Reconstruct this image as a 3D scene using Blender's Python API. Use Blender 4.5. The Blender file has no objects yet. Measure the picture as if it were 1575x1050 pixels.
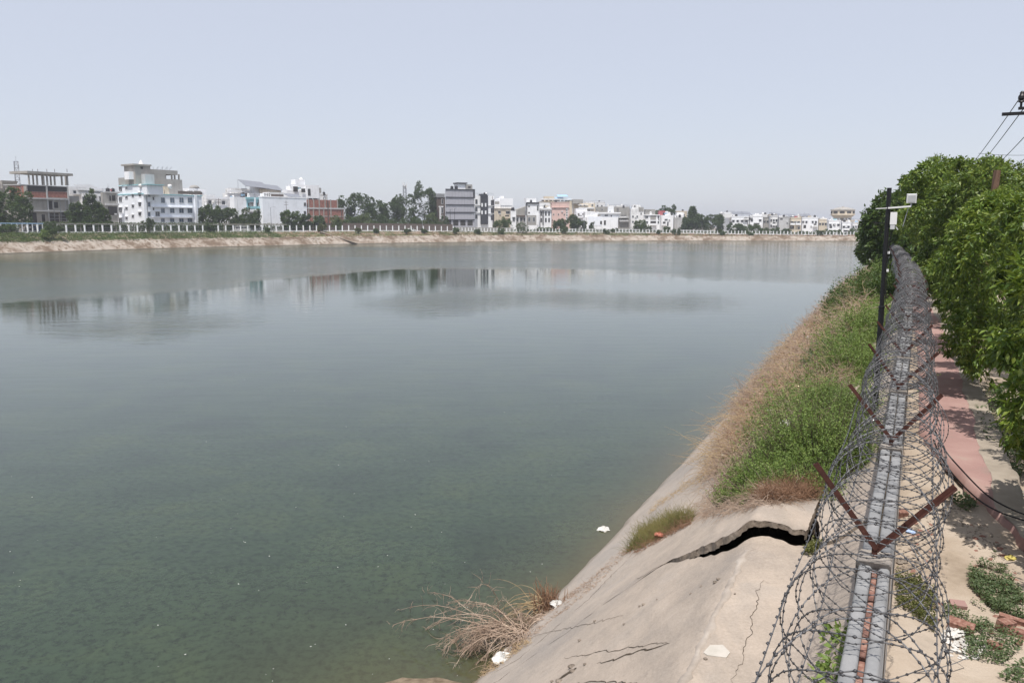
import bpy, math, random
import numpy as np
from mathutils import Vector, Matrix, noise as mnoise

random.seed(7)
RNG = np.random.default_rng(11)
SC = bpy.context.scene
COL = SC.collection

# ------------------------------------------------------------------ camera
F_PX, CX, CY, HORIZON, H = 1236.0, 787.5, 525.0, 347.0, 7.7
PITCH = math.atan((CY - HORIZON) / F_PX)
cam_d = bpy.data.cameras.new('camera')
cam = bpy.data.objects.new('camera', cam_d)
COL.objects.link(cam)
cam.location = (0, 0, H)
cam.rotation_euler = (math.pi / 2 - PITCH, 0, 0)
cam_d.sensor_width = 36
cam_d.lens = 36 * F_PX / 1575
cam_d.clip_start = 0.1
cam_d.clip_end = 9000
SC.camera = cam

# ------------------------------------------------------------------ light
AZ = math.radians(25.8)                     # heading of the boundary wall and the near shore
SD = (math.sin(AZ), math.cos(AZ))           # along the shore
TD = (math.cos(AZ), -math.sin(AZ))          # across it, positive away from the water
sun_v = Vector((0.12 * TD[0] - 0.40 * SD[0], 0.12 * TD[1] - 0.40 * SD[1], 1.0)).normalized()
SUN_EL = math.asin(sun_v.z)
SUN_AZ = math.atan2(sun_v.x, sun_v.y)
world = bpy.data.worlds.new('World')
SC.world = world
world.use_nodes = True
wn = world.node_tree.nodes
sky = wn.new('ShaderNodeTexSky')
sky.sky_type = 'NISHITA'
sky.sun_disc = False
sky.sun_elevation = SUN_EL
sky.sun_rotation = SUN_AZ
sky.altitude = 0
sky.air_density = 1.0
sky.dust_density = 1.0
sky.ozone_density = 1.0
bg = wn['Background']
veil = wn.new('ShaderNodeMix')               # the hot-season dust veil greys the clear sky evenly
veil.data_type = 'RGBA'
veil.inputs[0].default_value = 0.85
veil.inputs[7].default_value = (2.46, 2.54, 2.88, 1)
world.node_tree.links.new(sky.outputs[0], veil.inputs[6])
world.node_tree.links.new(veil.outputs[2], bg.inputs[0])
bg.inputs[1].default_value = 0.15
sun_d = bpy.data.lights.new('sun', 'SUN')
sun_d.energy = 2.9
sun_d.angle = math.radians(0.5)
sun_d.color = (1.0, 0.95, 0.88)
sun = bpy.data.objects.new('sun', sun_d)
COL.objects.link(sun)
sun.rotation_euler = sun_v.to_track_quat('Z', 'Y').to_euler()
sun.location = (30, -60, 150)
SC.view_settings.view_transform = 'Standard'
SC.view_settings.look = 'None'
SC.view_settings.exposure = 0.75
SC.view_settings.gamma = 1.0
SC.view_settings.use_curve_mapping = False
SC.render.engine = 'CYCLES'
SC.cycles.use_denoising = True
SC.cycles.max_bounces = 6
SC.cycles.diffuse_bounces = 3
SC.cycles.glossy_bounces = 3
SC.cycles.transmission_bounces = 3
SC.cycles.volume_bounces = 0
SC.cycles.caustics_reflective = False
SC.cycles.caustics_refractive = False

# ------------------------------------------------------------------ pixel helpers (source pixels of the photograph)
def ray(x, y):
    u = (x - CX) / F_PX
    v = -(y - CY) / F_PX
    return (u, math.cos(PITCH) + v * math.sin(PITCH), -math.sin(PITCH) + v * math.cos(PITCH))

def on_z(x, y, z):
    d = ray(x, y)
    k = (z - H) / d[2]
    return Vector((d[0] * k, d[1] * k, z))

def at(x, y, depth):
    d = ray(x, y)
    k = depth / d[1]
    return Vector((d[0] * k, depth, H + d[2] * k))

def N(s, t, z):
    return Vector((s * SD[0] + t * TD[0], s * SD[1] + t * TD[1], z))

def st(v):
    return (v[0] * SD[0] + v[1] * SD[1], v[0] * TD[0] + v[1] * TD[1])

# near bank profile
SHORE_T, CREST_T, SHOULDER_Z = -6.1, -1.55, 3.7
SLOPE = SHOULDER_Z / (CREST_T - SHORE_T)
def bank_z(t):
    if t >= CREST_T + 0.1:
        return SHOULDER_Z
    if t <= CREST_T - 0.1:
        return (t - SHORE_T) * SLOPE
    k = (t - (CREST_T - 0.1)) / 0.2       # slightly rounded crest
    a = -0.1 * SLOPE
    return SHOULDER_Z + a * (1 - k) ** 2
def bank_at(x, y):
    """the point of the near bank seen at pixel x, y -> (s, t, z)"""
    d = ray(x, y)
    q = on_z(x, y, SHOULDER_Z)
    s, t = st(q)
    if t >= CREST_T:
        return s, t, SHOULDER_Z
    dt = d[0] * TD[0] + d[1] * TD[1]
    k = (H + SHORE_T * SLOPE) / (dt * SLOPE - d[2])   # H + d2 k = (dt k - SHORE_T) SLOPE
    p = (d[0] * k, d[1] * k)
    s, t = st(p)
    return s, t, (t - SHORE_T) * SLOPE

# ------------------------------------------------------------------ materials
def new_mat(name):
    m = bpy.data.materials.new(name)
    m.use_nodes = True
    nt = m.node_tree
    return m, nt, nt.nodes['Principled BSDF']

def ramp(nt, fac, stops):
    r = nt.nodes.new('ShaderNodeValToRGB')
    e = r.color_ramp.elements
    e[0].position, e[0].color = stops[0][0], (*stops[0][1], 1)
    e[1].position, e[1].color = stops[-1][0], (*stops[-1][1], 1)
    for p, c in stops[1:-1]:
        x = e.new(p); x.color = (*c, 1)
    nt.links.new(fac, r.inputs[0])
    return r.outputs[0]

def noise(nt, vec, scale, detail=4, rough=0.55, dist=0.0):
    n = nt.nodes.new('ShaderNodeTexNoise')
    n.inputs['Scale'].default_value = scale
    n.inputs['Detail'].default_value = detail
    n.inputs['Roughness'].default_value = rough
    n.inputs['Distortion'].default_value = dist
    if vec is not None:
        nt.links.new(vec, n.inputs['Vector'])
    return n.outputs[0]

def mapping(nt, vec, scale=(1, 1, 1), rot=(0, 0, 0), loc=(0, 0, 0)):
    m = nt.nodes.new('ShaderNodeMapping')
    m.inputs['Scale'].default_value = scale
    m.inputs['Rotation'].default_value = rot
    m.inputs['Location'].default_value = loc
    nt.links.new(vec, m.inputs['Vector'])
    return m.outputs[0]

def math_node(nt, op, a, b=None, clamp=False):
    m = nt.nodes.new('ShaderNodeMath')
    m.operation = op
    m.use_clamp = clamp
    for i, v in enumerate((a, b)):
        if v is None: continue
        if isinstance(v, (int, float)): m.inputs[i].default_value = v
        else: nt.links.new(v, m.inputs[i])
    return m.outputs[0]

def mixc(nt, fac, a, b, mode='MIX'):
    m = nt.nodes.new('ShaderNodeMix')
    m.data_type = 'RGBA'
    m.blend_type = mode
    for sock, v in ((m.inputs[0], fac), (m.inputs[6], a), (m.inputs[7], b)):
        if isinstance(v, (int, float)): sock.default_value = v
        elif isinstance(v, tuple): sock.default_value = (*v, 1)
        else: nt.links.new(v, sock)
    return m.outputs[2]

def bump(nt, bsdf, h, strength, dist):
    b = nt.nodes.new('ShaderNodeBump')
    b.inputs['Strength'].default_value = strength
    b.inputs['Distance'].default_value = dist
    nt.links.new(h, b.inputs['Height'])
    nt.links.new(b.outputs[0], bsdf.inputs['Normal'])

def pos(nt):
    return nt.nodes.new('ShaderNodeNewGeometry').outputs['Position']

def rough_mat(name, stops, scale, rough=0.9, bstr=0.3, bdist=0.02, bscale=None, detail=6, stretch=(1, 1, 1), spec=0.2):
    m, nt, b = new_mat(name)
    p = mapping(nt, pos(nt), stretch)
    n = noise(nt, p, scale, detail, 0.6)
    nt.links.new(ramp(nt, n, stops), b.inputs['Base Color'])
    b.inputs['Roughness'].default_value = rough
    b.inputs['Specular IOR Level'].default_value = spec
    if bstr:
        bump(nt, b, noise(nt, p, bscale or scale * 6, 5, 0.65), bstr, bdist)
    return m

def flat_mat(name, c, rough=0.7, metal=0.0, var=0.12, scale=3.0, spec=0.3):
    d = tuple(x * (1 - var) for x in c)
    u = tuple(min(1, x * (1 + var)) for x in c)
    m, nt, b = new_mat(name)
    n = noise(nt, pos(nt), scale, 3)
    nt.links.new(ramp(nt, n, [(0.3, d), (0.7, u)]), b.inputs['Base Color'])
    b.inputs['Roughness'].default_value = rough
    b.inputs['Metallic'].default_value = metal
    b.inputs['Specular IOR Level'].default_value = spec
    return m

def wall_mat(name, c, stain=0.35, streak=0.6):
    """weathered plaster: broad blotches, vertical rain streaks and grain"""
    m, nt, b = new_mat(name)
    p = pos(nt)
    d = tuple(x * (1 - stain) for x in c)
    n1 = noise(nt, mapping(nt, p, (streak, streak, 0.09)), 1.6, 5, 0.65)
    n2 = noise(nt, p, 0.35, 3)
    f = math_node(nt, 'MULTIPLY', n1, n2)
    nt.links.new(ramp(nt, f, [(0.10, d), (0.24, c), (0.6, tuple(min(1, x * 1.04) for x in c))]), b.inputs['Base Color'])
    b.inputs['Roughness'].default_value = 0.85
    b.inputs['Specular IOR Level'].default_value = 0.2
    return m

def leaf_mat(name, dark, mid, light, trans=0.3, rough=0.5, spec=0.35):
    m, nt, b = new_mat(name)
    g = nt.nodes.new('ShaderNodeNewGeometry')
    n = noise(nt, g.outputs['Position'], 1.1, 3)
    f = math_node(nt, 'ADD', math_node(nt, 'MULTIPLY', g.outputs['Random Per Island'], 0.55), math_node(nt, 'MULTIPLY', n, 0.45))
    c = ramp(nt, f, [(0.1, dark), (0.5, mid), (0.9, light)])
    nt.links.new(c, b.inputs['Base Color'])
    b.inputs['Roughness'].default_value = rough
    b.inputs['Specular IOR Level'].default_value = spec
    t = nt.nodes.new('ShaderNodeBsdfTranslucent')
    nt.links.new(mixc(nt, 0.5, c, (0.16, 0.2, 0.02)), t.inputs[0])
    mx = nt.nodes.new('ShaderNodeMixShader')
    mx.inputs[0].default_value = trans
    nt.links.new(b.outputs[0], mx.inputs[1])
    nt.links.new(t.outputs[0], mx.inputs[2])
    nt.links.new(mx.outputs[0], nt.nodes['Material Output'].inputs[0])
    return m

M = {}
M['white'] = wall_mat('white_paint', (0.87, 0.88, 0.90), 0.18)
M['white2'] = wall_mat('aged_white_paint', (0.76, 0.76, 0.76), 0.33)
M['cool_white'] = wall_mat('cool_white_paint', (0.85, 0.88, 0.93), 0.14)
M['cream'] = wall_mat('cream_paint', (0.66, 0.58, 0.46), 0.25)
M['pink'] = wall_mat('pink_paint', (0.68, 0.49, 0.44), 0.2)
M['teal'] = wall_mat('teal_paint', (0.30, 0.55, 0.60), 0.2)
M['grey'] = wall_mat('grey_plaster', (0.34, 0.33, 0.31), 0.3)
M['pale_grey'] = wall_mat('pale_grey_plaster', (0.50, 0.50, 0.50), 0.25)
M['tile_grey'] = wall_mat('grey_tile_cladding', (0.42, 0.42, 0.46), 0.12)
M['dark'] = flat_mat('charcoal_cladding', (0.045, 0.047, 0.055), 0.6)
M['brown'] = flat_mat('brown_cladding', (0.13, 0.10, 0.085), 0.7)
M['concrete'] = wall_mat('raw_concrete', (0.36, 0.34, 0.31), 0.3)
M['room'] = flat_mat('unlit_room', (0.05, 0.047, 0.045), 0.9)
M['glass'] = flat_mat('window_glass', (0.035, 0.042, 0.052), 0.12, spec=0.6)
M['blue_glass'] = flat_mat('blue_window_glass', (0.07, 0.11, 0.16), 0.12, spec=0.6)
M['frame'] = flat_mat('window_frame', (0.55, 0.56, 0.57), 0.5)
M['tin'] = flat_mat('tin_sheet', (0.36, 0.37, 0.38), 0.45, 0.3)
M['red'] = flat_mat('red_sheet', (0.45, 0.12, 0.13), 0.6)
M['blue_sheet'] = flat_mat('blue_sheet', (0.32, 0.52, 0.72), 0.5)
M['pv'] = flat_mat('solar_glass', (0.20, 0.21, 0.235), 0.35, spec=0.6)
M['steel'] = flat_mat('galvanised_steel', (0.33, 0.34, 0.36), 0.45, 0.6)
M['black'] = flat_mat('black_paint', (0.014, 0.014, 0.016), 0.45)
M['tank'] = flat_mat('black_tank', (0.03, 0.03, 0.033), 0.5)
M['plastic'] = flat_mat('white_plastic', (0.78, 0.78, 0.77), 0.4, var=0.04)
M['rubber'] = flat_mat('tyre_rubber', (0.02, 0.02, 0.02), 0.8)
M['car_white'] = flat_mat('white_car_paint', (0.78, 0.78, 0.78), 0.25, var=0.02, spec=0.5)
M['stone'] = rough_mat('pale_rubble', [(0.3, (0.34, 0.29, 0.23)), (0.7, (0.60, 0.54, 0.47))], 5, 0.9, 0.4)
M['lime'] = rough_mat('lime_plaster_chips', [(0.3, (0.42, 0.40, 0.37)), (0.7, (0.72, 0.70, 0.67))], 9, 0.9, 0.3)
M['bark'] = rough_mat('bark', [(0.3, (0.06, 0.045, 0.035)), (0.7, (0.15, 0.12, 0.09))], 6, 0.95, 0.6, 0.02, stretch=(1, 1, 0.25))
M['brick'] = rough_mat('fired_brick', [(0.3, (0.15, 0.075, 0.058)), (0.5, (0.25, 0.13, 0.10)), (0.7, (0.36, 0.24, 0.19))], 26, 0.9, 0.4, 0.006)
M['wall_brick'] = flat_mat('brick_infill', (0.30, 0.135, 0.105), 0.9, var=0.3, scale=1.5)
M['rust'] = rough_mat('rusty_red_oxide', [(0.25, (0.040, 0.019, 0.015)), (0.55, (0.076, 0.031, 0.024)), (0.8, (0.13, 0.058, 0.042))], 18, 0.75, 0.25, 0.004)
M['wire'] = flat_mat('weathered_barbed_wire', (0.16, 0.16, 0.165), 0.45, 0.5, var=0.35, scale=30)
M['barb'] = flat_mat('barb_steel', (0.075, 0.075, 0.08), 0.5, 0.4, var=0.3, scale=30)
M['twig'] = rough_mat('dry_twigs', [(0.25, (0.20, 0.135, 0.10)), (0.5, (0.37, 0.275, 0.21)), (0.75, (0.55, 0.45, 0.36))], 2.3, 0.9, 0)
M['straw'] = rough_mat('dry_straw', [(0.25, (0.30, 0.21, 0.12)), (0.75, (0.54, 0.41, 0.25))], 3, 0.9, 0)
M['russet'] = rough_mat('russet_dead_plants', [(0.25, (0.17, 0.095, 0.06)), (0.75, (0.36, 0.22, 0.14))], 3, 0.9, 0)
M['reed'] = rough_mat('grass_blades', [(0.3, (0.09, 0.10, 0.03)), (0.6, (0.24, 0.21, 0.08)), (0.75, (0.38, 0.27, 0.13))], 1.6, 0.8, 0)
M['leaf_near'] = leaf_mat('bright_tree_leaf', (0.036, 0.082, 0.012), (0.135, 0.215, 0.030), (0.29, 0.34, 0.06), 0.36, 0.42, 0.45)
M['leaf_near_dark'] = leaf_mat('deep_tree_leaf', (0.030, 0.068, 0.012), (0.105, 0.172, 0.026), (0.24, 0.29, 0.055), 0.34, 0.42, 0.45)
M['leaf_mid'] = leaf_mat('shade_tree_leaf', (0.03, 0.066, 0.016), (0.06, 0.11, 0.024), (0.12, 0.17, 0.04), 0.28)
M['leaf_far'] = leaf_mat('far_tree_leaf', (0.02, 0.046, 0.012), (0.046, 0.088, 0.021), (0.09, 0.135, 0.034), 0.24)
M['leaf_pale'] = leaf_mat('pale_bush_leaf', (0.05, 0.08, 0.022), (0.095, 0.14, 0.035), (0.14, 0.18, 0.05), 0.25)
M['leaf_shrub'] = leaf_mat('shrub_leaf', (0.07, 0.125, 0.030), (0.175, 0.262, 0.062), (0.31, 0.38, 0.115), 0.36)
M['leaf_weed'] = leaf_mat('weed_leaf', (0.05, 0.085, 0.035), (0.11, 0.155, 0.07), (0.18, 0.22, 0.11), 0.28)
M['leaf_olive'] = leaf_mat('olive_leaf', (0.05, 0.06, 0.018), (0.10, 0.11, 0.03), (0.17, 0.16, 0.05), 0.25)

# concrete lining of the bank
m, nt, b = new_mat('bank_concrete')
p = pos(nt)
big = noise(nt, p, 0.33, 6, 0.62, 0.3)
along = noise(nt, mapping(nt, p, (1.2, 0.16, 1.2), (0, 0, AZ)), 1.4, 6, 0.7)
fine = noise(nt, p, 34, 4, 0.7)
c = ramp(nt, big, [(0.33, (0.25, 0.222, 0.198)), (0.43, (0.36, 0.302, 0.25)), (0.52, (0.44, 0.366, 0.30)), (0.60, (0.38, 0.33, 0.285)), (0.70, (0.30, 0.272, 0.242))])
c = mixc(nt, math_node(nt, 'MULTIPLY', ramp(nt, along, [(0.45, (0, 0, 0)), (0.68, (1, 1, 1))]), 0.6), c, (0.255, 0.225, 0.195))
pits = noise(nt, p, 7.5, 5, 0.75)
c = mixc(nt, math_node(nt, 'MULTIPLY', ramp(nt, pits, [(0.58, (0, 0, 0)), (0.70, (1, 1, 1))]), 0.45), c, (0.20, 0.17, 0.14))
drip = noise(nt, mapping(nt, p, (0.35, 3.2, 0.6), (0, 0, AZ)), 1.0, 6, 0.7, 0.4)
c = mixc(nt, math_node(nt, 'MULTIPLY', ramp(nt, drip, [(0.50, (0, 0, 0)), (0.72, (1, 1, 1))]), 0.28), c, (0.235, 0.205, 0.178))
dust = noise(nt, p, 1.9, 7, 0.7, 0.6)
c = mixc(nt, math_node(nt, 'MULTIPLY', ramp(nt, dust, [(0.52, (0, 0, 0)), (0.68, (1, 1, 1))]), 0.40), c, (0.50, 0.425, 0.355))
# grey water-worn band low on the slope
sep = nt.nodes.new('ShaderNodeSeparateXYZ'); nt.links.new(p, sep.inputs[0])
low = ramp(nt, math_node(nt, 'ADD', sep.outputs[2], math_node(nt, 'MULTIPLY', big, 1.6)), [(0.9 / 4, (1, 1, 1)), (3.2 / 4, (0, 0, 0))])
lowf = nt.nodes.new('ShaderNodeMath'); lowf.operation = 'MULTIPLY'; lowf.inputs[1].default_value = 0.25
nt.links.new(math_node(nt, 'ADD', sep.outputs[2], math_node(nt, 'MULTIPLY', big, 1.6)), lowf.inputs[0])
low = ramp(nt, lowf.outputs[0], [(0.42, (1, 1, 1)), (0.78, (0, 0, 0))])
c = mixc(nt, math_node(nt, 'MULTIPLY', low, 0.38), c, (0.31, 0.29, 0.27))
wet = ramp(nt, math_node(nt, 'MULTIPLY', sep.outputs[2], 1.0), [(0.03, (1, 1, 1)), (0.16, (0, 0, 0))])
c = mixc(nt, math_node(nt, 'MULTIPLY', wet, 0.7), c, (0.12, 0.105, 0.08))
c = mixc(nt, 0.22, c, ramp(nt, fine, [(0.3, (0.16, 0.135, 0.11)), (0.7, (0.52, 0.45, 0.39))]))
nt.links.new(c, b.inputs['Base Color'])
b.inputs['Roughness'].default_value = 0.92
b.inputs['Specular IOR Level'].default_value = 0.15
bump(nt, b, math_node(nt, 'ADD', math_node(nt, 'MULTIPLY', fine, 0.35), math_node(nt, 'ADD', pits, math_node(nt, 'MULTIPLY', along, 1.4))), 0.55, 0.02)
M['bank'] = m
M['bank_edge'] = rough_mat('broken_concrete', [(0.3, (0.16, 0.135, 0.11)), (0.55, (0.30, 0.25, 0.205)), (0.75, (0.42, 0.36, 0.30))], 12, 0.95, 0.9, 0.03)
M['soil'] = rough_mat('dark_soil', [(0.3, (0.05, 0.04, 0.03)), (0.7, (0.12, 0.095, 0.07))], 4, 0.95, 0.6, 0.03)
M['crack'] = rough_mat('crack_dirt', [(0.3, (0.04, 0.033, 0.026)), (0.7, (0.11, 0.085, 0.06))], 9, 0.95, 0.5, 0.01)
M['patch'] = rough_mat('cement_patch', [(0.3, (0.44, 0.41, 0.36)), (0.7, (0.56, 0.52, 0.47))], 6, 0.9, 0.3, 0.005)
M['dirt'] = rough_mat('sandy_dirt', [(0.28, (0.23, 0.18, 0.132)), (0.45, (0.37, 0.30, 0.235)), (0.62, (0.44, 0.37, 0.30)), (0.8, (0.32, 0.27, 0.22))], 0.9, 0.95, 0.7, 0.035, 9, 9)
M['mud'] = rough_mat('shore_mud', [(0.3, (0.10, 0.072, 0.045)), (0.7, (0.27, 0.21, 0.15))], 5, 0.9, 0.6, 0.02)
M['pink_path'] = rough_mat('worn_red_path', [(0.25, (0.27, 0.205, 0.18)), (0.45, (0.33, 0.205, 0.185)), (0.62, (0.37, 0.24, 0.215)), (0.8, (0.38, 0.31, 0.26))], 1.1, 0.9, 0.35, 0.012, 14, 8)
M['cement'] = rough_mat('cement_margin', [(0.3, (0.24, 0.205, 0.165)), (0.7, (0.40, 0.345, 0.285))], 1.6, 0.9, 0.4, 0.012, 16, 8)
M['precast'] = rough_mat('precast_concrete', [(0.25, (0.15, 0.152, 0.155)), (0.5, (0.25, 0.252, 0.255)), (0.75, (0.35, 0.345, 0.34))], 3.2, 0.85, 0.35, 0.006, 40, 8)
M['mortar'] = rough_mat('mortar', [(0.3, (0.25, 0.22, 0.19)), (0.7, (0.40, 0.36, 0.32))], 8, 0.95, 0.7, 0.015)

# far bank lining and verge
m, nt, b = new_mat('far_bank_lining')
p = pos(nt)
n1 = noise(nt, p, 0.16, 7, 0.7)
n2 = noise(nt, mapping(nt, p, (1, 1, 0.3)), 0.8, 5, 0.7)
c = ramp(nt, n1, [(0.40, (0.16, 0.118, 0.085)), (0.48, (0.30, 0.25, 0.205)), (0.57, (0.41, 0.36, 0.31)), (0.70, (0.27, 0.235, 0.20))])
c = mixc(nt, ramp(nt, n2, [(0.50, (0, 0, 0)), (0.62, (1, 1, 1))]), c, (0.15, 0.105, 0.07))
sep = nt.nodes.new('ShaderNodeSeparateXYZ'); nt.links.new(p, sep.inputs[0])
c = mixc(nt, ramp(nt, sep.outputs[2], [(0.12, (1, 1, 1)), (0.4, (0, 0, 0))]), c, (0.10, 0.09, 0.07))
nt.links.new(c, b.inputs['Base Color']); b.inputs['Roughness'].default_value = 0.95
b.inputs['Specular IOR Level'].default_value = 0.1
bump(nt, b, n2, 0.6, 0.3)
M['far_bank'] = m
M['verge'] = rough_mat('verge_sand_and_grass', [(0.35, (0.05, 0.07, 0.025)), (0.47, (0.10, 0.115, 0.045)), (0.56, (0.22, 0.175, 0.125)), (0.75, (0.34, 0.285, 0.225))], 0.22, 0.95, 0.5, 0.2, 1.5, 8)
M['plain'] = rough_mat('town_ground', [(0.3, (0.16, 0.14, 0.11)), (0.7, (0.30, 0.26, 0.21))], 0.05, 0.95, 0)

# water
m, nt, b = new_mat('lake_water')
p = pos(nt)
att = nt.nodes.new('ShaderNodeAttribute'); att.attribute_name = 'shallow'
ruf = nt.nodes.new('ShaderNodeAttribute'); ruf.attribute_name = 'ripple'
weed = noise(nt, p, 0.30, 7, 0.65, 0.4)
weedf = noise(nt, p, 5.5, 6, 0.8, 0.3)
c = ramp(nt, weed, [(0.3, (0.027, 0.041, 0.026)), (0.5, (0.036, 0.056, 0.033)), (0.7, (0.048, 0.068, 0.034))])
c = mixc(nt, math_node(nt, 'MULTIPLY', ramp(nt, weedf, [(0.46, (0, 0, 0)), (0.62, (1, 1, 1))]), 0.7), c, (0.011, 0.016, 0.012))
c = mixc(nt, att.outputs['Fac'], c, (0.095, 0.078, 0.038))
nt.links.new(c, b.inputs['Base Color'])
b.inputs['IOR'].default_value = 1.33
b.inputs['Specular IOR Level'].default_value = 0.5
streak = noise(nt, mapping(nt, p, (0.025, 0.07, 1)), 1.0, 6, 0.6, 0.6)          # wind lanes
calm = ramp(nt, streak, [(0.44, (0, 0, 0)), (0.60, (1, 1, 1))])
rip = math_node(nt, 'MAXIMUM', ruf.outputs['Fac'], math_node(nt, 'MULTIPLY', math_node(nt, 'MULTIPLY', calm, ruf.outputs['Fac']), 1.3))
w1 = noise(nt, mapping(nt, p, (0.8, 2.4, 1)), 2.2, 4, 0.6, 0.2)
w2 = noise(nt, mapping(nt, p, (0.25, 0.9, 1)), 1.0, 3, 0.55, 0.2)
h = math_node(nt, 'ADD', w1, math_node(nt, 'MULTIPLY', w2, 4.5))
bm_ = nt.nodes.new('ShaderNodeBump')
bm_.inputs['Distance'].default_value = 0.05
nt.links.new(math_node(nt, 'ADD', math_node(nt, 'MULTIPLY', rip, 0.9), 0.010), bm_.inputs['Strength'])
nt.links.new(h, bm_.inputs['Height'])
nt.links.new(bm_.outputs[0], b.inputs['Normal'])
nt.links.new(math_node(nt, 'ADD', math_node(nt, 'MULTIPLY', rip, 0.24), 0.008), b.inputs['Roughness'])
M['water'] = m

# ------------------------------------------------------------------ mesh helpers
def link(o, parent=None):
    COL.objects.link(o)
    if parent is not None:
        o.parent = parent
    return o

def obj_from(name, me, mat=None, parent=None, smooth=False):
    if mat is not None and not me.materials:
        me.materials.append(M[mat] if isinstance(mat, str) else mat)
    if smooth:
        me.polygons.foreach_set('use_smooth', [True] * len(me.polygons))
    return link(bpy.data.objects.new(name, me), parent)

def tag(o, label=None, cat=None, group=None, kind=None):
    if label: o['label'] = label
    if cat: o['category'] = cat
    if group: o['group'] = group
    if kind: o['kind'] = kind
    return o

def empty(name, loc, rz=0.0, label=None, cat=None, group=None):
    o = bpy.data.objects.new(name, None)
    o.empty_display_size = 0.3
    COL.objects.link(o)
    o.location = loc
    o.rotation_euler = (0, 0, rz)
    return tag(o, label, cat, group)

class MB:
    def __init__(self):
        self.v, self.f = [], []
    def add(self, vs, fs):
        n = len(self.v)
        self.v += [tuple(x) for x in vs]
        self.f += [tuple(i + n for i in q) for q in fs]
        return self
    def box(self, x0, x1, y0, y1, z0, z1):
        return self.add([(x0, y0, z0), (x1, y0, z0), (x1, y1, z0), (x0, y1, z0), (x0, y0, z1), (x1, y0, z1), (x1, y1, z1), (x0, y1, z1)],
                        [(0, 3, 2, 1), (4, 5, 6, 7), (0, 1, 5, 4), (1, 2, 6, 5), (2, 3, 7, 6), (3, 0, 4, 7)])
    def bar(self, a, b, w, h=None, up=(0, 0, 1)):
        """a square bar from a to b"""
        a, b = Vector(a), Vector(b)
        h = h or w
        d = (b - a).normalized()
        u = Vector(up)
        if abs(d.dot(u)) > 0.95: u = Vector((1, 0, 0))
        r = d.cross(u).normalized() * (w / 2)
        q = r.cross(d).normalized() * (h / 2)
        vs = [a - r - q, a + r - q, a + r + q, a - r + q, b - r - q, b + r - q, b + r + q, b - r + q]
        return self.add(vs, [(0, 3, 2, 1), (4, 5, 6, 7), (0, 1, 5, 4), (1, 2, 6, 5), (2, 3, 7, 6), (3, 0, 4, 7)])
    def tube(self, pts, rad, n=6, cap=True):
        pts = [Vector(p) for p in pts]
        k = len(pts)
        if not hasattr(rad, '__len__'): rad = [rad] * k
        base = len(self.v)
        ref = Vector((0.31, 0.17, 0.93)).normalized()
        for i, p in enumerate(pts):
            d = (pts[min(i + 1, k - 1)] - pts[max(i - 1, 0)]).normalized()
            if abs(d.dot(ref)) > 0.97: ref = Vector((0.9, 0.3, 0.1)).normalized()
            x = d.cross(ref).normalized()
            y = d.cross(x).normalized()
            for j in range(n):
                a = 2 * math.pi * j / n
                self.v.append(tuple(p + (x * math.cos(a) + y * math.sin(a)) * rad[i]))
        for i in range(k - 1):
            for j in range(n):
                a = base + i * n + j; b2 = base + i * n + (j + 1) % n
                self.f.append((a, b2, b2 + n, a + n))
        if cap:
            self.f.append(tuple(base + j for j in range(n))[::-1])
            self.f.append(tuple(base + (k - 1) * n + j for j in range(n)))
        return self
    def lathe(self, prof, n=12, c=(0, 0, 0), phase=0.0):
        base = len(self.v)
        for r, z in prof:
            for j in range(n):
                a = 2 * math.pi * j / n + phase
                self.v.append((c[0] + r * math.cos(a), c[1] + r * math.sin(a), c[2] + z))
        for i in range(len(prof) - 1):
            for j in range(n):
                a = base + i * n + j; b2 = base + i * n + (j + 1) % n
                self.f.append((a, b2, b2 + n, a + n))
        self.f.append(tuple(base + j for j in range(n))[::-1])
        self.f.append(tuple(base + (len(prof) - 1) * n + j for j in range(n)))
        return self
    def mesh(self, name):
        me = bpy.data.meshes.new(name)
        me.from_pydata(self.v, [], self.f)
        me.update()
        return me
    def build(self, name, mat, parent=None, smooth=False):
        return obj_from(name, self.mesh(name), mat, parent, smooth)

def mesh_np(name, v, faces_quads=None, faces_tris=None):
    me = bpy.data.meshes.new(name)
    v = np.asarray(v, dtype=np.float32)
    loops, starts, tot = [], [], 0
    for f, n in ((faces_quads, 4), (faces_tris, 3)):
        if f is None or len(f) == 0: continue
        f = np.asarray(f, dtype=np.int32)
        loops.append(f.ravel())
        starts.append(tot + np.arange(len(f), dtype=np.int32) * n)
        tot += f.size
    loops = np.concatenate(loops); starts = np.concatenate(starts)
    me.vertices.add(len(v)); me.vertices.foreach_set('co', v.ravel())
    me.loops.add(len(loops)); me.loops.foreach_set('vertex_index', loops)
    me.polygons.add(len(starts)); me.polygons.foreach_set('loop_start', starts)
    me.update(calc_edges=True)
    return me

def unit(a):
    return a / np.maximum(np.linalg.norm(a, axis=-1, keepdims=True), 1e-9)

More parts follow.
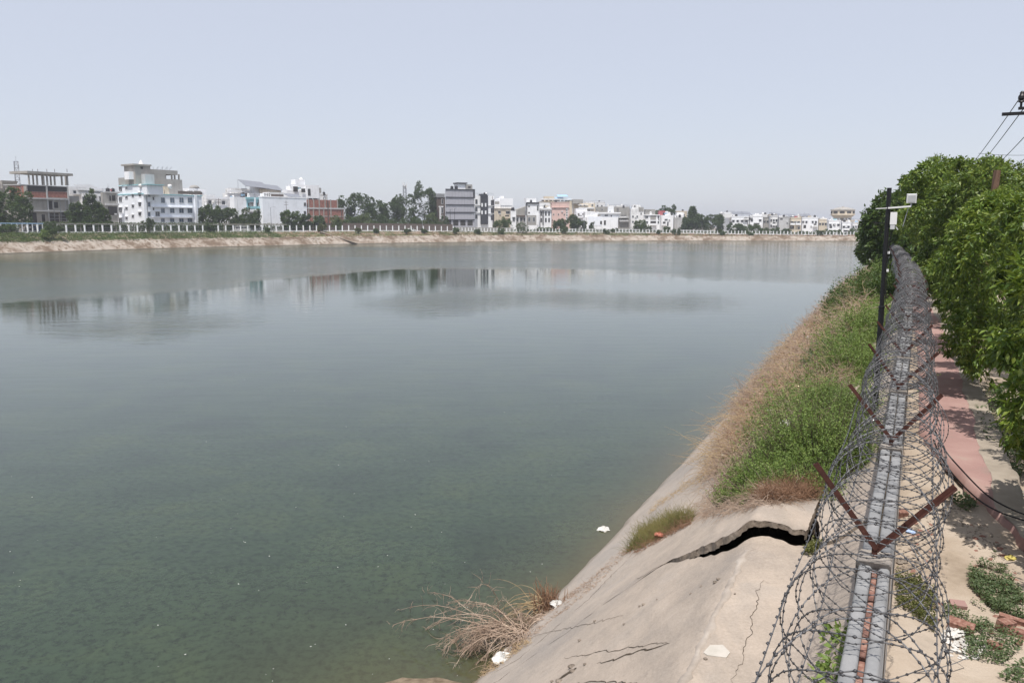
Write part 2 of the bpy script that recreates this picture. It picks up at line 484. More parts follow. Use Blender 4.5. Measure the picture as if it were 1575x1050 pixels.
def leaf_mesh(name, p, d, length, width, rng, fold=0.25):
    """one folded two-triangle leaf at each point p, pointing along d"""
    n = len(p)
    d = unit(d)
    r = unit(np.cross(d, rng.normal(size=(n, 3)) * 0.6 + np.array([0, 0, 1.0])))
    u = np.cross(r, d)
    L = (np.asarray(length) * rng.uniform(0.7, 1.25, n))[:, None]
    W = (np.asarray(width) * rng.uniform(0.75, 1.25, n))[:, None] / 2
    mid = p + d * L * 0.45
    v = np.empty((n, 4, 3))
    v[:, 0] = p
    v[:, 1] = mid - r * W + u * W * fold
    v[:, 2] = p + d * L - u * L * 0.12
    v[:, 3] = mid + r * W + u * W * fold
    i = np.arange(n)[:, None] * 4
    t = np.concatenate([i + np.array([[0, 1, 2]]), i + np.array([[0, 2, 3]])])
    return mesh_np(name, v.reshape(-1, 3), None, t)

def sprig_mesh(name, base, height, lean, per, leaf, width, rng):
    """upright leafy sprigs: leaves set along curved stems that grow from the base points"""
    n = len(base)
    d = unit(lean + rng.normal(size=(n, 3)) * 0.22 + np.array([0, 0, 0.35]))
    bend = rng.normal(size=(n, 3)) * 0.25
    k = np.repeat(np.arange(n), per)
    u = rng.uniform(0.12, 1.0, len(k)) ** 0.8
    h = height[k]
    p = base[k] + d[k] * (u * h)[:, None] + bend[k] * (u * u * h)[:, None]
    out = rng.normal(size=(len(k), 3)); out[:, 2] = np.abs(out[:, 2]) * 0.35 + 0.1
    p = p + out * (leaf * 0.5 * (1.15 - u))[:, None]
    return leaf_mesh(name, p, out + d[k] * 0.5, leaf * (1.15 - 0.45 * u), width * (1.1 - 0.4 * u), rng)

def strand_mesh(name, p0, d0, length, rad, droop, rng, seg=4, wob=0.18):
    """thin three-sided curved stems growing from p0 along d0"""
    n = len(p0)
    d = unit(d0.copy())
    p = p0.copy()
    st_ = (np.asarray(length) / seg)[:, None] if hasattr(length, '__len__') else np.full((n, 1), length / seg)
    dr = np.asarray(droop)[:, None] if hasattr(droop, '__len__') else droop
    rings = []
    for k in range(seg + 1):
        side = unit(np.cross(d, np.array([0.2, 0.3, 0.93])))
        up = np.cross(side, d)
        r = (np.asarray(rad) * (1 - 0.8 * k / seg))
        r = r[:, None] if hasattr(r, '__len__') and np.ndim(r) else r
        rings.append(np.stack([p + side * r, p - side * r * 0.5 + up * r * 0.87, p - side * r * 0.5 - up * r * 0.87], 1))
        d = unit(d + rng.normal(size=(n, 3)) * wob + np.array([0, 0, -1.0]) * dr)
        p = p + d * st_
    v = np.stack(rings, 1)                     # n, seg+1, 3, 3
    base = np.arange(n)[:, None] * (seg + 1) * 3
    q = []
    for k in range(seg):
        for j in range(3):
            a = k * 3 + j; b2 = k * 3 + (j + 1) % 3
            q.append([a, b2, b2 + 3, a + 3])
    q = (base[:, :, None] + np.array(q)[None]).reshape(-1, 4)
    return mesh_np(name, v.reshape(-1, 3), q, None)

def grid_mesh(name, fn, us, vs):
    P = np.array([[fn(u, v) for v in vs] for u in us], dtype=np.float32)
    nu, nv = len(us), len(vs)
    i, j = np.meshgrid(np.arange(nu - 1), np.arange(nv - 1), indexing='ij')
    a = (i * nv + j).ravel()
    q = np.stack([a, a + nv, a + nv + 1, a + 1], 1)
    return mesh_np(name, P.reshape(-1, 3), q)

def lump(seed, x, y, s=1.0):
    """cheap smooth value noise from sines"""
    return (math.sin(x * 1.7 * s + seed) * math.sin(y * 1.3 * s + seed * 2.1) + 0.5 * math.sin(x * 3.9 * s + y * 2.7 * s + seed * 1.3)
            + 0.3 * math.sin(x * 8.3 * s - y * 7.1 * s + seed * 0.7)) / 1.8

def rock_mesh(name, r, seed, flat=0.7):
    rr = random.Random(seed)
    mb = MB()
    prof = [(0.35, -0.55), (0.85, -0.25), (1.0, 0.1), (0.75, 0.5), (0.3, 0.7)]
    mb.lathe([(a * r, z * r * flat) for a, z in prof], 7)
    mb.v = [tuple(c * rr.uniform(0.75, 1.25) for c in v) for v in mb.v]
    return mb.mesh(name)
# ------------------------------------------------------------------ far bank geometry
def smooth(a, b, x):
    k = min(1.0, max(0.0, (x - a) / (b - a)))
    return k * k * (3 - 2 * k)

_fw = [(0, 391), (100, 387.5), (200, 384), (350, 380), (500, 376.5), (600, 374.5), (700, 373), (800, 371.7), (900, 371.2), (1000, 371), (1100, 371), (1200, 371.2), (1330, 371.5)]
_ctrl = [Vector((-139 - 0.47 * k, 219.7 - 0.88 * k, 0)) for k in (330, 160, 60)] + [on_z(x, y, 0) for x, y in _fw] + [Vector((280, 420, 0)), Vector((480, 500, 0))]
# resample the waterline and smooth it
def resample(pts, step):
    out = [pts[0].copy()]
    for a, b in zip(pts, pts[1:]):
        n = max(1, int((b - a).length / step))
        for i in range(1, n + 1):
            out.append(a.lerp(b, i / n))
    return out
_wl = resample(_ctrl, 4.0)
for _ in range(30):
    _wl = [_wl[0]] + [(_wl[i - 1] + _wl[i] * 2 + _wl[i + 1]) / 4 for i in range(1, len(_wl) - 1)] + [_wl[-1]]
_tan = [(_wl[min(i + 3, len(_wl) - 1)] - _wl[max(i - 3, 0)]).normalized() for i in range(len(_wl))]
_out = [Vector((-t.y, t.x, 0)) for t in _tan]
def px_of(p):
    yc = p.y * math.cos(PITCH) - (p.z - H) * math.sin(PITCH)
    zc = p.y * math.sin(PITCH) + (p.z - H) * math.cos(PITCH)
    return CX + F_PX * p.x / yc, CY - F_PX * zc / yc
_fz_px = [(-400, 5.6), (0, 5.45), (200, 5.3), (400, 5.2), (600, 5.2), (700, 4.9), (800, 4.4), (980, 4.0), (1160, 3.1), (1330, 2.6), (2500, 2.6)]
def lerp_tab(tab, x):
    if x <= tab[0][0]: return tab[0][1]
    for (a, u), (b, v) in zip(tab, tab[1:]):
        if x <= b: return u + (v - u) * (x - a) / (b - a)
    return tab[-1][1]
_px = []
for w_ in _wl:
    _px.append(px_of(w_)[0] if w_.y > 20 else -400)
_fz = [lerp_tab(_fz_px, x) for x in _px]
def curve_at(px, off):
    """the point seen at pixel column px on the line that runs `off` metres behind the far waterline, and its tangent"""
    best = None
    prev = None
    for i, w_ in enumerate(_wl):
        q = w_ + _out[i] * off
        if q.y < 20: prev = None; continue
        x = px_of(q)[0]
        if prev is not None and (prev[0] - px) * (x - px) <= 0 and x > prev[0]:
            k = (px - prev[0]) / (x - prev[0])
            p = prev[1].lerp(q, k)
            return p, _tan[i], _out[i], _fz[i]
        prev = (x, q)
    return at(px, HORIZON, 400), Vector((1, 0, 0)), Vector((0, 1, 0)), 2.6
def far_pt(px, off, z=None):
    p, t_, o_, z_ = curve_at(px, off)
    return Vector((p.x, p.y, z_ if z is None else z))

# far bank: lining, verge, town ground
def far_ring(i, off, z, wob=0.0):
    w_ = _wl[i]
    k = off + wob
    return (w_.x + _out[i].x * k, w_.y + _out[i].y * k, z)
nW = len(_wl)
lin, ver, pla = [], [], []
for i in range(nW):
    cz = 3.25 if _px[i] < 700 else 3.25 - 1.15 * smooth(700, 1300, _px[i])
    r = lambda a, b=1.0: lump(a, i * 0.9, a * 3.1) * b
    lin.append([far_ring(i, -2.5, -1.5), far_ring(i, 0.0, -0.02, r(1, 0.35)), far_ring(i, 1.0, 0.7 + r(2, 0.12), r(3, 0.3)), far_ring(i, 2.4, 1.7 + r(4, 0.2), r(5, 0.4)),
                far_ring(i, 3.8, 2.6 + r(6, 0.25), r(7, 0.4)), far_ring(i, 4.8, cz + r(8, 0.25), r(9, 0.5))])
    c = lin[-1][-1]
    ver.append([c, far_ring(i, 7.5, cz + 0.35 * (_fz[i] - cz) + r(10, 0.2)), far_ring(i, 10.5, cz + 0.75 * (_fz[i] - cz) + r(11, 0.2)), far_ring(i, 13.5, _fz[i]), far_ring(i, 19, _fz[i])])
    q = Vector(ver[-1][-1])
    d = Vector((q.x, q.y, 0)).normalized()
    q2 = Vector(far_ring(i, 90, _fz[i] - 0.2))
    far = Vector((d.x * 3200, d.y * 3200 if d.y > -0.4 else d.y * 900, _fz[i] - 0.4))
    pla.append([tuple(q), tuple(q2), tuple(far)])
def loft(name, rows, mat, smooth_=True):
    nu, nv = len(rows), len(rows[0])
    i, j = np.meshgrid(np.arange(nu - 1), np.arange(nv - 1), indexing='ij')
    a = (i * nv + j).ravel()
    me = mesh_np(name, np.array(rows).reshape(-1, 3), np.stack([a, a + nv, a + nv + 1, a + 1], 1))
    return obj_from(name, me, mat, None, smooth_)
tag(loft('far_bank', lin, 'far_bank', False), kind='structure')
tag(loft('far_verge', ver, 'verge'), kind='structure')
tag(loft('town_ground', pla, 'plain'), kind='structure')

# ------------------------------------------------------------------ water
def geo(a, n, first, grow):
    out = [a]
    st_ = first
    for _ in range(n):
        a += st_; st_ *= grow; out.append(a)
    return out
ts = [-x for x in geo(5.2, 70, 0.18, 1.075)]
ss = [-x for x in geo(0, 30, 0.6, 1.16)][::-1] + geo(0.6, 75, 0.45, 1.055)
water_rows = []
shal, rip = [], []
bar_c = on_z(640, 1112, 0)
bar_s, bar_t = st(bar_c)
for s in ss:
    for t in ts:
        v = N(s, t, 0)
        water_rows.append(tuple(v))
        dt = SHORE_T - t + 0.25 * lump(3, s * 0.6, t * 0.5)
        sh = math.exp(-max(dt, 0) / 0.9) * 0.75
        sh = max(sh, 0.9 * math.exp(-math.hypot((s - bar_s) / 1.7, (t - bar_t) / 1.9)))
        shal.append(min(1, sh))
        D = math.hypot(v.x, v.y)
        az = math.degrees(math.atan2(v.x, v.y))
        D0 = lerp_tab([(-40, 95), (-30, 98), (-22, 104), (-15, 128), (-8, 146), (5, 146), (14, 120), (24, 110)], az)
        k = 0.04 + smooth(D0 - 3, D0 + 7, D) * 0.62
        k *= 1.0 - 0.45 * smooth(8, 16, az)
        k *= 0.82 + 0.3 * lump(91, v.x * 0.018, v.y * 0.05)
        g = math.exp(-((D - 82 + 9 * lump(92, v.x * 0.05, v.y * 0.02)) / 10) ** 2) * smooth(-13, -4, az) * (1 - smooth(10, 19, az)) * 0.5
        g2 = math.exp(-((D - 68) / 8) ** 2) * smooth(-31, -26, az) * (1 - smooth(-24, -14, az)) * 0.35
        rip.append(max(k, g, g2) if v.y > 5 else 0.2)
nu, nv = len(ss), len(ts)
i, j = np.meshgrid(np.arange(nu - 1), np.arange(nv - 1), indexing='ij')
a = (i * nv + j).ravel()
me = mesh_np('water', np.array(water_rows), np.stack([a, a + 1, a + nv + 1, a + nv], 1))
for nm, vals in (('shallow', shal), ('ripple', rip)):
    at_ = me.attributes.new(nm, 'FLOAT', 'POINT')
    at_.data.foreach_set('value', np.array(vals, dtype=np.float32))
tag(obj_from('water', me, 'water', None, True), kind='structure')

# ------------------------------------------------------------------ near bank: soil, slabs, apron
TW = [(-10, -0.2), (1, -0.12), (4, -0.06), (7.5, 0.01), (11, 0.06), (18, 0.18), (28, 0.28), (36, 0.22), (45, 0.03), (60, -0.35), (73, -0.74), (100, -2.0), (150, -4.0), (240, -6)]
def tw(s): return lerp_tab(TW, s)
def shore_shift(s): return -0.9 * smooth(120, 220, s)

def bank_surf(s, t):
    z = bank_z(t)
    z += 0.03 * lump(5, s * 0.5, t * 0.8) + 0.012 * lump(8, s * 2.3, t * 2.9)
    z += 0.05 * lump(9, s * 0.9, 0.3) * math.exp(-((t + 5.6) / 0.5) ** 2)
    if t > -0.85: z += 0.46 * smooth(-0.85, tw(s) - 0.08, t) ** 1.5
    return z

soil_rows = []
for s in [-12, -6, 0, 4, 7] + [8 + 0.3 * k for k in range(18)] + [14, 17, 22, 30, 45, 70, 110, 160, 235]:
    soil_rows.append([tuple(N(s, t + shore_shift(s), bank_z(t) - 0.42 + (0.06 * lump(2, s * 2, t * 3)))) for t in (-8, -6.1, -5, -4, -3, -2.4, -2.0, -1.7, -1.4, -1.1, -0.8, -0.5, 0.0, 0.3)])
M['joint'] = rough_mat('worn_crest_joint', [(0.3, (0.27, 0.235, 0.20)), (0.5, (0.36, 0.31, 0.265)), (0.7, (0.43, 0.38, 0.33))], 4, 0.95, 0.6, 0.01)
near_bank = tag(loft('near_bank', soil_rows, 'soil'), kind='structure')

_ck = [bank_at(x, y)[:2] for x, y in ((1020, 868), (1055, 861), (1095, 851), (1130, 843), (1160, 832), (1180, 829), (1210, 834), (1237, 839))]
_ck = sorted([(t, s) for s, t in _ck])
CK_T0, CK_T1 = _ck[0][0], _ck[-1][0]
def crack_s(t):
    base = lerp_tab(_ck, t) if t >= CK_T0 else _ck[0][1] - 0.55 * (CK_T0 - t)
    return base + 0.16 * mnoise.noise((t * 3.1, 1.7, 0.3)) + 0.10 * mnoise.noise((t * 8.3, 4.2, 0.7)) + 0.04 * mnoise.noise((t * 27, 2.9, 0.1))
def lift(s, t):
    a = min(1.0, max(0.0, (t - CK_T0 + 0.03) / (-1.52 - CK_T0))) * 0.265 * (1 - 0.22 * max(0, (t + 1.5) / 0.6)) + (0.03 * mnoise.noise((t * 6.5, 9.1, 0.2)) if t > CK_T0 + 0.1 else 0)
    return a * math.exp(-max(0.0, s - crack_s(t)) / 2.0)
GAP_T = CK_T1 + 0.02

# near slab
tsl = list(np.concatenate([np.linspace(-7.6, -2.6, 46), np.linspace(-2.55, -0.95, 40), np.linspace(-0.9, -0.12, 14)]))
wsl = list(np.linspace(0, 1, 90))
def near_pt(t, w):
    tt = t
    if t > -0.3: tt = min(t, tw(4) - 0.07)
    e = crack_s(min(tt, CK_T1)) if tt <= CK_T1 else crack_s(CK_T1) + 0.75 * (tt - CK_T1)
    s = -9 + (e + 9) * (1 - (1 - w) ** 1.5)
    z = bank_surf(s, tt) - 0.012 * (1 - w > 0.999)
    z += 0.05 * smooth(0.965, 1.0, w) * math.exp(-((tt + 1.35) / 0.28) ** 2)
    return tuple(N(s, tt, z))
slab1 = obj_from('concrete_slab', grid_mesh('concrete_slab', near_pt, tsl, wsl), 'bank', near_bank, True)
# far slab, heaved up at its near edge
tsf = list(np.concatenate([np.linspace(-7.6, -2.6, 40), np.linspace(-2.55, GAP_T, 40)]))
wsf = geo(0, 95, 0.06, 1.052)
def far_slab_pt(t, w):
    s = crack_s(t) + 0.02 + w
    j = 0.012 * lump(12, t * 25, 3.0) if w == 0 else 0
    return tuple(N(s + j, t + shore_shift(s) + (0.02 * lump(13, s * 9, 1) if t == tsf[-1] else 0), bank_surf(s, min(t, -0.9)) + lift(s, t) + 0.03 * lump(14, s * 1.7, t * 2.1) * min(1, w)))
slab2 = obj_from('concrete_slab', grid_mesh('concrete_slab', far_slab_pt, tsf, wsf), 'bank', near_bank, True)
tag(slab2, 'heaved concrete slab with a broken edge')
def skirt(name, pts, thick, parent):
    rows = []
    for k, p in enumerate(pts):
        j = lambda q: 0.018 * lump(q, k * 1.7, q)
        th = thick(k) if callable(thick) else thick
        rows.append([p, (p[0] + j(1), p[1] + j(2), p[2] - th * 0.4 + j(3)), (p[0] + j(4), p[1] + j(5), p[2] - th + j(6) * 0.5)])
    o = loft(name, rows, 'bank_edge', False)
    o.parent = parent
    return o
edge_pts = [far_slab_pt(t, 0) for t in np.linspace(CK_T0 - 0.1, GAP_T, 70)]
skirt('broken_edge', edge_pts, lambda k: 0.115 - 0.045 * smooth(35, 60, k), slab2)
skirt('broken_edge', [far_slab_pt(GAP_T, w) for w in geo(0, 40, 0.06, 1.05)], 0.12, slab2)
skirt('broken_edge', [near_pt(t, 1.0) for t in np.linspace(CK_T0, CK_T1, 50)], 0.14, slab1)
# apron between the gap and the wall
ap = []
for s in geo(crack_s(CK_T1) + 0.10, 70, 0.05, 1.075):
    g = 0.02 + 0.11 * math.exp(-((s - 10.6) / 0.6) ** 2) + 0.03 * lump(7, s * 4, 1)
    t0, t1 = GAP_T + max(0.015, g), tw(s) - 0.08
    row = []
    for k in range(9):
        t = t0 + (t1 - t0) * k / 8
        row.append(tuple(N(s, t, bank_surf(s, t) + 0.05)))
    ap.append(row)
slab3 = loft('concrete_slab', ap, 'bank'); slab3.parent = near_bank
skirt('broken_edge', [r[0] for r in ap[:50]], 0.16, slab3)
skirt('broken_edge', list(ap[0]), 0.16, slab3)

# a worn mortar joint along the crest
rows = []
for k in range(150):
    s = -3 + k * 0.087
    if s > crack_s(CREST_T - 0.05) - 0.25: break
    c = CREST_T + 0.03 + 0.035 * lump(16, s * 2.2, 1)
    w_ = 0.03 + 0.07 * abs(lump(17, s * 3.1, 2))
    rows.append([tuple(N(s, c + e * w_, bank_surf(s, c + e * w_) + (0.016 if abs(e) < 0.9 else -0.012))) for e in (-1, -0.6, 0, 0.6, 1)])
o = loft('crest_joint', rows, 'joint', False); o.parent = near_bank
# cracks filled with dirt, an old cement patch, chips at a pothole
def ribbon(name, pix, w, mat, parent, seed=1, dz=0.006, taper=True):
    pts = [bank_at(x, y) for x, y in pix]
    fine = []
    for (a, b2) in zip(pts, pts[1:]):
        n = max(2, int(math.hypot(a[0] - b2[0], a[1] - b2[1]) / 0.05))
        for k in range(n):
            u = k / n
            fine.append((a[0] + (b2[0] - a[0]) * u, a[1] + (b2[1] - a[1]) * u))
    rows = []
    n = len(fine)
    for k, (s, t) in enumerate(fine):
        a2 = fine[min(k + 1, n - 1)]; b3 = fine[max(k - 1, 0)]
        ds, dt = a2[0] - b3[0], a2[1] - b3[1]
        l = math.hypot(ds, dt) or 1
        nx, ny = -dt / l, ds / l
        jit = 0.02 * lump(seed, k * 0.9, seed) + 0.03 * lump(seed + 3, k * 0.31, 2)
        ww = w * (0.55 + 0.6 * abs(lump(seed + 5, k * 0.7, 1))) * (min(1, 4 * k / n, 4 * (n - k) / n) if taper else 1)
        r = []
        for e in (-1, 0, 1):
            S_, T_ = s + nx * (jit + e * ww / 2), t + ny * (jit + e * ww / 2)
            r.append(tuple(N(S_, T_, bank_surf(S_, T_) + dz + (0.004 if e == 0 else 0))))
        rows.append(r)
    o = loft(name, rows, mat); o.parent = parent
    return o
ribbon('crack', [(868, 1012), (930, 1001), (985, 992), (1036, 984)], 0.012, 'crack', slab1, 1)
ribbon('crack', [(918, 1019), (960, 1008), (985, 999), (1010, 993), (1036, 985)], 0.035, 'crack', slab1, 2)
ribbon('crack', [(880, 1049), (935, 1046), (985, 1049)], 0.016, 'crack', slab1, 3)
ribbon('crack', [(1020, 868), (1004, 877), (990, 888), (975, 893)], 0.012, 'crack', slab1, 4)
ribbon('crack', [(752, 1040), (800, 1010), (850, 968), (905, 922), (945, 880), (985, 842)], 0.012, 'crack', slab1, 6)
ribbon('crack', [(760, 1010), (800, 985), (840, 972), (905, 960), (960, 948)], 0.008, 'crack', slab1, 9)
ribbon('crack', [(1128, 1050), (1150, 985), (1163, 930), (1172, 890)], 0.007, 'crack', slab1, 10)
ribbon('crack', [(1090, 812), (1120, 790), (1160, 778)], 0.02, 'crack', slab2, 7)
mb = MB()
pv = []
for x, y in ((1082, 1002), (1092, 991), (1112, 990), (1123, 1003), (1117, 1011), (1088, 1007)):
    s, t, z = bank_at(x, y); pv.append(N(s, t, bank_surf(s, t) + 0.010))
mb.add(pv + [p - Vector((0, 0, 0.03)) for p in pv], [tuple(range(6))] + [(k, k + 6, (k + 1) % 6 + 6, (k + 1) % 6) for k in range(6)])
mb.build('cement_patch', 'patch', slab1)
# pothole: a small pit of broken concrete
s, t, z = bank_at(872, 1036)
mb = MB()
rr = random.Random(5)
n = 14
v = [N(s, t, bank_surf(s, t) + 0.008)]
ring = []
for k in range(n):
    a = 2 * math.pi * k / n
    r0 = rr.uniform(0.75, 1.2)
    S_, T_ = s + 0.06 * r0 * math.cos(a), t + 0.11 * r0 * math.sin(a)
    ring.append(N(S_, T_, bank_surf(S_, T_) + 0.008))
mb.add(v + ring, [(0, k + 1, (k + 1) % n + 1) for k in range(n)])
mb.build('crack', 'crack', slab1)
for k in range(9):
    a = rr.uniform(0, 6.28); S_, T_ = s + rr.uniform(0.08, 0.22) * math.cos(a), t + rr.uniform(0.1, 0.3) * math.sin(a)
    o = obj_from('concrete_chip', rock_mesh('concrete_chip', rr.uniform(0.02, 0.05), k), 'bank_edge', slab1)
    o.location = N(S_, T_, bank_surf(S_, T_) + 0.012)
for k, (x, y) in enumerate(((1078, 904), (1062, 915), (990, 932), (984, 934), (1085, 1012), (960, 960), (915, 956), (1010, 925), (892, 985), (1130, 915), (1105, 893), (1100, 898))):
    S_, T_, z = bank_at(x, y)
    o = obj_from('concrete_chip', rock_mesh('concrete_chip', rr.uniform(0.012, 0.035), k + 40), 'bank_edge', slab1)
    o.location = N(S_, T_, bank_surf(S_, T_) + 0.008)

# mud bar at the water's edge
mud = []
for k in range(25):
    row = []
    for l in range(25):
        s = bar_s + (k / 24 - 0.5) * 4.2; t = bar_t + (l / 24 - 0.5) * 4.4
        r = math.hypot((s - bar_s) / 1.45, (t - bar_t) / 1.65)
        row.append(tuple(N(s, t, 0.13 - 0.17 * r * r + 0.025 * lump(3, s * 5, t * 5))))
    mud.append(row)
tag(loft('mud_bar', mud, 'mud'), kind='structure')

# ------------------------------------------------------------------ ground right of the wall, path
GZ = 3.7
def ground_z(s, t):
    z = GZ + 0.06 * lump(21, s * 0.6, t * 0.9) + 0.02 * lump(22, s * 2.7, t * 2.2)
    z += 0.12 * math.exp(-((t - tw(s) - 0.15) / 0.25) ** 2)
    if s < 13 and t < 1.6: z += 0.05
    return z
gt = [0.0, 0.12, 0.25, 0.4, 0.55, 0.7, 0.85, 1.0, 1.15, 1.3, 1.45, 1.6, 1.8, 2.0, 2.3, 2.7, 3.2, 4, 5, 6.5, 9, 14, 30, 90, 320, 1500]
gs = [-400, -60, -15, -6, 0] + [2 + 0.22 * k for k in range(75)] + geo(19, 45, 0.5, 1.07)
grd = [[tuple(N(s, t + (tw(s) if t < 3 else 0), ground_z(s, t) if t < 60 else GZ)) for t in gt] for s in gs]
tag(loft('ground', grd, 'dirt'), kind='structure')
# concrete plinth slab in the bottom right corner
def path_edge(s):           # near end of the path is broken off on a slant
    return max(0.35, 1.55 - (s - 11.0) * 0.215) if s < 16.6 else 0.35
pth, mar = [], []
for s in [10.3 + 0.2 * k for k in range(60)] + geo(22.4, 40, 0.6, 1.07):
    j = 0.04 * lump(31, s * 3.1, 1) + 0.025 * lump(32, s * 9, 2)
    r0 = tw(s) + path_edge(s) + (j if s < 17 else 0)
    r1 = tw(s) + 1.28 + 0.06 * lump(33, s * 0.8, 1) + 0.02 * lump(34, s * 5, 1)
    r2 = tw(s) + 1.66 + 0.05 * lump(35, s * 1.1, 1) + 0.03 * lump(36, s * 4.3, 1)
    r0 = min(r0, r2 - 0.05); r1 = max(min(r1, r2 - 0.03), r0 + 0.01)
    top = GZ + 0.20
    pth.append([tuple(N(s, r0 - 0.03, top - 0.16))] + [tuple(N(s, r0 + (r1 - r0) * k / 5, top + 0.01 * lump(37, s * 1.3, k))) for k in range(6)])
    mar.append([tuple(N(s, r1 + (r2 - r1) * k / 4, top + 0.004 + 0.012 * lump(38, s * 2.1, k))) for k in range(5)] + [tuple(N(s, r2 + 0.03, top - 0.16))])
path = tag(loft('path', pth, 'pink_path', False), kind='structure')
mg = loft('path_margin', mar, 'cement', False); mg.parent = path
pad = []
for s in np.linspace(-4, 6.9, 50):
    row = []
    for k in range(14):
        t = 0.12 + 1.5 * k / 13
        e = 0.35 * lump(41, t * 2.0, 1)
        S_ = min(s, 6.6 + e - 0.35 * t)
        row.append(tuple(N(S_, t, GZ + 0.115 + 0.006 * lump(42, S_ * 3, t * 4))))
    pad.append(row)
tag(loft('cement_floor', pad, 'bank'), kind='structure')
# ------------------------------------------------------------------ boundary wall
WTOP = 5.64
Y0, YSTEP = 5.27, 2.86
y_s = [Y0 + YSTEP * k for k in range(-1, 30)]
wall = empty('boundary_wall', N(0, -0.1, GZ), 0, 'long grey precast concrete boundary wall running under the coil of barbed wire', 'wall')
def wbox(name, s0, s1, a0, a1, z0, z1, mat, parent, jit=0.0, bev=0.012):
    """a block of the wall between s0 and s1, a0..a1 across, with slightly eased top edges"""
    rows = []
    n = max(1, int((s1 - s0) / 0.5))
    for k in range(n + 1):
        s = s0 + (s1 - s0) * k / n
        c = tw(s)
        j = jit * lump(51, s * 2.3, a0 * 5)
        rows.append([tuple(N(s, c + t, z)) for t, z in ((a0, z0), (a0 + j, z1 - bev), (a0 + bev + j, z1 + j * 0.5), (a1 - bev + j, z1 + j * 0.5), (a1 + j, z1 - bev), (a1, z0))])
    i, jx = np.meshgrid(np.arange(n), np.arange(5), indexing='ij')
    a = (i * 6 + jx).ravel()
    me = mesh_np(name, np.array(rows).reshape(-1, 3), np.concatenate([np.stack([a, a + 1, a + 7, a + 6], 1), np.array([[0, 1, 4, 5], [1, 2, 3, 4], [n * 6 + 5, n * 6 + 4, n * 6 + 1, n * 6], [n * 6 + 4, n * 6 + 3, n * 6 + 2, n * 6 + 1]])]))
    o = obj_from(name, me, mat)
    o.parent = parent
    o.matrix_parent_inverse = Matrix.Translation(-parent.location)
    return o
for k, s in enumerate(y_s[:-1]):
    a, b2 = s + 0.10, s + YSTEP - 0.10
    near = s < 5
    wbox('panel', a, b2, -0.085, -0.012 if near else -0.004, GZ - 0.3, WTOP + random.uniform(-0.008, 0.012), 'precast', wall, 0.006)
    wbox('panel', a, b2, 0.022 if near else 0.006, 0.085, GZ - 0.3, WTOP + random.uniform(-0.010, 0.012), 'precast', wall, 0.006)
    if near:
        q = a
        while q < b2 - 0.05:
            l = min(random.uniform(0.17, 0.23), b2 - q - 0.01)
            wbox('brick', q, q + l - 0.012, -0.009, 0.019, GZ, WTOP - random.uniform(0.004, 0.03), 'brick', wall, 0.003, 0.003)
            q += l
    else:
        wbox('filler', a, b2, -0.003, 0.005, GZ, WTOP - 0.03, 'soil', wall)
for s in y_s:
    wbox('post', s - 0.10, s + 0.10, -0.098, 0.098, GZ - 0.3, WTOP + 0.022, 'mortar', wall, 0.012)

# rusty Y brackets, one per post
ords = ['nearest', 'second nearest', 'third nearest', 'fourth nearest', 'fifth nearest', 'sixth nearest', 'seventh nearest', 'eighth nearest']
def angle_bar(mb, a, b2, w, th, dirs):
    """an L section from a to b2"""
    a, b2 = Vector(a), Vector(b2)
    d = (b2 - a).normalized()
    u, v = Vector(dirs), d.cross(Vector(dirs)).normalized()
    for x, y in ((u, v), (v, u)):
        vs = []
        for p in (a, b2):
            vs += [p, p + x * w, p + x * w + y * th, p + y * th]
        mb.add(vs, [(0, 1, 2, 3), (7, 6, 5, 4), (0, 4, 5, 1), (1, 5, 6, 2), (2, 6, 7, 3), (3, 7, 4, 0)])
    return mb
br_src = None
for k, s in enumerate(y_s):
    vis = k - 1
    if vis < 0: lab = None
    elif vis < 6: lab = 'rusty red Y shaped angle iron bracket on the wall, %s of those in view' % ords[vis]
    else: lab = 'rusty red Y shaped angle iron bracket far along the wall, half buried in barbed wire'
    if lab is None: lab = 'rusty red Y shaped angle iron bracket at the bottom edge of the photo'
    r = empty('wire_bracket', N(s, tw(s), WTOP), -AZ, lab, 'bracket', 'Y brackets along the wall')
    r.rotation_euler = (random.uniform(-0.03, 0.03), random.uniform(-0.04, 0.04), -AZ + random.uniform(-0.05, 0.05))
    if br_src is None:
        m1 = angle_bar(MB(), (-0.025, 0, -0.2), (-0.025, 0, 0.10), 0.034, 0.006, (1, 0, 0))
        m2 = angle_bar(MB(), (-0.01, -0.006, 0.06), (-0.405, -0.006, 0.56), 0.034, 0.006, (0.785, 0, 0.62))
        m3 = angle_bar(MB(), (0.01, 0.012, 0.06), (0.40, 0.012, 0.53), 0.034, 0.006, (-0.77, 0, 0.64))
        br_src = (m1.mesh('stem'), m2.mesh('arm'), m3.mesh('arm'))
    for nm, me in zip(('stem', 'arm', 'arm'), br_src):
        obj_from(nm, me, 'rust', r)

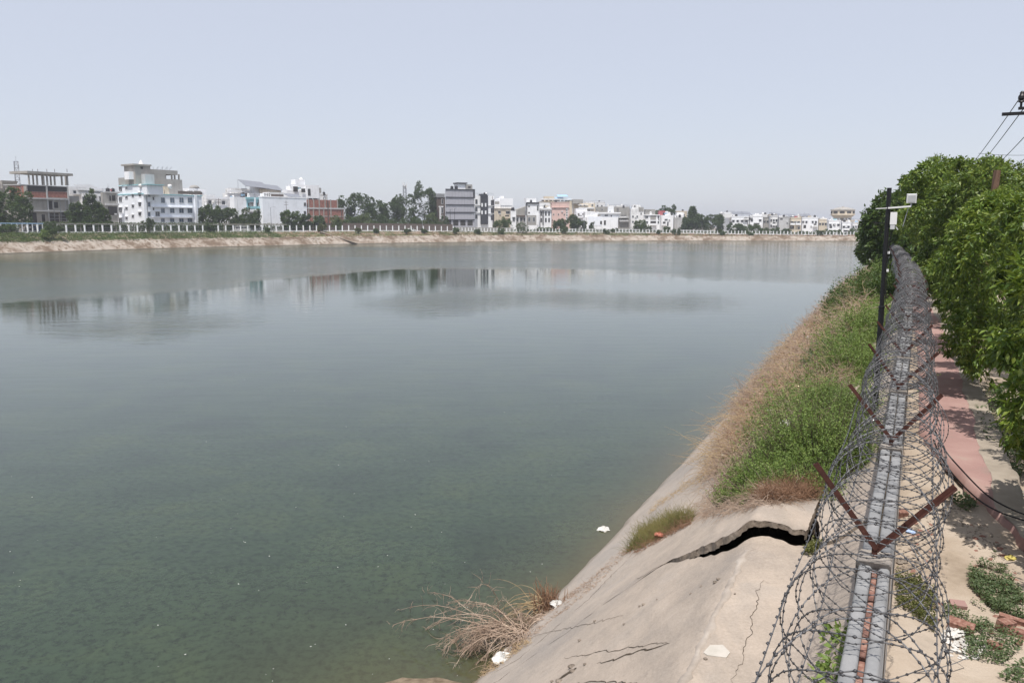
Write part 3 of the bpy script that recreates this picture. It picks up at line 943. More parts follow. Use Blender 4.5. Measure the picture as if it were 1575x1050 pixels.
# barbed wire coil: a concertina whose neighbouring turns are clipped together
CR, CZ = 0.328, WTOP + 0.33
PITCHW = 0.2
S_A, S_B = 0.2, 87.0
def coil_pts(segs):
    ax = [S_A]                                   # the coil is stretched near the camera, tighter farther on
    while ax[-1] < S_B:
        ax.append(ax[-1] + lerp_tab([(0, 0.175), (4, 0.145), (8, 0.11), (14, 0.095), (76, 0.10)], ax[-1]) / segs)
    ax = np.array(ax)
    th = np.arange(len(ax)) * 2 * math.pi / segs
    s = ax + np.interp(ax, [0, 6, 10, 76], [0.115, 0.11, 0.09, 0.09]) * np.cos(2.5 * th)
    sag = 0.035 * np.sin(s * 0.83 + 0.4) + 0.03 * np.sin((s - Y0) * 2 * math.pi / YSTEP + 1.5)
    dents = 0.035 * np.maximum(0, np.sin(th * 0.0917 + 0.6) * np.sin(th * 0.41)) ** 2
    wobr = -dents + 0.022 * np.sin(th * 0.137 + 1) + 0.02 * np.sin(th * 0.0613) + 0.014 * np.sin(th * 1.21) + 0.012 * np.sin(th * 0.63 + 2)
    rx = CR * np.interp(ax, [0, 4.5], [0.86, 1.0]) + wobr + 0.02 * np.sin(th * 0.031)
    rz = CR * 0.93 + wobr * 1.2
    c = np.array([tw(x) for x in s])
    t = c + rx * np.sin(th) + 0.02 * np.sin(s * 1.1) + 0.035
    z = CZ + sag * 0.6 + rz * np.cos(th)
    P = np.stack([s * SD[0] + t * TD[0], s * SD[1] + t * TD[1], z], 1)
    return P, s, th
def tube_np(name, P, r, n=3):
    d = unit(np.gradient(P, axis=0))
    ref = np.array([SD[0], SD[1], 0.02])
    x = unit(np.cross(d, ref)); y = np.cross(d, x)
    r = np.broadcast_to(np.asarray(r, dtype=float), (len(P),))[:, None]
    rings = [P + (x * math.cos(2 * math.pi * k / n) + y * math.sin(2 * math.pi * k / n)) * r for k in range(n)]
    v = np.stack(rings, 1).reshape(-1, 3)
    i = np.arange(len(P) - 1) * n
    q = np.concatenate([np.stack([i + k, i + (k + 1) % n, i + n + (k + 1) % n, i + n + k], 1) for k in range(n)])
    return mesh_np(name, v, q)
def barbs_np(name, P, D, ln, wd):
    x = unit(np.cross(D, RNG.normal(size=P.shape))); y = np.cross(D, x)
    v = np.stack([P + D * ln, P - D * ln, P + x * wd, P - x * wd, P + y * wd, P - y * wd], 1)
    i = np.arange(len(P))[:, None] * 6
    f = np.array([[0, 2, 4], [0, 4, 3], [0, 3, 5], [0, 5, 2], [1, 4, 2], [1, 3, 4], [1, 5, 3], [1, 2, 5]])
    return mesh_np(name, v.reshape(-1, 3), None, (i[:, :, None] + f[None]).reshape(-1, 3))
P, s_, th_ = coil_pts(30)
coil = empty('barbed_wire_coil', N(0, 0, CZ), 0, 'long coil of barbed wire lying in the brackets along the top of the wall', 'barbed wire')
def keep(o, par):
    o.parent = par
    o.matrix_parent_inverse = Matrix.Translation(-par.location)
    return o
keep(obj_from('wire', tube_np('wire', P, np.interp(s_, [0, 5, 9, 76], [0.0029, 0.0031, 0.0040, 0.0052])), 'wire'), coil)
# barbs every five centimetres of wire, on the near forty metres
seg_l = np.linalg.norm(np.diff(P, axis=0), axis=1)
cum = np.concatenate([[0], np.cumsum(seg_l)])
lim = cum[np.searchsorted(s_, 24.0)]
q = np.arange(0.02, lim, 0.044)
idx = np.clip(np.searchsorted(cum, q) - 1, 0, len(P) - 2)
fr = ((q - cum[idx]) / seg_l[idx])[:, None]
BP = P[idx] * (1 - fr) + P[idx + 1] * fr
BD = unit(P[idx + 1] - P[idx])
o = keep(obj_from('barbs', barbs_np('barbs', BP, BD, 0.0125, 0.0070), 'barb'), coil)
tag(o, kind='stuff')
# straight tension wires strung through the arms
for k, (dt, dz, ph) in enumerate(((-0.31, 0.42, 0.0), (0.30, 0.40, 1.0), (-0.20, 0.22, 2.0))):
    ss_ = np.arange(0.2, 76, 0.3)
    Pw = np.array([tuple(N(s, tw(s) + dt + 0.006 * math.sin(s * 3 + ph), WTOP + dz + 0.0 - 0.03 * abs(math.sin((s - Y0) * math.pi / YSTEP)))) for s in ss_])
    ww = tag(obj_from('barbed_wire', tube_np('barbed_wire', Pw, 0.003), 'wire'),
        ['straight barbed wire strand along the water side of the bracket arms', 'straight barbed wire strand along the path side of the bracket arms', 'straight barbed wire strand low inside the coil on the water side'][k], 'wire')
    qq = np.arange(0, 30, 0.085)
    Pb = np.array([tuple(N(s + 0.2, tw(s) + dt + 0.006 * math.sin((s + .2) * 3 + ph), WTOP + dz - 0.03 * abs(math.sin((s + .2 - Y0) * math.pi / YSTEP)))) for s in qq])
    tag(obj_from('barbs', barbs_np('barbs', Pb, np.tile(np.array([SD[0], SD[1], 0.0]), (len(Pb), 1)), 0.016, 0.009), 'barb', ww), kind='stuff')

# ------------------------------------------------------------------ camera pole left of the wall
ps, pt_ = 17.6, -0.31
pole = empty('camera_pole', N(ps, pt_, GZ), -AZ, 'tall thin black steel pole with a white floodlight and box beside the wall', 'pole')
MB().tube([(0, 0, -0.2), (0, 0, 2.4)], 0.055, 10).tube([(0, 0, 2.4), (0, 0, 4.73)], 0.043, 10).build('shaft', 'black', pole)
MB().lathe([(0.058, 0), (0.062, 0.02), (0.058, 0.05)], 10, (0, 0, 2.37)).build('collar', 'black', pole)
MB().bar((0.0, -0.05, 4.34), (0.40, -0.05, 4.37), 0.045, 0.03).bar((-0.22, -0.03, 4.33), (0.0, -0.03, 4.34), 0.015).build('bracket_arm', 'plastic', pole)
fl = MB().box(-0.085, 0.085, -0.05, 0.03, -0.085, 0.085).build('floodlight', 'plastic', pole)
fl.location = (0.40, -0.02, 4.52); fl.rotation_euler = (0.15, 0, 0.12)
MB().box(-0.065, 0.065, -0.058, -0.05, -0.065, 0.065).build('lamp_glass', 'frame', fl)
MB().bar((0.40, 0, 4.36), (0.40, 0, 4.45), 0.03).bar((0.36, -0.01, 4.36), (0.28, -0.01, 3.98), 0.014).build('stay', 'steel', pole)
bx_ = MB().box(0.05, 0.17, -0.10, 0.0, 4.02, 4.26).build('junction_box', 'plastic', pole)
MB().box(0.06, 0.14, -0.095, -0.01, 3.93, 4.02).bar((0.14, -0.05, 4.0), (0.20, -0.05, 3.92), 0.02).build('gland', 'frame', bx_)
MB().tube([(0.1, -0.05, 3.93), (0.06, -0.06, 3.7), (0.055, -0.05, 3.3), (0.06, -0.05, 2.5)], 0.008, 5).bar((-0.25, -0.03, 4.06), (0.05, -0.03, 4.04), 0.012).build('cable', 'black', pole)
for q in (3.45, 3.1): MB().box(0.045, 0.085, -0.06, -0.02, q, q + 0.05).build('clip', 'plastic', pole)

# black cables lying over the path
def cable(pix, z0, lab, rad=0.011):
    pts = []
    for (x, y, dz) in pix:
        pts.append(on_z(x, y, GZ + 0.21 + dz))
    fine = []
    for i in range(len(pts) - 1):
        p0, p1, p2, p3 = pts[max(i - 1, 0)], pts[i], pts[i + 1], pts[min(i + 2, len(pts) - 1)]
        for k in range(8):
            u = k / 8
            fine.append(0.5 * ((2 * p1) + (p2 - p0) * u + (2 * p0 - 5 * p1 + 4 * p2 - p3) * u * u + (-p0 + 3 * p1 - 3 * p2 + p3) * u ** 3))
    fine.append(pts[-1])
    tag(MB().tube(fine, rad, 5).build('cable', 'black'), lab, 'cable')
cable([(1438, 662, 0.9), (1452, 690, 0.62), (1480, 723, 0.40), (1517, 760, 0.2), (1550, 780, 0.06), (1590, 796, 0.03), (1640, 812, 0.03)], 0, 'upper of two black cables sagging from the wire coil across the path')
cable([(1436, 676, 0.9), (1447, 702, 0.55), (1471, 735, 0.32), (1505, 768, 0.12), (1540, 788, 0.05), (1585, 803, 0.03), (1640, 822, 0.03)], 0, 'lower of two black cables sagging from the wire coil across the path')
# thin loose wire in the bottom right
def loose_wire(pix, lab, z=0.14):
    pts = [on_z(x, y, GZ + z) for x, y in pix]
    tag(MB().tube(pts, 0.005, 4).build('loose_wire', 'wire'), lab, 'wire')
loose_wire([(1456, 998), (1470, 1002), (1482, 1007), (1488, 1011), (1470, 1019), (1440, 1028), (1400, 1036), (1372, 1040)], 'thin bent wire lying on the cement floor by the white rubble', 0.135)

# ------------------------------------------------------------------ power poles and lines
def power_pole(s, t, top, lean, label, mat, arms):
    r = empty('power_pole', N(s, t, GZ), -AZ, label, 'power pole', 'power poles behind the trees')
    MB().tube([(0, 0, -0.3), (lean * 0.5, 0, (top - GZ) * 0.5), (lean, 0, top - GZ)], [0.13, 0.11, 0.085], 10).build('shaft', mat, r)
    for (z, half) in arms:
        MB().bar((lean - half, 0, z - GZ), (lean + half, 0, z - GZ), 0.075, 0.075).build('crossarm', 'black', r)
    return r
pp1 = power_pole(22.0, 4.75, 11.95, 0, 'power pole at the right edge with a black crossarm and insulators against the sky', 'rust', [])
def arm_px(x, y, s):
    """local position on the pole plane (at distance s along the road) seen at pixel x, y"""
    d = ray(x, y)
    k = s / (d[0] * SD[0] + d[1] * SD[1])
    return d[0] * k * TD[0] + d[1] * k * TD[1], H + d[2] * k
it, iz = arm_px(1541, 176, 22.0)
MB().bar((it - 4.75, 0, iz - GZ), (4.75 - it, 0, iz - GZ), 0.07).build('crossarm', 'black', pp1)
it, iz = arm_px(1571, 157, 22.0)
MB().bar((it - 4.75 - 0.05, 0, iz - GZ - 0.14), (0.1, 0, iz - GZ - 0.14), 0.06).build('crossarm', 'black', pp1)
for q in (it - 4.75, it - 4.75 + 0.55):
    MB().lathe([(0.025, -0.16), (0.025, -0.02), (0.07, 0.0), (0.045, 0.05), (0.075, 0.07), (0.07, 0.13), (0.04, 0.18), (0.05, 0.2), (0.02, 0.24)], 10, (q, 0, iz - GZ)).build('insulator', 'black', pp1)
M['pole_brown'] = rough_mat('weathered_brown_pole', [(0.3, (0.10, 0.06, 0.04)), (0.7, (0.22, 0.14, 0.10))], 5, 0.9, 0.2)
pt2, pz2 = arm_px(1534, 262, 24.6)
pb2, _ = arm_px(1527, 350, 24.6)
pp2 = power_pole(24.6, pb2 - 0.25, pz2, pt2 - pb2 + 0.25, 'rusty brown pole rising among the tree tops with a white lamp arm', 'pole_brown', [])
la, lz = arm_px(1534, 338, 24.6); lb, lz2 = arm_px(1556, 328, 24.6)
MB().bar((la - pb2 + 0.25, 0, lz - GZ), (lb - pb2 + 0.25, -0.1, lz2 - GZ), 0.04).build('lamp_arm', 'plastic', pp2)
MB().lathe([(0.03, -0.10), (0.05, -0.05), (0.06, 0.06), (0.03, 0.12)], 10, (lb - pb2 + 0.3, -0.1, lz2 - GZ)).build('lamp_head', 'plastic', pp2)
def line(p0, p1, sag, label, r=0.011):
    p0, p1 = Vector(p0), Vector(p1)
    pts = []
    for k in range(25):
        u = k / 24
        p = p0.lerp(p1, u); p.z -= sag * 4 * u * (1 - u); pts.append(p)
    tag(MB().tube(pts, r, 4).build('overhead_wire', 'black'), label, 'wire', 'overhead wires at the right')
def at_s(x, y, s):
    t, z = arm_px(x, y, s)
    return N(s, t, z)
far_end = lambda dt, z: N(58, 5.45 + dt, z)
line(at_s(1568, 152, 22), at_s(1478, 272, 58), 0.12, 'uppermost overhead wire sloping down from the insulator into the tree tops')
line(at_s(1576, 165, 22), at_s(1486, 277, 58), 0.12, 'overhead wire just right of the uppermost one, sloping into the tree tops')
line(at_s(1592, 193, 22), at_s(1496, 284, 58), 0.15, 'third overhead wire down, crossing the frame edge below the crossarm')
line(at_s(1600, 223, 22), at_s(1510, 290, 58), 0.15, 'lowest sloping overhead wire at the right edge above the tree notch')
line(at_s(1505, 236, 40), at_s(1600, 238, 40), 0.05, 'nearly level thin service wire between the sloping overhead wires', 0.008)

# ------------------------------------------------------------------ rubble, bricks and litter right of the wall
def brick_at(x, y, l, w, h, rz, mat, label, tilt=0.0, cat='brick', name='loose_brick', group=None):
    p = on_z(x, y, GZ + 0.1)
    s, t = st(p)
    me = MB()
    rr = random.Random(int(x * 7 + y))
    me.box(-l / 2, l / 2, -w / 2, w / 2, 0, h)
    me.v = [tuple(c + rr.uniform(-0.008, 0.008) for c in v) for v in me.v]
    o = me.build(name, mat)
    o.location = N(s, t, ground_z(s, t - tw(s)) + 0.0)
    o.rotation_euler = (tilt, tilt * 0.6, rz)
    return tag(o, label, cat, group)
brick_at(1478, 958, 0.23, 0.11, 0.10, -0.75, 'brick', 'whole red brick beside the heap of white plaster rubble', 0.12)
brick_at(1474, 921, 0.15, 0.11, 0.05, -0.3, 'pink_path', 'flat pinkish piece of broken paving above the red brick', 0.1, 'rubble', 'paving_fragment')
brick_at(1546, 958, 0.19, 0.11, 0.09, 0.5, 'brick', 'stubby brick end lying among the weeds at the right', 0.15)
brick_at(1566, 950, 0.34, 0.07, 0.06, -0.75, 'brick', 'long thin broken brick edge among the weeds at the right edge', 0.1)
brick_at(1568, 967, 0.20, 0.09, 0.06, -0.6, 'brick', 'half brick behind the stubby brick at the right edge', 0.08)
brick_at(1530, 983, 0.13, 0.08, 0.05, -0.5, 'brick', 'small reddish brick fragment half hidden in the lower weeds', 0.1)
brick_at(1533, 682, 0.95, 0.22, 0.06, 0.0, 'cream', 'long pale yellow stone slab lying in the grass right of the path', 0.02, 'slab', 'stone_slab')
brick_at(1384, 800, 0.16, 0.10, 0.09, 0.3, 'brick', 'red brick stub on the rubble close to the right of the wall', 0.2)
M['bag_film'] = flat_mat('dirty_white_film', (0.56, 0.55, 0.52), 0.45, var=0.25, scale=14)
def crumple(x, y, r, mat, label, cat, name, base=None):
    if base is None:
        p = on_z(x, y, GZ + 0.12); s, t = st(p); z = ground_z(s, t - tw(s)) + r * 0.35
    else:
        s, t, z = base
    me = MB(); rr = random.Random(int(x + y))
    me.lathe([(r * 0.5, -r * 0.5), (r * 0.9, -r * 0.35), (r, -r * 0.1), (r * 0.95, r * 0.12), (r * 0.65, r * 0.3), (r * 0.35, r * 0.42), (r * 0.1, r * 0.5)], 13)
    me.v = [tuple(c * rr.uniform(0.5, 1.4) for c in v) for v in me.v]
    o = me.build(name, 'bag_film' if mat == 'plastic' else mat)
    o.location = N(s, t, z); o.rotation_euler = (0, 0, rr.uniform(0, 3))
    return tag(o, label, cat)
M['blue_bag'] = flat_mat('pale_blue_plastic', (0.36, 0.46, 0.66), 0.4)
M['yellow'] = flat_mat('yellow_plastic', (0.50, 0.42, 0.12), 0.5)
M['orange'] = flat_mat('orange_plastic', (0.42, 0.15, 0.10), 0.5)
crumple(1400, 824, 0.06, 'blue_bag', 'crumpled pale blue plastic bag on the rubble right of the wall', 'bag', 'plastic_bag')
crumple(1556, 851, 0.055, 'yellow', 'yellow plastic scrap in the shade at the right edge', 'litter', 'plastic_scrap')
crumple(1559, 668, 0.11, 'plastic', 'white plastic bag in the grass beside the pale stone slab', 'bag', 'plastic_bag')
crumple(1510, 697, 0.10, 'plastic', 'white paper scrap at the right edge of the path', 'litter', 'paper_scrap')
crumple(1449, 538, 0.13, 'plastic', 'white rubbish bag beside the path under the trees', 'bag', 'plastic_bag')

def pieces_stuff(name, mat, pts, rmin, rmax, label, cat, flat=0.6):
    """chips and stones scattered at pts (N-space s, t, z), joined as one uncounted mass"""
    mb = MB()
    for k, (s, t, z) in enumerate(pts):
        r = random.uniform(rmin, rmax)
        b0 = len(mb.v)
        mb.lathe([(0.7, -0.5), (1.0, 0.0), (0.5, 0.5)], 5)
        c = N(s, t, z); a = random.uniform(0, 6.28)
        sx, sy, sz = r * random.uniform(0.6, 1.5), r * random.uniform(0.6, 1.2), r * flat
        for i in range(b0, len(mb.v)):
            x, y, zz = mb.v[i]
            x *= sx * random.uniform(0.8, 1.2); y *= sy * random.uniform(0.8, 1.2); zz *= sz * random.uniform(0.8, 1.2)
            mb.v[i] = (c.x + x * math.cos(a) - y * math.sin(a), c.y + x * math.sin(a) + y * math.cos(a), c.z + zz)
    return tag(mb.build(name, mat), label, cat, None, 'stuff')
def gpts(poly, n, lift_=0.0):
    """random ground points inside a pixel polygon right of the wall"""
    xs = [p[0] for p in poly]; ys = [p[1] for p in poly]
    out = []
    while len(out) < n:
        x, y = random.uniform(min(xs), max(xs)), random.uniform(min(ys), max(ys))
        if not inside(poly, x, y): continue
        p = on_z(x, y, GZ + 0.08); s, t = st(p)
        out.append((s, t, ground_z(s, t - tw(s)) + lift_))
    return out
def inside(poly, x, y):
    c = False
    for (x0, y0), (x1, y1) in zip(poly, poly[1:] + poly[:1]):
        if (y0 > y) != (y1 > y) and x < (x1 - x0) * (y - y0) / (y1 - y0) + x0: c = not c
    return c
pieces_stuff('plaster_rubble', 'lime', gpts([(1450, 962), (1478, 956), (1500, 975), (1522, 985), (1500, 1004), (1450, 1000)], 210, 0.012) + gpts([(1455, 960), (1480, 960), (1486, 974), (1460, 980)], 60, 0.04), 0.006, 0.03, 'heap of broken white plaster chips beside the red brick', 'rubble')
pieces_stuff('stones', 'bank_edge', gpts([(1380, 780), (1450, 780), (1460, 900), (1440, 960), (1380, 900)], 420), 0.008, 0.035, 'small stones and chips on the dirt right of the wall', 'rubble')
pieces_stuff('debris', 'bank_edge', gpts([(1460, 760), (1500, 790), (1575, 870), (1575, 900), (1500, 860), (1455, 800)], 300), 0.006, 0.022, 'rubble and trash along the broken edge of the path', 'rubble')
pieces_stuff('rubbish', 'lime', gpts([(1515, 690), (1575, 740), (1575, 770), (1540, 745)], 140) + gpts([(1462, 520), (1500, 560), (1530, 640), (1500, 620)], 80), 0.012, 0.045, 'scattered white rubbish between the path and the trees', 'rubbish')
pieces_stuff('brick_rubble', 'brick', gpts([(1380, 790), (1440, 790), (1450, 960), (1400, 900)], 30) + gpts([(1480, 770), (1575, 870), (1575, 1000), (1520, 990)], 50), 0.012, 0.05, 'red brick bits in the dirt right of the wall', 'rubble')

# white bits afloat
M['foam'] = flat_mat('floating_foam', (0.72, 0.72, 0.68), 0.7)
fp = []
while len(fp) < 75:
    x, y = random.uniform(-40, 880), random.uniform(640, 1050) if random.random() < 0.8 else random.uniform(540, 700)
    p = on_z(x, y, 0.006); s, t = st(p)
    if t < SHORE_T - 0.15: fp.append((s, t, 0.006))
pieces_stuff('floating_bits', 'foam', fp, 0.005, 0.015, 'tiny white bits and feathers floating on the near water', 'litter', 0.25)
s, t = st(on_z(928, 814, 0.0)); crumple(928, 814, 0.16, 'plastic', 'white plastic bag floating on the water off the broken slab', 'bag', 'plastic_bag', (s, t, 0.0))
for x, y, r, lab in ((775, 1015, 0.17, 'white plastic bag at the waterline below the dry branches'), (857, 931, 0.13, 'white plastic bag caught by the dry stump at the shore'), (783, 1000, 0.08, 'small white wrapper above the bag at the waterline')):
    s, t, z = bank_at(x, y); crumple(x, y, r, 'plastic', lab, 'bag', 'plastic_bag', (s, t, max(z, 0) + r * 0.3))
for x, y, r, mat_, lab in ((1187, 655, 0.16, 'plastic', 'white plastic bag snagged in the dry brush by the green bush'), (1210, 677, 0.13, 'plastic', 'flat white wrapper at the left edge of the bright green bush'),
                      (1183, 668, 0.09, 'orange', 'orange scrap in the dry brush below the snagged white bag'), (1014, 829, 0.09, 'orange', 'red and orange wrapper in the grass tuft on the slope'), (1245, 529, 0.16, 'plastic', 'white scrap lying on the distant dry brush')):
    s, t, z = bank_at(x, y); crumple(x, y, r, mat_, lab, 'litter', 'plastic_litter', (s, t, z + 0.35 if y < 700 else z + 0.1))
# ------------------------------------------------------------------ vegetation
def crown_points(rng, R, n_lobes, n_clusters, top=0.25):
    """cluster centres and outward directions on the lobes of an uneven crown (unit: metres, crown centred on the origin)"""
    R = np.array(R, dtype=float)
    d = unit(rng.normal(size=(n_lobes, 3)))
    d[:, 2] = d[:, 2] * 0.85 + top * 0.5
    d = unit(d)
    d[:, :2] *= (1.02 - d[:, 2:] ** 2) ** -0.25          # fuller shoulders and skirts than a plain egg
    c = d * rng.uniform(0.55, 0.98, (n_lobes, 1)) * R
    lr = rng.uniform(0.15, 0.50, n_lobes) * R.min() * (20 / max(20, n_lobes)) ** 0.35
    for _ in range(3):                                         # no lobe may float free of the others
        for a in range(n_lobes):
            g = np.linalg.norm((c - c[a]), axis=1) - 0.75 * (lr + lr[a]); g[a] = 9
            if g.min() > 0.10 * R.min(): c[a] *= 0.72
    which = rng.choice(n_lobes, n_clusters, p=lr ** 2 / (lr ** 2).sum())
    e = unit(rng.normal(size=(n_clusters, 3)) + unit(c[which] / R) * 0.55 + np.array([0, 0, 0.25]))
    p = c[which] + e * (lr[which] * rng.uniform(0.6, 1.05, n_clusters))[:, None]
    k = np.array([1.0, 1.0, 1.0])                              # keep the crown inside its stated size
    k[:2] = np.quantile(np.hypot(p[:, 0] / R[0], p[:, 1] / R[1]), 0.965)
    k[2] = np.quantile(np.abs(p[:, 2]) / R[2], 0.985)
    p, c = p / k, c / k
    g = np.linalg.norm(p / R, axis=1)                          # pull stray clumps back to the crown
    p = p / np.maximum(1.0, g / 1.16)[:, None]
    return p, e, c
def foliage_mesh(name, rng, R, n_lobes, n_clusters, per, leaf, width, droop=0.5, top=0.25, spread=0.9, cl=None):
    p, e, c = crown_points(rng, R, n_lobes, n_clusters, top)
    k = np.repeat(np.arange(n_clusters), per)
    d = unit(e[k] * 0.6 + rng.normal(size=(len(k), 3)) * spread + np.array([0, 0, -droop]))
    q = p[k] + rng.normal(size=(len(k), 3)) * (cl if cl else leaf * 0.25)
    return leaf_mesh(name, q, d, leaf, width, rng), c
def trunk_mb(h, r, limbs, rng, crown_z, n=8, bend=0.12):
    mb = MB()
    k = 6
    ax = [Vector((bend * math.sin(1.3 * i), bend * math.cos(1.9 * i) - bend, h * i / k)) for i in range(k + 1)]
    ax[0].z = -0.3
    mb.tube(ax, [r * (1.25 if i == 0 else 1 - 0.55 * i / k) for i in range(k + 1)], n)
    for c in limbs:
        t0 = ax[min(k, 3 + int(rng.integers(0, 4)))]
        t1 = Vector((c[0], c[1], c[2] + crown_z))
        mid = t0.lerp(t1, 0.5) + Vector((0, 0, -0.12 * (t1 - t0).length))
        mb.tube([t0, mid, t1], [r * 0.42, r * 0.28, r * 0.08], 5)
    return mb
def tree(name, label, loc, h, R, cz, lobes, clusters, per, leaf, width, mat, tr, seed, group=None, cat='tree', rz=0.0, droop=0.5, top=0.25, spread=0.9):
    rng = np.random.default_rng(seed)
    r = empty(name, loc, rz, label, cat, group)
    me, c = foliage_mesh('crown', rng, R, lobes, clusters, per, leaf, width, droop, top, spread)
    o = obj_from('crown', me, mat, r)
    o.location = (0, 0, cz)
    trunk_mb(max(0.5, cz - 0.2 * R[2]), tr, c[:8], rng, cz).build('trunk', 'bark', r, True)
    return r
def tree_copy(src, name, label, loc, scale, rz, group=None):
    r = src.copy(); COL.objects.link(r)
    r.location = loc; r.rotation_euler = (0, 0, rz); r.scale = scale
    r['label'] = label
    if group: r['group'] = group
    for ch in src.children:
        c = ch.copy(); COL.objects.link(c); c.parent = r
    return r

# the row of trees right of the path
tg = 'trees along the path'
near_trees = [
    # s, t, top z, radius, label
    (11.2, 3.6, 7.9, 2.75, 'bushy tree nearest the camera at the right edge, shading the end of the path'),
    (16.6, 3.8, 8.3, 2.95, 'dense tree second from the camera, hanging leaves at the right edge'),
    (21.4, 3.55, 8.55, 3.0, 'leafy tree third from the camera, beside the notch with the brown pole'),
    (28.0, 3.25, 8.6, 2.95, 'leafy tree of the row just behind the brown pole'),
    (35.5, 2.75, 9.4, 2.8, 'full leafy tree in front of the tallest crown of the row'),
    (44.0, 2.75, 10.9, 2.9, 'tall rounded tree with the highest crown of the row beside the path'),
    (54.0, 2.5, 11.5, 3.2, 'tree behind the floodlight of the black pole'),
]
for k, (s, t, top, R, lab) in enumerate(near_trees):
    b0 = GZ + (0.35 if k < 4 else 0.9 if k == 4 else 2.2)
    rz_ = (top - b0) / 2 / 1.02
    cz_ = (top + b0) / 2 - GZ
    big = s < 30
    tree('leafy_tree', lab, N(s, t, GZ), top - GZ, (R, R, rz_), cz_, 44, 2050 if big else 1900, 13 if big else 11, 0.145 if big else 0.19, 0.052 if big else 0.08, ('leaf_near', 'leaf_near_dark', 'leaf_near')[k % 3], 0.14, 100 + k, tg, droop=0.75, top=0.2)
# beyond the bend of the wall, on the water side
for k, (s, t, top, R, lab) in enumerate([
    (72, 0.2, 11.0, 3.0, 'darker tree behind the black pole, leaning out over the water'),
    (84, -1.0, 10.7, 2.7, 'tree at the left end of the row, its branches reaching out over the lake'),
    (66, 2.2, 11.6, 3.1, 'tree hidden behind the top of the black pole'),
    (100, -0.6, 10.6, 3.4, 'farthest tree of the row at the bend of the shore')]):
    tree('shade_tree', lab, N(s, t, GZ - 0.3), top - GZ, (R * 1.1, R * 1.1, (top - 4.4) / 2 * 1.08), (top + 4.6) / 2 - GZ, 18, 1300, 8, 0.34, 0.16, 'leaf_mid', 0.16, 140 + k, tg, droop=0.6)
# low dark bushes by the foot of the pole's background
def shrub(name, label, s, t, z, R, n, leaf, width, mat, seed, group=None):
    rng = np.random.default_rng(seed)
    r = empty(name, N(s, t, z), 0, label, 'shrub', group)
    per = 26
    m = max(30, n * 5 // per)
    a = rng.uniform(0, 2 * math.pi, m); q = np.sqrt(rng.uniform(0, 1, m))
    lob = 1 + 0.22 * np.sin(a * 3 + seed) + 0.15 * np.sin(a * 5 + seed * 2)
    bx, by = np.cos(a) * q * R[0] * lob * 0.85, np.sin(a) * q * R[1] * lob * 0.85
    hh = R[2] * 2.0 * (1.05 - 0.62 * q ** 2.2) * rng.uniform(0.55, 1.15, m)
    # the slope under the shrub
    gx = np.array([bank_z(t + bx[i] * TD[0] + by[i] * TD[1]) - bank_z(t) for i in range(m)])
    base = np.stack([bx, by, gx], 1)
    lean = np.stack([np.cos(a) * q * 0.7, np.sin(a) * q * 0.7, np.full(m, 0.8)], 1)
    obj_from('foliage', sprig_mesh('foliage', base, hh, lean, per, leaf, width, rng), mat, r)
    obj_from('stems', strand_mesh('stems', base[: m // 2], lean[: m // 2], hh[: m // 2] * 0.9, 0.008, 0.02, rng, 3, 0.1), 'bark', r)
    return r
for k, (s, t, R, lab) in enumerate([(57, -2.4, (2.2, 2.6, 0.85), 'dark green bush hanging over the shore left of the black pole'), (47, -0.9, (1.2, 1.4, 0.6), 'bush between the black pole and the far wall')]):
    shrub('dark_bush', lab, s, t, bank_z(t), R, 1500, 0.20, 0.10, 'leaf_mid', 160 + k)

# green growth on the bank
def bush_px(x, y, R, n, leaf, lab, seed, mat='leaf_shrub'):
    s, t, z = bank_at(x, y)
    return shrub('green_shrub', lab, s, t, z - 0.05, R, n, leaf, leaf * 0.48, mat, seed, 'green shrubs on the bank')
bush_px(1262, 712, (0.85, 1.25, 0.66), 5610, 0.048, 'bright green rounded shrub, the largest beside the nearest rusty bracket', 201)
bush_px(1172, 744, (0.70, 0.75, 0.36), 2550, 0.045, 'small green shrub at the front of the bank, above the broken slab', 202)
bush_px(1216, 650, (1.1, 1.3, 0.5), 3740, 0.054, 'green shrub behind the large bright one, beside the dry brush', 203)
bush_px(1308, 640, (0.6, 1.0, 0.42), 2210, 0.054, 'green shrub right behind the bright one, close to the second bracket', 204)
bush_px(1218, 756, (0.75, 0.5, 0.30), 2040, 0.042, 'low green shrub directly above the russet dead plants', 205)
bush_px(1312, 575, (0.9, 1.4, 0.50), 2720, 0.068, 'green shrub half way along the bank, left of the wire coil', 206)
bush_px(1322, 520, (1.2, 2.2, 0.65), 2890, 0.086, 'bright leafy shrub at the foot of the black pole', 207)
bush_px(1290, 545, (0.9, 1.9, 0.45), 2380, 0.079, 'low green shrub beside the dry brush, left of the pole foot', 208)
bush_px(1310, 478, (1.7, 3.0, 0.65), 2550, 0.115, 'green growth with pale flower heads farther along the bank', 209, 'leaf_pale')
bush_px(1330, 448, (1.8, 4.0, 0.8), 2550, 0.144, 'far green shrub on the bank where the dry brush ends', 210)

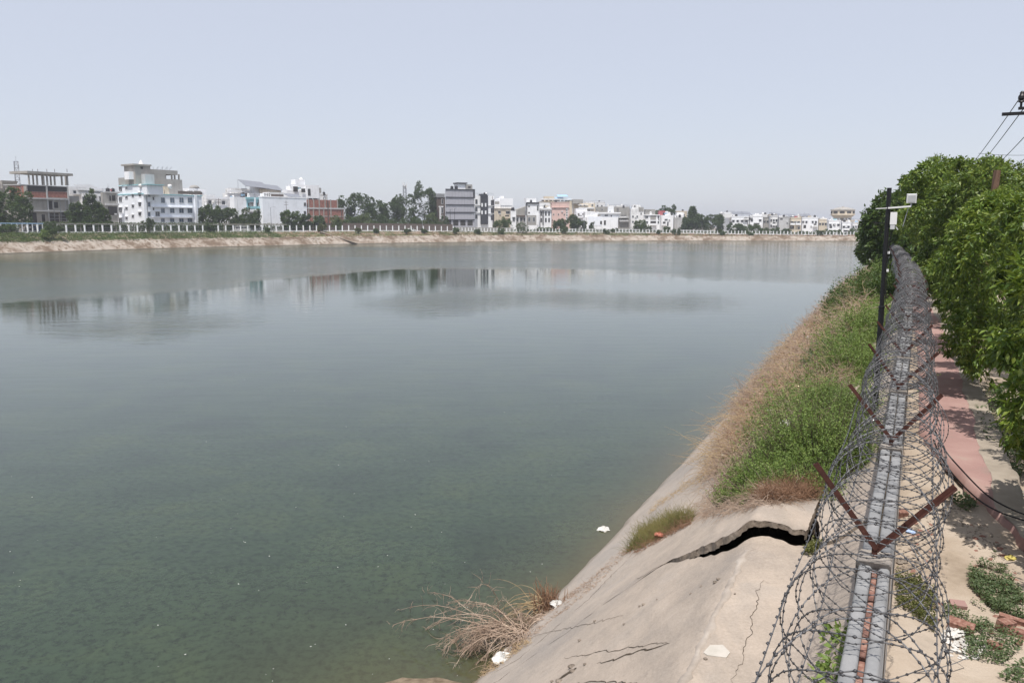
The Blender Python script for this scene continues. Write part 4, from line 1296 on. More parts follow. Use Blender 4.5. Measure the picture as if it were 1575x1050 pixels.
bush_px(1150, 728, (0.40, 0.45, 0.26), 900, 0.045, 'small olive shrub at the water side edge of the green growth', 211, 'leaf_olive')
bush_px(1196, 706, (0.45, 0.5, 0.34), 1000, 0.05, 'dusty grey green weed bush between the snagged bag and the bright shrub', 212, 'leaf_weed')
bush_px(1280, 660, (0.5, 0.7, 0.55), 1500, 0.055, 'tall bright sprouting shrub behind the large bright green one', 213, 'leaf_pale')
bush_px(1190, 668, (0.35, 0.4, 0.22), 600, 0.05, 'little dark shrub at the edge of the dry brush below the bag', 214, 'leaf_mid')
bush_px(1246, 604, (0.5, 0.8, 0.36), 1000, 0.065, 'olive shrub beside the pile of grey brown brush', 215, 'leaf_olive')
bush_px(1270, 560, (0.7, 1.2, 0.40), 1300, 0.08, 'grey green weed bush just beyond the pile of grey brown brush', 216, 'leaf_weed')
# undergrowth filling the band between the shrubs
def scatter_st(n, s0, s1, tf, rng, bias=1.0):
    s = s0 + (s1 - s0) * rng.uniform(0, 1, n) ** bias
    lo = np.array([tf(x)[0] for x in s]); hi = np.array([tf(x)[1] for x in s])
    t = lo + (hi - lo) * rng.uniform(0, 1, n)
    return s, t
def npos(s, t, z):
    return np.stack([s * SD[0] + t * TD[0], s * SD[1] + t * TD[1], z], 1)
rng = np.random.default_rng(31)
def gb(s):
    return (lerp_tab([(12.4, -1.6), (14, -2.5), (17, -2.9), (22, -2.4), (32, -2.7), (50, -3.1), (80, -3.8)], s), tw(s) - 0.22)
for (s0, s1, n, leaf, hgt) in ((12.6, 20, 1400, 0.046, 0.26), (20, 34, 1900, 0.066, 0.36), (34, 80, 2300, 0.12, 0.6)):
    s, t = scatter_st(n, s0, s1, gb, rng, 1.2)
    patch = np.array([lump(61, a * 0.8, b2 * 1.1) for a, b2 in zip(s, t)])
    edge = np.array([(b2 - gb(a)[0]) for a, b2 in zip(s, t)])
    k_ = (patch > -0.04) & ~((s > 19.3) & (s < 23.5) & (t < -1.0 + 0.5 * np.sin(s * 2.2))) & (edge + 0.5 * np.array([lump(63, a * 2.1, b2 * 2.0) for a, b2 in zip(s, t)]) > 0.1)
    s, t, patch = s[k_], t[k_], patch[k_]
    z = np.array([bank_z(b2) for b2 in t])
    hh = hgt * (0.75 + 0.45 * patch) * rng.uniform(0.5, 1.2, len(s))
    tag(obj_from('undergrowth', sprig_mesh('undergrowth', npos(s, t, z), hh, np.tile(np.array([0.0, 0.0, 0.5]), (len(s), 1)) + rng.normal(size=(len(s), 3)) * 0.3, 18, leaf, leaf * 0.48, rng), 'leaf_shrub'), 'green leafy ground cover between the wall and the dry brush', 'undergrowth', None, 'stuff')

# dry brush
def brush(name, n, s0, s1, tf, length, rad, mat, label, up=0.45, droop=0.25, z0=0.0, zr=0.25, bias=1.3, seg=4, wob=0.3, patchy=-9, pull=(0, 0)):
    s, t = scatter_st(n, s0, s1, tf, rng, bias)
    patch = np.array([lump(71, a * 1.1, b2 * 1.6) for a, b2 in zip(s, t)])
    k_ = patch > patchy
    s, t = s[k_], t[k_]
    z = np.array([max(bank_z(b2), 0.0) for b2 in t]) + z0 + rng.uniform(0, zr, len(s))
    d = rng.normal(size=(len(s), 3)); d[:, 2] = np.abs(d[:, 2]) * up
    d += np.array([TD[0], TD[1], 0]) * pull[0] + np.array([SD[0], SD[1], 0]) * pull[1]
    ln = length * rng.uniform(0.4, 1.3, len(s))
    sc = np.clip(s / 16, 0.8, 4)
    tag(obj_from(name, strand_mesh(name, npos(s, t, z), d, ln, rad * sc, droop * rng.uniform(0.3, 1.5, len(s)), rng, seg, wob), mat), label, 'dry brush', None, 'stuff')
def db(s):
    return (lerp_tab([(14, -2.6), (17, -3.5), (22, -4.3), (28, -5.1), (36, -5.7), (50, -6.3), (70, -6.6), (100, -6.9)], s), lerp_tab([(14, -1.2), (18, -1.3), (24, -1.2), (40, -1.4), (70, -1.6), (100, -2.4)], s))
brush('dry_brush', 7000, 14.5, 34, db, 0.85, 0.0060, 'twig', 'tangled pale dry brush lying on the slope by the green shrubs', 0.75, 0.30, 0.0, 0.25, wob=0.42, patchy=-0.25)
brush('dry_brush', 7000, 30, 120, db, 1.2, 0.0060, 'twig', 'dry brush along the far stretch of the near bank', 0.7, 0.30, 0.0, 0.5, 1.6, wob=0.42, patchy=-0.5)
brush('russet_brush', 5200, 18, 80, lambda s: (db(s)[0] + 0.3, db(s)[1] - 0.8), 0.6, 0.0055, 'russet', 'reddish brown dead plants mixed in the dry brush', 0.8, 0.2, 0.0, 0.35, 1.4)
brush('pale_stalks', 1600, 17, 60, lambda s: (db(s)[0] - 0.1, db(s)[1]), 1.1, 0.006, 'straw', 'long pale bent stalks sticking out of the dry brush towards the water', 0.55, 0.22, 0.05, 0.35, 1.4, 5, 0.2, -9, (-0.7, 0))
# russet dead plants at the front, on the heaved slab
def px_region(poly, n):
    xs = [p[0] for p in poly]; ys = [p[1] for p in poly]
    out = []
    while len(out) < n:
        x, y = random.uniform(min(xs), max(xs)), random.uniform(min(ys), max(ys))
        if inside(poly, x, y):
            s, t, z = bank_at(x, y)
            out.append((s, t, z + (lift(s, t) if s > crack_s(max(t, CK_T0)) and t < GAP_T else 0)))
    return np.array(out)
def px_brush(name, poly, n, length, rad, mat, label, up=0.9, droop=0.2, wob=0.3, zr=0.1, pull=(0, 0), cat='dry brush', seg=4):
    a = px_region(poly, n)
    z = a[:, 2] + rng.uniform(0, zr, n)
    d = rng.normal(size=(n, 3)); d[:, 2] = np.abs(d[:, 2]) * up
    d += np.array([TD[0], TD[1], 0]) * pull[0] + np.array([SD[0], SD[1], 0]) * pull[1]
    tag(obj_from(name, strand_mesh(name, npos(a[:, 0], a[:, 1], z), d, length * rng.uniform(0.5, 1.3, n), rad, droop * rng.uniform(0.3, 1.6, n), rng, seg, wob), mat), label, cat, None, 'stuff')
px_brush('russet_brush', [(1165, 768), (1255, 752), (1258, 775), (1215, 790), (1150, 785)], 2600, 0.22, 0.0035, 'russet', 'russet dead plants on top of the heaved slab', 1.0, 0.1, 0.4, 0.14)
px_brush('dry_brush', [(1085, 765), (1130, 745), (1250, 765), (1210, 792), (1120, 800), (1075, 800)], 1900, 0.40, 0.004, 'twig', 'matted grey brown twigs spread over the heaved slab', 0.35, 0.35, 0.3, 0.05, (-0.3, 0))
px_brush('dry_brush', [(1110, 690), (1180, 640), (1230, 660), (1190, 720), (1120, 740)], 1900, 0.5, 0.0048, 'twig', 'dry branches around the snagged white bag', 0.7, 0.3, 0.35, 0.2)
px_brush('dry_straw', [(1085, 712), (1115, 700), (1130, 715), (1105, 730), (1082, 735)], 700, 0.34, 0.004, 'straw', 'tuft of golden dry straw on the slope below the shrubs', 1.0, 0.35, 0.25, 0.12)
px_brush('dry_straw', [(1050, 745), (1085, 728), (1090, 735), (1045, 760), (1000, 790), (1000, 783)], 420, 0.2, 0.004, 'straw', 'thin line of dry straw along the joint of the slope', 0.4, 0.4, 0.3, 0.03)
px_brush('grass_tuft', [(962, 852), (985, 818), (1030, 796), (1068, 790), (1066, 800), (1020, 825), (985, 846)], 2300, 0.30, 0.0040, 'reed', 'tuft of half dry grass growing from the joint in the slope', 1.9, 0.12, 0.2, 0.03, (0, 0), 'grass')
px_brush('russet_brush', [(962, 854), (975, 838), (1060, 800), (1066, 806), (1020, 830), (985, 850)], 700, 0.22, 0.004, 'russet', 'brown dead stems along the lower edge of the grass tuft', 1.0, 0.2, 0.3, 0.04)
px_brush('wrack_line', [(690, 1050), (745, 1000), (830, 945), (900, 895), (960, 845), (968, 852), (905, 912), (840, 962), (760, 1030), (735, 1050)], 2600, 0.13, 0.0045, 'twig', 'line of broken dry stems washed up along the slope', 0.15, 0.3, 0.3, 0.02)
px_brush('wrack_line', [(570, 1050), (640, 1042), (740, 1020), (800, 985), (820, 985), (760, 1035), (720, 1050)], 900, 0.14, 0.0045, 'straw', 'straw and small trash washed onto the mud', 0.15, 0.3, 0.3, 0.08)
# sprigs of green by the crack and beside the wall
def weed_patch(name, pts, leaf, hgt, mat, label, dens_up=0.5):
    a = np.array(pts)
    m_ = np.array([lump(81, q[0] * 2.6, q[1] * 3.1) + lump(82, q[0] * 7, q[1] * 6) * 0.7 for q in a])
    a = a[m_ > -0.12] if len(a) > 450 else a
    n = len(a)
    z = a[:, 2] + rng.uniform(0, 1, n) * hgt
    d = rng.normal(size=(n, 3)); d[:, 2] = np.abs(d[:, 2]) * dens_up
    tag(obj_from(name, leaf_mesh(name, npos(a[:, 0], a[:, 1], z), d, leaf, leaf * 0.5, rng), mat), label, 'weeds', None, 'stuff')
weed_patch('weeds', px_region([(1236, 850), (1252, 835), (1262, 840), (1245, 856)], 260), 0.05, 0.09, 'leaf_olive', 'small green weed in the corner of the broken slab')
weed_patch('weeds', [tuple(x) for x in np.column_stack([rng.uniform(5.7, 7.4, 420), rng.uniform(-0.42, -0.16, 420), np.full(420, 3.9)])], 0.09, 0.3, 'leaf_shrub', 'green weed growing at the foot of the wall in the bottom of the photo')
weed_patch('weeds', gpts([(1490, 868), (1530, 850), (1575, 915), (1575, 955), (1530, 935), (1490, 900)], 6500), 0.032, 0.10, 'leaf_weed', 'patch of small grey green weeds right of the wall')
weed_patch('weeds', gpts([(1450, 925), (1500, 920), (1545, 950), (1490, 975), (1455, 955)], 1800), 0.03, 0.08, 'leaf_weed', 'thin weeds around the red brick')
weed_patch('weeds', gpts([(1490, 960), (1560, 965), (1575, 985), (1545, 1012), (1480, 1000)], 1500), 0.032, 0.08, 'leaf_weed', 'weeds below the brick ends at the right edge')
weed_patch('weeds', gpts([(1376, 885), (1440, 905), (1440, 985), (1380, 960)], 3400), 0.032, 0.10, 'leaf_olive', 'yellowish weeds behind the wire coil at the foot of the wall')
weed_patch('weeds', gpts([(1455, 765), (1480, 760), (1505, 785), (1480, 790)], 500), 0.05, 0.12, 'leaf_weed', 'weeds at the broken end of the path')
weed_patch('weeds', gpts([(1490, 590), (1575, 600), (1575, 730), (1520, 715)], 3800), 0.07, 0.20, 'leaf_weed', 'grass and weeds under the trees right of the path')
weed_patch('weeds', gpts([(1540, 1030), (1575, 1000), (1575, 1050)], 160), 0.045, 0.07, 'leaf_weed', 'few weeds in the bottom right corner')

# dead branch lying in the water by the shore, and the dry stump beside it
s0, t0, _ = (*st(on_z(790, 985, 0)), 0)
r = empty('dry_branch', N(s0, t0, 0.05), 0, 'big dead bush with arching dry branches lying in the shallow water', 'dead bush')
rng = np.random.default_rng(77)
def loc_px(x, y, z=0.0):
    return np.array(on_z(x, y, z)) - np.array(N(s0, t0, 0.05))
def arching(name, roots, n, length, rad, dirs, up, droop, mat, parent, seg=7, wob=0.13, spread=0.38):
    k = rng.integers(0, len(roots), n)
    p = np.array(roots)[k] + rng.normal(size=(n, 3)) * np.array([0.10, 0.10, 0.05])
    d = unit(np.array(dirs)[k]) + rng.normal(size=(n, 3)) * spread + np.array([0, 0, up])
    return obj_from(name, strand_mesh(name, p, d, length * rng.uniform(0.45, 1.2, n), rad, droop * rng.uniform(0.6, 1.4, n), rng, seg, wob), mat, parent)
root = loc_px(800, 985, 0.15)
toward = lambda x, y: unit((loc_px(x, y) - root)[None])[0]
def dead_bush(specs, parent):
    main, tw_p, tw_d = MB(), [], []
    for (p0, aim, n, ln, up, droop, spread, rad) in specs:
        for _ in range(n):
            p = np.array(p0) + rng.normal(size=3) * np.array([0.12, 0.12, 0.05])
            d = unit((np.array(aim) + rng.normal(size=3) * spread + np.array([0, 0, up]))[None])[0]
            L = ln * rng.uniform(0.55, 1.15); pts = [p.copy()]
            for q in range(9):
                d = unit((d + rng.normal(size=3) * 0.10 + np.array([0, 0, -droop]))[None])[0]
                p = p + d * L / 9; pts.append(p.copy())
                if q >= 2:
                    for _k in range(3):
                        tw_p.append(p + rng.normal(size=3) * 0.015); tw_d.append(d * 0.7 + rng.normal(size=3) * 0.75 + np.array([0, 0, -0.15]))
            main.tube([tuple(q) for q in pts], [rad * (1 - 0.075 * q) for q in range(10)], 4, False)
    main.build('branches', 'twig', parent)
    obj_from('twigs', strand_mesh('twigs', np.array(tw_p), np.array(tw_d), 0.26 * rng.uniform(0.4, 1.4, len(tw_p)), 0.0050, 0.16 * rng.uniform(0.2, 1.6, len(tw_p)), rng, 4, 0.28), 'twig', parent)
dead_bush([(root, toward(610, 940), 11, 3.1, 0.9, 0.15, 0.15, 0.010),
           (root + np.array([-0.15, 0.05, 0.1]), toward(690, 1005), 34, 1.9, 0.9, 0.24, 0.36, 0.008),
           (root + np.array([0.1, -0.1, 0.1]), toward(745, 1040), 24, 1.4, 0.9, 0.30, 0.36, 0.008),
           (loc_px(835, 955, 0.35), toward(760, 1000), 18, 1.1, 0.8, 0.34, 0.45, 0.008),
           (root + np.array([0.1, 0.2, 0.1]), toward(700, 950), 20, 1.6, 0.8, 0.26, 0.40, 0.008)], r)
r = empty('dry_stump', N(*st(on_z(843, 935, 0.2)), 0.1), 0, 'upright tuft of dead brown stalks at the waterline behind the fallen bush', 'dead plant')
arching('stalks', [[0, 0, 0.0], [0.1, -0.1, 0], [-0.05, 0.12, 0]], 150, 0.55, 0.014, [[0.0, 0.0, 1.0], [0.1, 0.1, 1], [-0.1, 0, 1]], 1.6, 0.05, 'russet', r, 5, 0.12)
arching('stalks', [[0, 0, 0.2], [-0.2, 0.1, 0.1]], 40, 1.0, 0.007, [[-1, 0.1, 0.4], [-1, -0.2, 0.2]], 0.3, 0.25, 'straw', r, 7, 0.12)
arching('twigs', [[0, -0.3, 0], [-0.1, -0.6, 0]], 320, 0.42, 0.005, [[-0.3, -0.5, 0.3], [0.1, -0.5, 0.2]], 0.5, 0.35, 'twig', r, 5, 0.2)

px_brush('dry_brush', [(1205, 600), (1300, 560), (1315, 590), (1235, 622)], 1500, 0.6, 0.0055, 'twig', 'pile of grey brown brush between two clumps of green shrubs', 0.7, 0.3, 0.4, 0.25)
# ------------------------------------------------------------------ far side: fence, pergola, sheds
def fence_line(x0, x1, off):
    pts = []
    x = x0
    while x <= x1:
        pts.append(far_pt(x, off)); x += 6
    return pts
def along_pts(pts, step):
    out, acc = [pts[0]], 0.0
    for a, b2 in zip(pts, pts[1:]):
        l = (b2 - a).length
        d = step - acc
        while d <= l:
            out.append(a.lerp(b2, d / l)); d += step
        acc = l - (d - step)
    return out
def make_fence(x0, x1, off, step, ph, w, label, rail):
    pts = fence_line(x0, x1, off)
    p0 = pts[0]
    r = empty('park_fence', p0, 0, label, 'fence')
    post_me = MB().box(-w / 2, w / 2, -w / 2, w / 2, -0.3, ph).box(-w * 0.62, w * 0.62, -w * 0.62, w * 0.62, ph, ph + 0.1).mesh('post')
    pp = along_pts(pts, step)[:295]
    for q in pp:
        o = obj_from('post', post_me, 'white', r); o.location = q - p0
    mb = MB()
    for a, b2 in zip(pts, pts[1:]):
        a, b2 = a - p0, b2 - p0
        mb.bar(a + Vector((0, 0, 0.15)), b2 + Vector((0, 0, 0.15)), 0.2, 0.7)
    mb.build('plinth', 'white2', r)
    mb = MB()
    for a, b2 in zip(pts, pts[1:]):
        a, b2 = a - p0, b2 - p0
        for h in rail:
            mb.bar(a + Vector((0, 0, h)), b2 + Vector((0, 0, h)), 0.06, 0.06)
    mb.build('rail', 'steel', r)
    return r
make_fence(30, 705, 14, 3.25, 2.5, 0.42, 'white post fence along the left part of the far bank', (0.9, 1.6))
make_fence(706, 1338, 14, 1.75, 1.9, 0.36, 'white close set post fence along the right part of the far bank', (0.8, 1.4))

def strip(x0, x1, off, z0, z1, thick, name, mat, label, cat, par=None):
    pts = fence_line(x0, x1, off)
    p0 = pts[0]
    mb = MB()
    for a, b2 in zip(pts, pts[1:]):
        a, b2 = a - p0, b2 - p0
        mb.bar(a + Vector((0, 0, (z0 + z1) / 2)), b2 + Vector((0, 0, (z0 + z1) / 2)), thick, z1 - z0)
    o = mb.build(name, mat, par)
    if par is None:
        o.location = p0
        tag(o, label, cat)
    return o
def pergola(x0, x1, off, h, label, vines):
    pts = fence_line(x0, x1, off)
    r = empty('pergola', pts[0], 0, label, 'pergola')
    s_ = strip(x0, x1, off, h, h + 0.35, 0.5, 'beam', 'concrete', None, None, r)
    s2 = strip(x0, x1, off + 3.2, h, h + 0.35, 0.5, 'beam', 'concrete', None, None, r); s2.location = far_pt(x0, off + 3.2) - pts[0]
    cols = MB(); sl = MB()
    pp = along_pts(fence_line(x0, x1, off + 3.2), 6.5)
    col_me = MB().box(-0.15, 0.15, -0.15, 0.15, -0.2, h).mesh('column')
    for q in pp:
        o = obj_from('column', col_me, 'concrete', r); o.location = q - pts[0]
    a_, b_ = along_pts(pts, 1.6), along_pts(fence_line(x0, x1, off + 3.2), 1.6)
    for a, b2 in zip(a_, b_):
        sl.bar(a - pts[0] + Vector((0, 0, h + 0.42)), b2 - pts[0] + Vector((0, 0, h + 0.42)), 0.15, 0.2)
    sl.build('slats', 'brown', r)['kind'] = 'stuff'
    rng = np.random.default_rng(int(x0) + 5)
    if vines:
        n = int(vines * len(pts))
        k = rng.integers(0, len(a_), n)
        P_ = np.array([tuple(a_[i]) for i in k]) - np.array(pts[0])
        Q_ = np.array([tuple(b_[min(i, len(b_) - 1)]) for i in k]) - np.array(pts[0])
        u = rng.uniform(-0.1, 1, n)[:, None]
        p = P_ * (1 - u) + Q_ * u + rng.normal(size=(n, 3)) * np.array([0.6, 0.6, 0.16]) + np.array([0, 0, h + 0.45])
        hang = rng.uniform(0, 1, n) ** 6
        p[:, 2] -= hang * 1.6
        o = obj_from('creeper', leaf_mesh('creeper', p, rng.normal(size=(n, 3)), 0.42, 0.26, rng), 'leaf_olive' if vines < 60 else 'leaf_far', r)
        o['kind'] = 'stuff'
    return r
pergola(70, 345, 16.0, 2.75, 'long grey pergola overgrown with creeper behind the left fence', 70)
pergola(346, 447, 16.0, 2.75, 'pergola before the big blank white wall, nearly bare of creeper', 22)
strip(450, 700, 21, 0.0, 3.6, 0.4, 'compound_wall', 'brown', 'long dark brown compound wall behind the fence below the wood', 'wall')
strip(700, 792, 24, 0.0, 2.3, 0.4, 'compound_wall', 'grey', 'grey compound wall at the foot of the grey tiled block', 'wall')
strip(860, 1100, 26, 0.0, 1.9, 0.3, 'compound_wall', 'pale_grey', 'pale low compound wall behind the fence in the middle of the far bank', 'wall')

M['leaf_verge'] = leaf_mat('verge_grass', (0.035, 0.06, 0.018), (0.085, 0.135, 0.035), (0.16, 0.19, 0.06), 0.2)
def hedge_mass(name, x0, x1, off, z0, z1, depth, n, leaf, mat, label, seed, cat='hedge'):
    rng = np.random.default_rng(seed)
    xs = rng.uniform(x0, x1, n)
    tab = {}
    P_ = []
    for x in xs:
        k = int(x)
        if k not in tab: tab[k] = (far_pt(k, off), curve_at(k, off)[2])
        p, o_ = tab[k]
        u = rng.uniform(0, depth)
        hh = z1 * (0.8 + 0.28 * lump(seed, x * 0.13, 1.0))
        gz = 0.0
        if name == 'verge_grass':
            if lump(seed, x * 0.35, u * 0.8) + 0.6 * lump(seed + 1, x * 1.3, u * 2) < 0.0: continue
            cz = 3.25 if x < 700 else 3.25 - 1.15 * smooth(700, 1300, x)
            gz = (cz - p.z) * (1 - smooth(4.8, 13.5, off + u) if off + u > 4.8 else 1.0) - 0.8 * max(0, 4.8 - off - u)
        P_.append((p.x + o_.x * u + rng.normal() * 0.5, p.y + o_.y * u + rng.normal() * 0.5, p.z + gz + z0 + (hh - z0) * rng.uniform(0, 1) ** 0.7))
    n = len(P_)
    return tag(obj_from(name, leaf_mesh(name, np.array(P_), rng.normal(size=(n, 3)) + np.array([0.2, -0.3, 0]), leaf, leaf * 0.6, rng), mat), label, cat, None, 'stuff')
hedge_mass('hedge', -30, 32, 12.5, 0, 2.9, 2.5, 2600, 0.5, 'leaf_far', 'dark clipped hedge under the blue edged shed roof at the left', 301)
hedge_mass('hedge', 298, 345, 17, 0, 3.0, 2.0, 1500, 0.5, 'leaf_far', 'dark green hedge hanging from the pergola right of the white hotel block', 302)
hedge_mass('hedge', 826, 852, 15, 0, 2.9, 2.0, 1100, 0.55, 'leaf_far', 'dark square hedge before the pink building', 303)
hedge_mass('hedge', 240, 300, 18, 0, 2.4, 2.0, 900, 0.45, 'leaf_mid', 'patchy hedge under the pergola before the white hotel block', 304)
hedge_mass('verge_grass', -30, 64, 4.4, -0.1, 0.70, 8.0, 11900, 0.42, 'leaf_verge', 'green grass on top of the far bank at the left edge', 305, 'grass')
hedge_mass('verge_grass', 64, 235, 4.4, -0.1, 0.70, 8.0, 11050, 0.42, 'leaf_mid', 'green growth along the top of the far bank below the pergola', 306, 'grass')
hedge_mass('verge_grass', 235, 440, 4.4, -0.1, 0.80, 8.0, 15300, 0.42, 'leaf_verge', 'long strip of bright green growth on the far bank below the white buildings', 307, 'grass')
hedge_mass('verge_grass', 440, 700, 4.4, -0.1, 0.45, 8.0, 4420, 0.45, 'russet', 'brown and green patches on top of the far bank below the wood', 308, 'grass')
hedge_mass('verge_grass', 680, 1000, 4.4, -0.1, 0.65, 8.0, 7140, 0.5, 'leaf_olive', 'olive growth on the far bank in the middle of the photo', 309, 'grass')
hedge_mass('verge_grass', 1000, 1335, 4.4, -0.1, 0.55, 8.0, 6460, 0.55, 'russet', 'brown dry growth on the far bank at the right', 310, 'grass')

hedge_mass('hedge', 60, 470, 20, 0, 3.0, 2.0, 13000, 0.5, 'leaf_far', 'dark broken hedge in the shade behind the pergola', 311)
hedge_mass('hedge', 790, 1335, 17.5, 0, 1.7, 2.0, 11000, 0.5, 'leaf_far', 'dark low hedge behind the right hand fence', 312)
hedge_mass('bank_scrub', 440, 1335, 2.4, -1.9, -0.9, 2.6, 1500, 0.5, 'russet', 'scattered brown scrub on the slope of the far bank', 313, 'scrub')
hedge_mass('undergrowth', 522, 690, 32, 0, 6.0, 8.0, 7000, 0.6, 'leaf_far', 'dark undergrowth below the trees of the wood', 314, 'undergrowth')
# far shrubs on the bank
fs_src = []
def far_shrub(px, off, w, h, label, mat='leaf_far', zoff=0.0):
    k = len(fs_src)
    p = far_pt(px, off)
    if off < 12: p.z = p.z - (12 - off) * 0.2 + zoff
    rng = np.random.default_rng(330 + k)
    r = empty('bank_bush', p, 0, label, 'bush', 'bushes on the far bank')
    me, c = foliage_mesh('foliage', rng, (w / 2, w / 2, h / 2), 10, 230, 6, 0.42, 0.24, 0.2, 0.4)
    o = obj_from('foliage', me, mat, r); o.location = (0, 0, h * 0.42)
    mb = MB()
    for q in c[:5]: mb.tube([(0, 0, -0.2), (q[0] * 0.5, q[1] * 0.5, h * 0.25), (q[0], q[1], q[2] + h * 0.42)], [0.06, 0.05, 0.02], 4)
    mb.build('stems', 'bark', r)
    fs_src.append(r)
far_shrub(83, 6.0, 5.6, 3.6, 'big dark bush on the bank edge below the brick frame building', 'leaf_far')
far_shrub(70, 6.5, 4.5, 2.2, 'lighter bush left of the big dark bush on the bank', 'leaf_shrub')
far_shrub(79, 13.0, 3.6, 3.8, 'bushy plant at the fence behind the big dark bush', 'leaf_far')
far_shrub(230, 11.5, 3.8, 5.2, 'tall dark cone shaped bush before the white hotel block', 'leaf_far')
far_shrub(326, 12.5, 3.2, 3.6, 'dark round bush at the right end of the hedge', 'leaf_far')
far_shrub(412, 11.5, 2.8, 1.8, 'small bush at the end of the green strip', 'leaf_mid')
far_shrub(496, 12.0, 4.0, 3.2, 'olive bush at the top of the ramp', 'leaf_olive')
far_shrub(552, 8.5, 3.0, 2.2, 'grey green bush right of the ramp', 'leaf_olive')
far_shrub(579, 9.0, 2.4, 1.7, 'small dark bush on the bank below the wood', 'leaf_far')
far_shrub(628, 8.5, 3.8, 1.9, 'low dark bush below the tall tree', 'leaf_far')
far_shrub(653, 8.5, 3.2, 2.3, 'round bush right of the low dark one', 'leaf_far')
far_shrub(700, 6.5, 3.6, 3.4, 'pointed bush on the bank under the grey tiled block', 'leaf_far')
far_shrub(733, 8.0, 4.4, 2.2, 'bush under the black and white building', 'leaf_far')
far_shrub(770, 7.0, 4.4, 3.6, 'green bush spilling down the bank left of the large one', 'leaf_mid')
far_shrub(806, 9.5, 7.2, 5.6, 'large dark bush before the fence in the middle of the far bank', 'leaf_far')
far_shrub(867, 8.5, 4.4, 3.4, 'dark bush right of the square hedge', 'leaf_far')
far_shrub(933, 8.5, 3.6, 2.8, 'bush on the bank before the pale blue wall', 'leaf_far')
far_shrub(944, 14.5, 4.0, 2.6, 'bush at the fence right of the pale blue wall', 'leaf_far')
far_shrub(1012, 9.5, 3.2, 2.2, 'small bush left of the pale concrete strip on the bank', 'leaf_far')
far_shrub(1040, 7.5, 4.2, 3.6, 'bush right of the pale concrete strip on the bank', 'leaf_far')
far_shrub(1111, 7.5, 4.2, 3.6, 'bush on the bank below the dark wide trees', 'leaf_mid')
far_shrub(1155, 6.5, 4.0, 3.2, 'bush on the bank at the end of the dark wide trees', 'leaf_mid')
far_shrub(1262, 9.5, 4.0, 3.2, 'bush on the bank below the white flats at the right', 'leaf_far')

# ramp down the far bank, pale strip and stones
def ramp_strip(pix, w, name, label, cat, mat='cement'):
    p0 = Vector(pix[0]); mb = MB()
    a, b2 = Vector(pix[0]), Vector(pix[1])
    mb.bar(a, b2, w, 0.4)
    o = mb.build(name, mat)
    return tag(o, label, cat)
def bank_px(px, off, z):
    return far_pt(px, off, z)
ra = [bank_px(494, 10.5, 4.85), bank_px(549, 0.3, 0.15)]
ro = tag(empty('bank_ramp', ra[0], 0, 'long slanting concrete ramp with dark side channels down the far bank', 'ramp'))
d_ = (ra[1] - ra[0])
MB().bar(Vector((0, 0, 0.05)), d_ + Vector((0, 0, 0.05)), 3.2, 0.7).build('deck', 'cement', ro)
sd = Vector((-d_.y, d_.x, 0)).normalized()
for e in (-1, 1):
    MB().bar(sd * 1.75 * e + Vector((0, 0, 0.0)), d_ + sd * 1.75 * e + Vector((0, 0, 0.0)), 0.35, 0.5).build('channel', 'crack', ro)
ramp_strip([bank_px(1031, 12.5, 3.9), bank_px(1041, 0.6, 0.3)], 1.6, 'bank_steps', 'narrow pale concrete strip running down the far bank', 'steps')

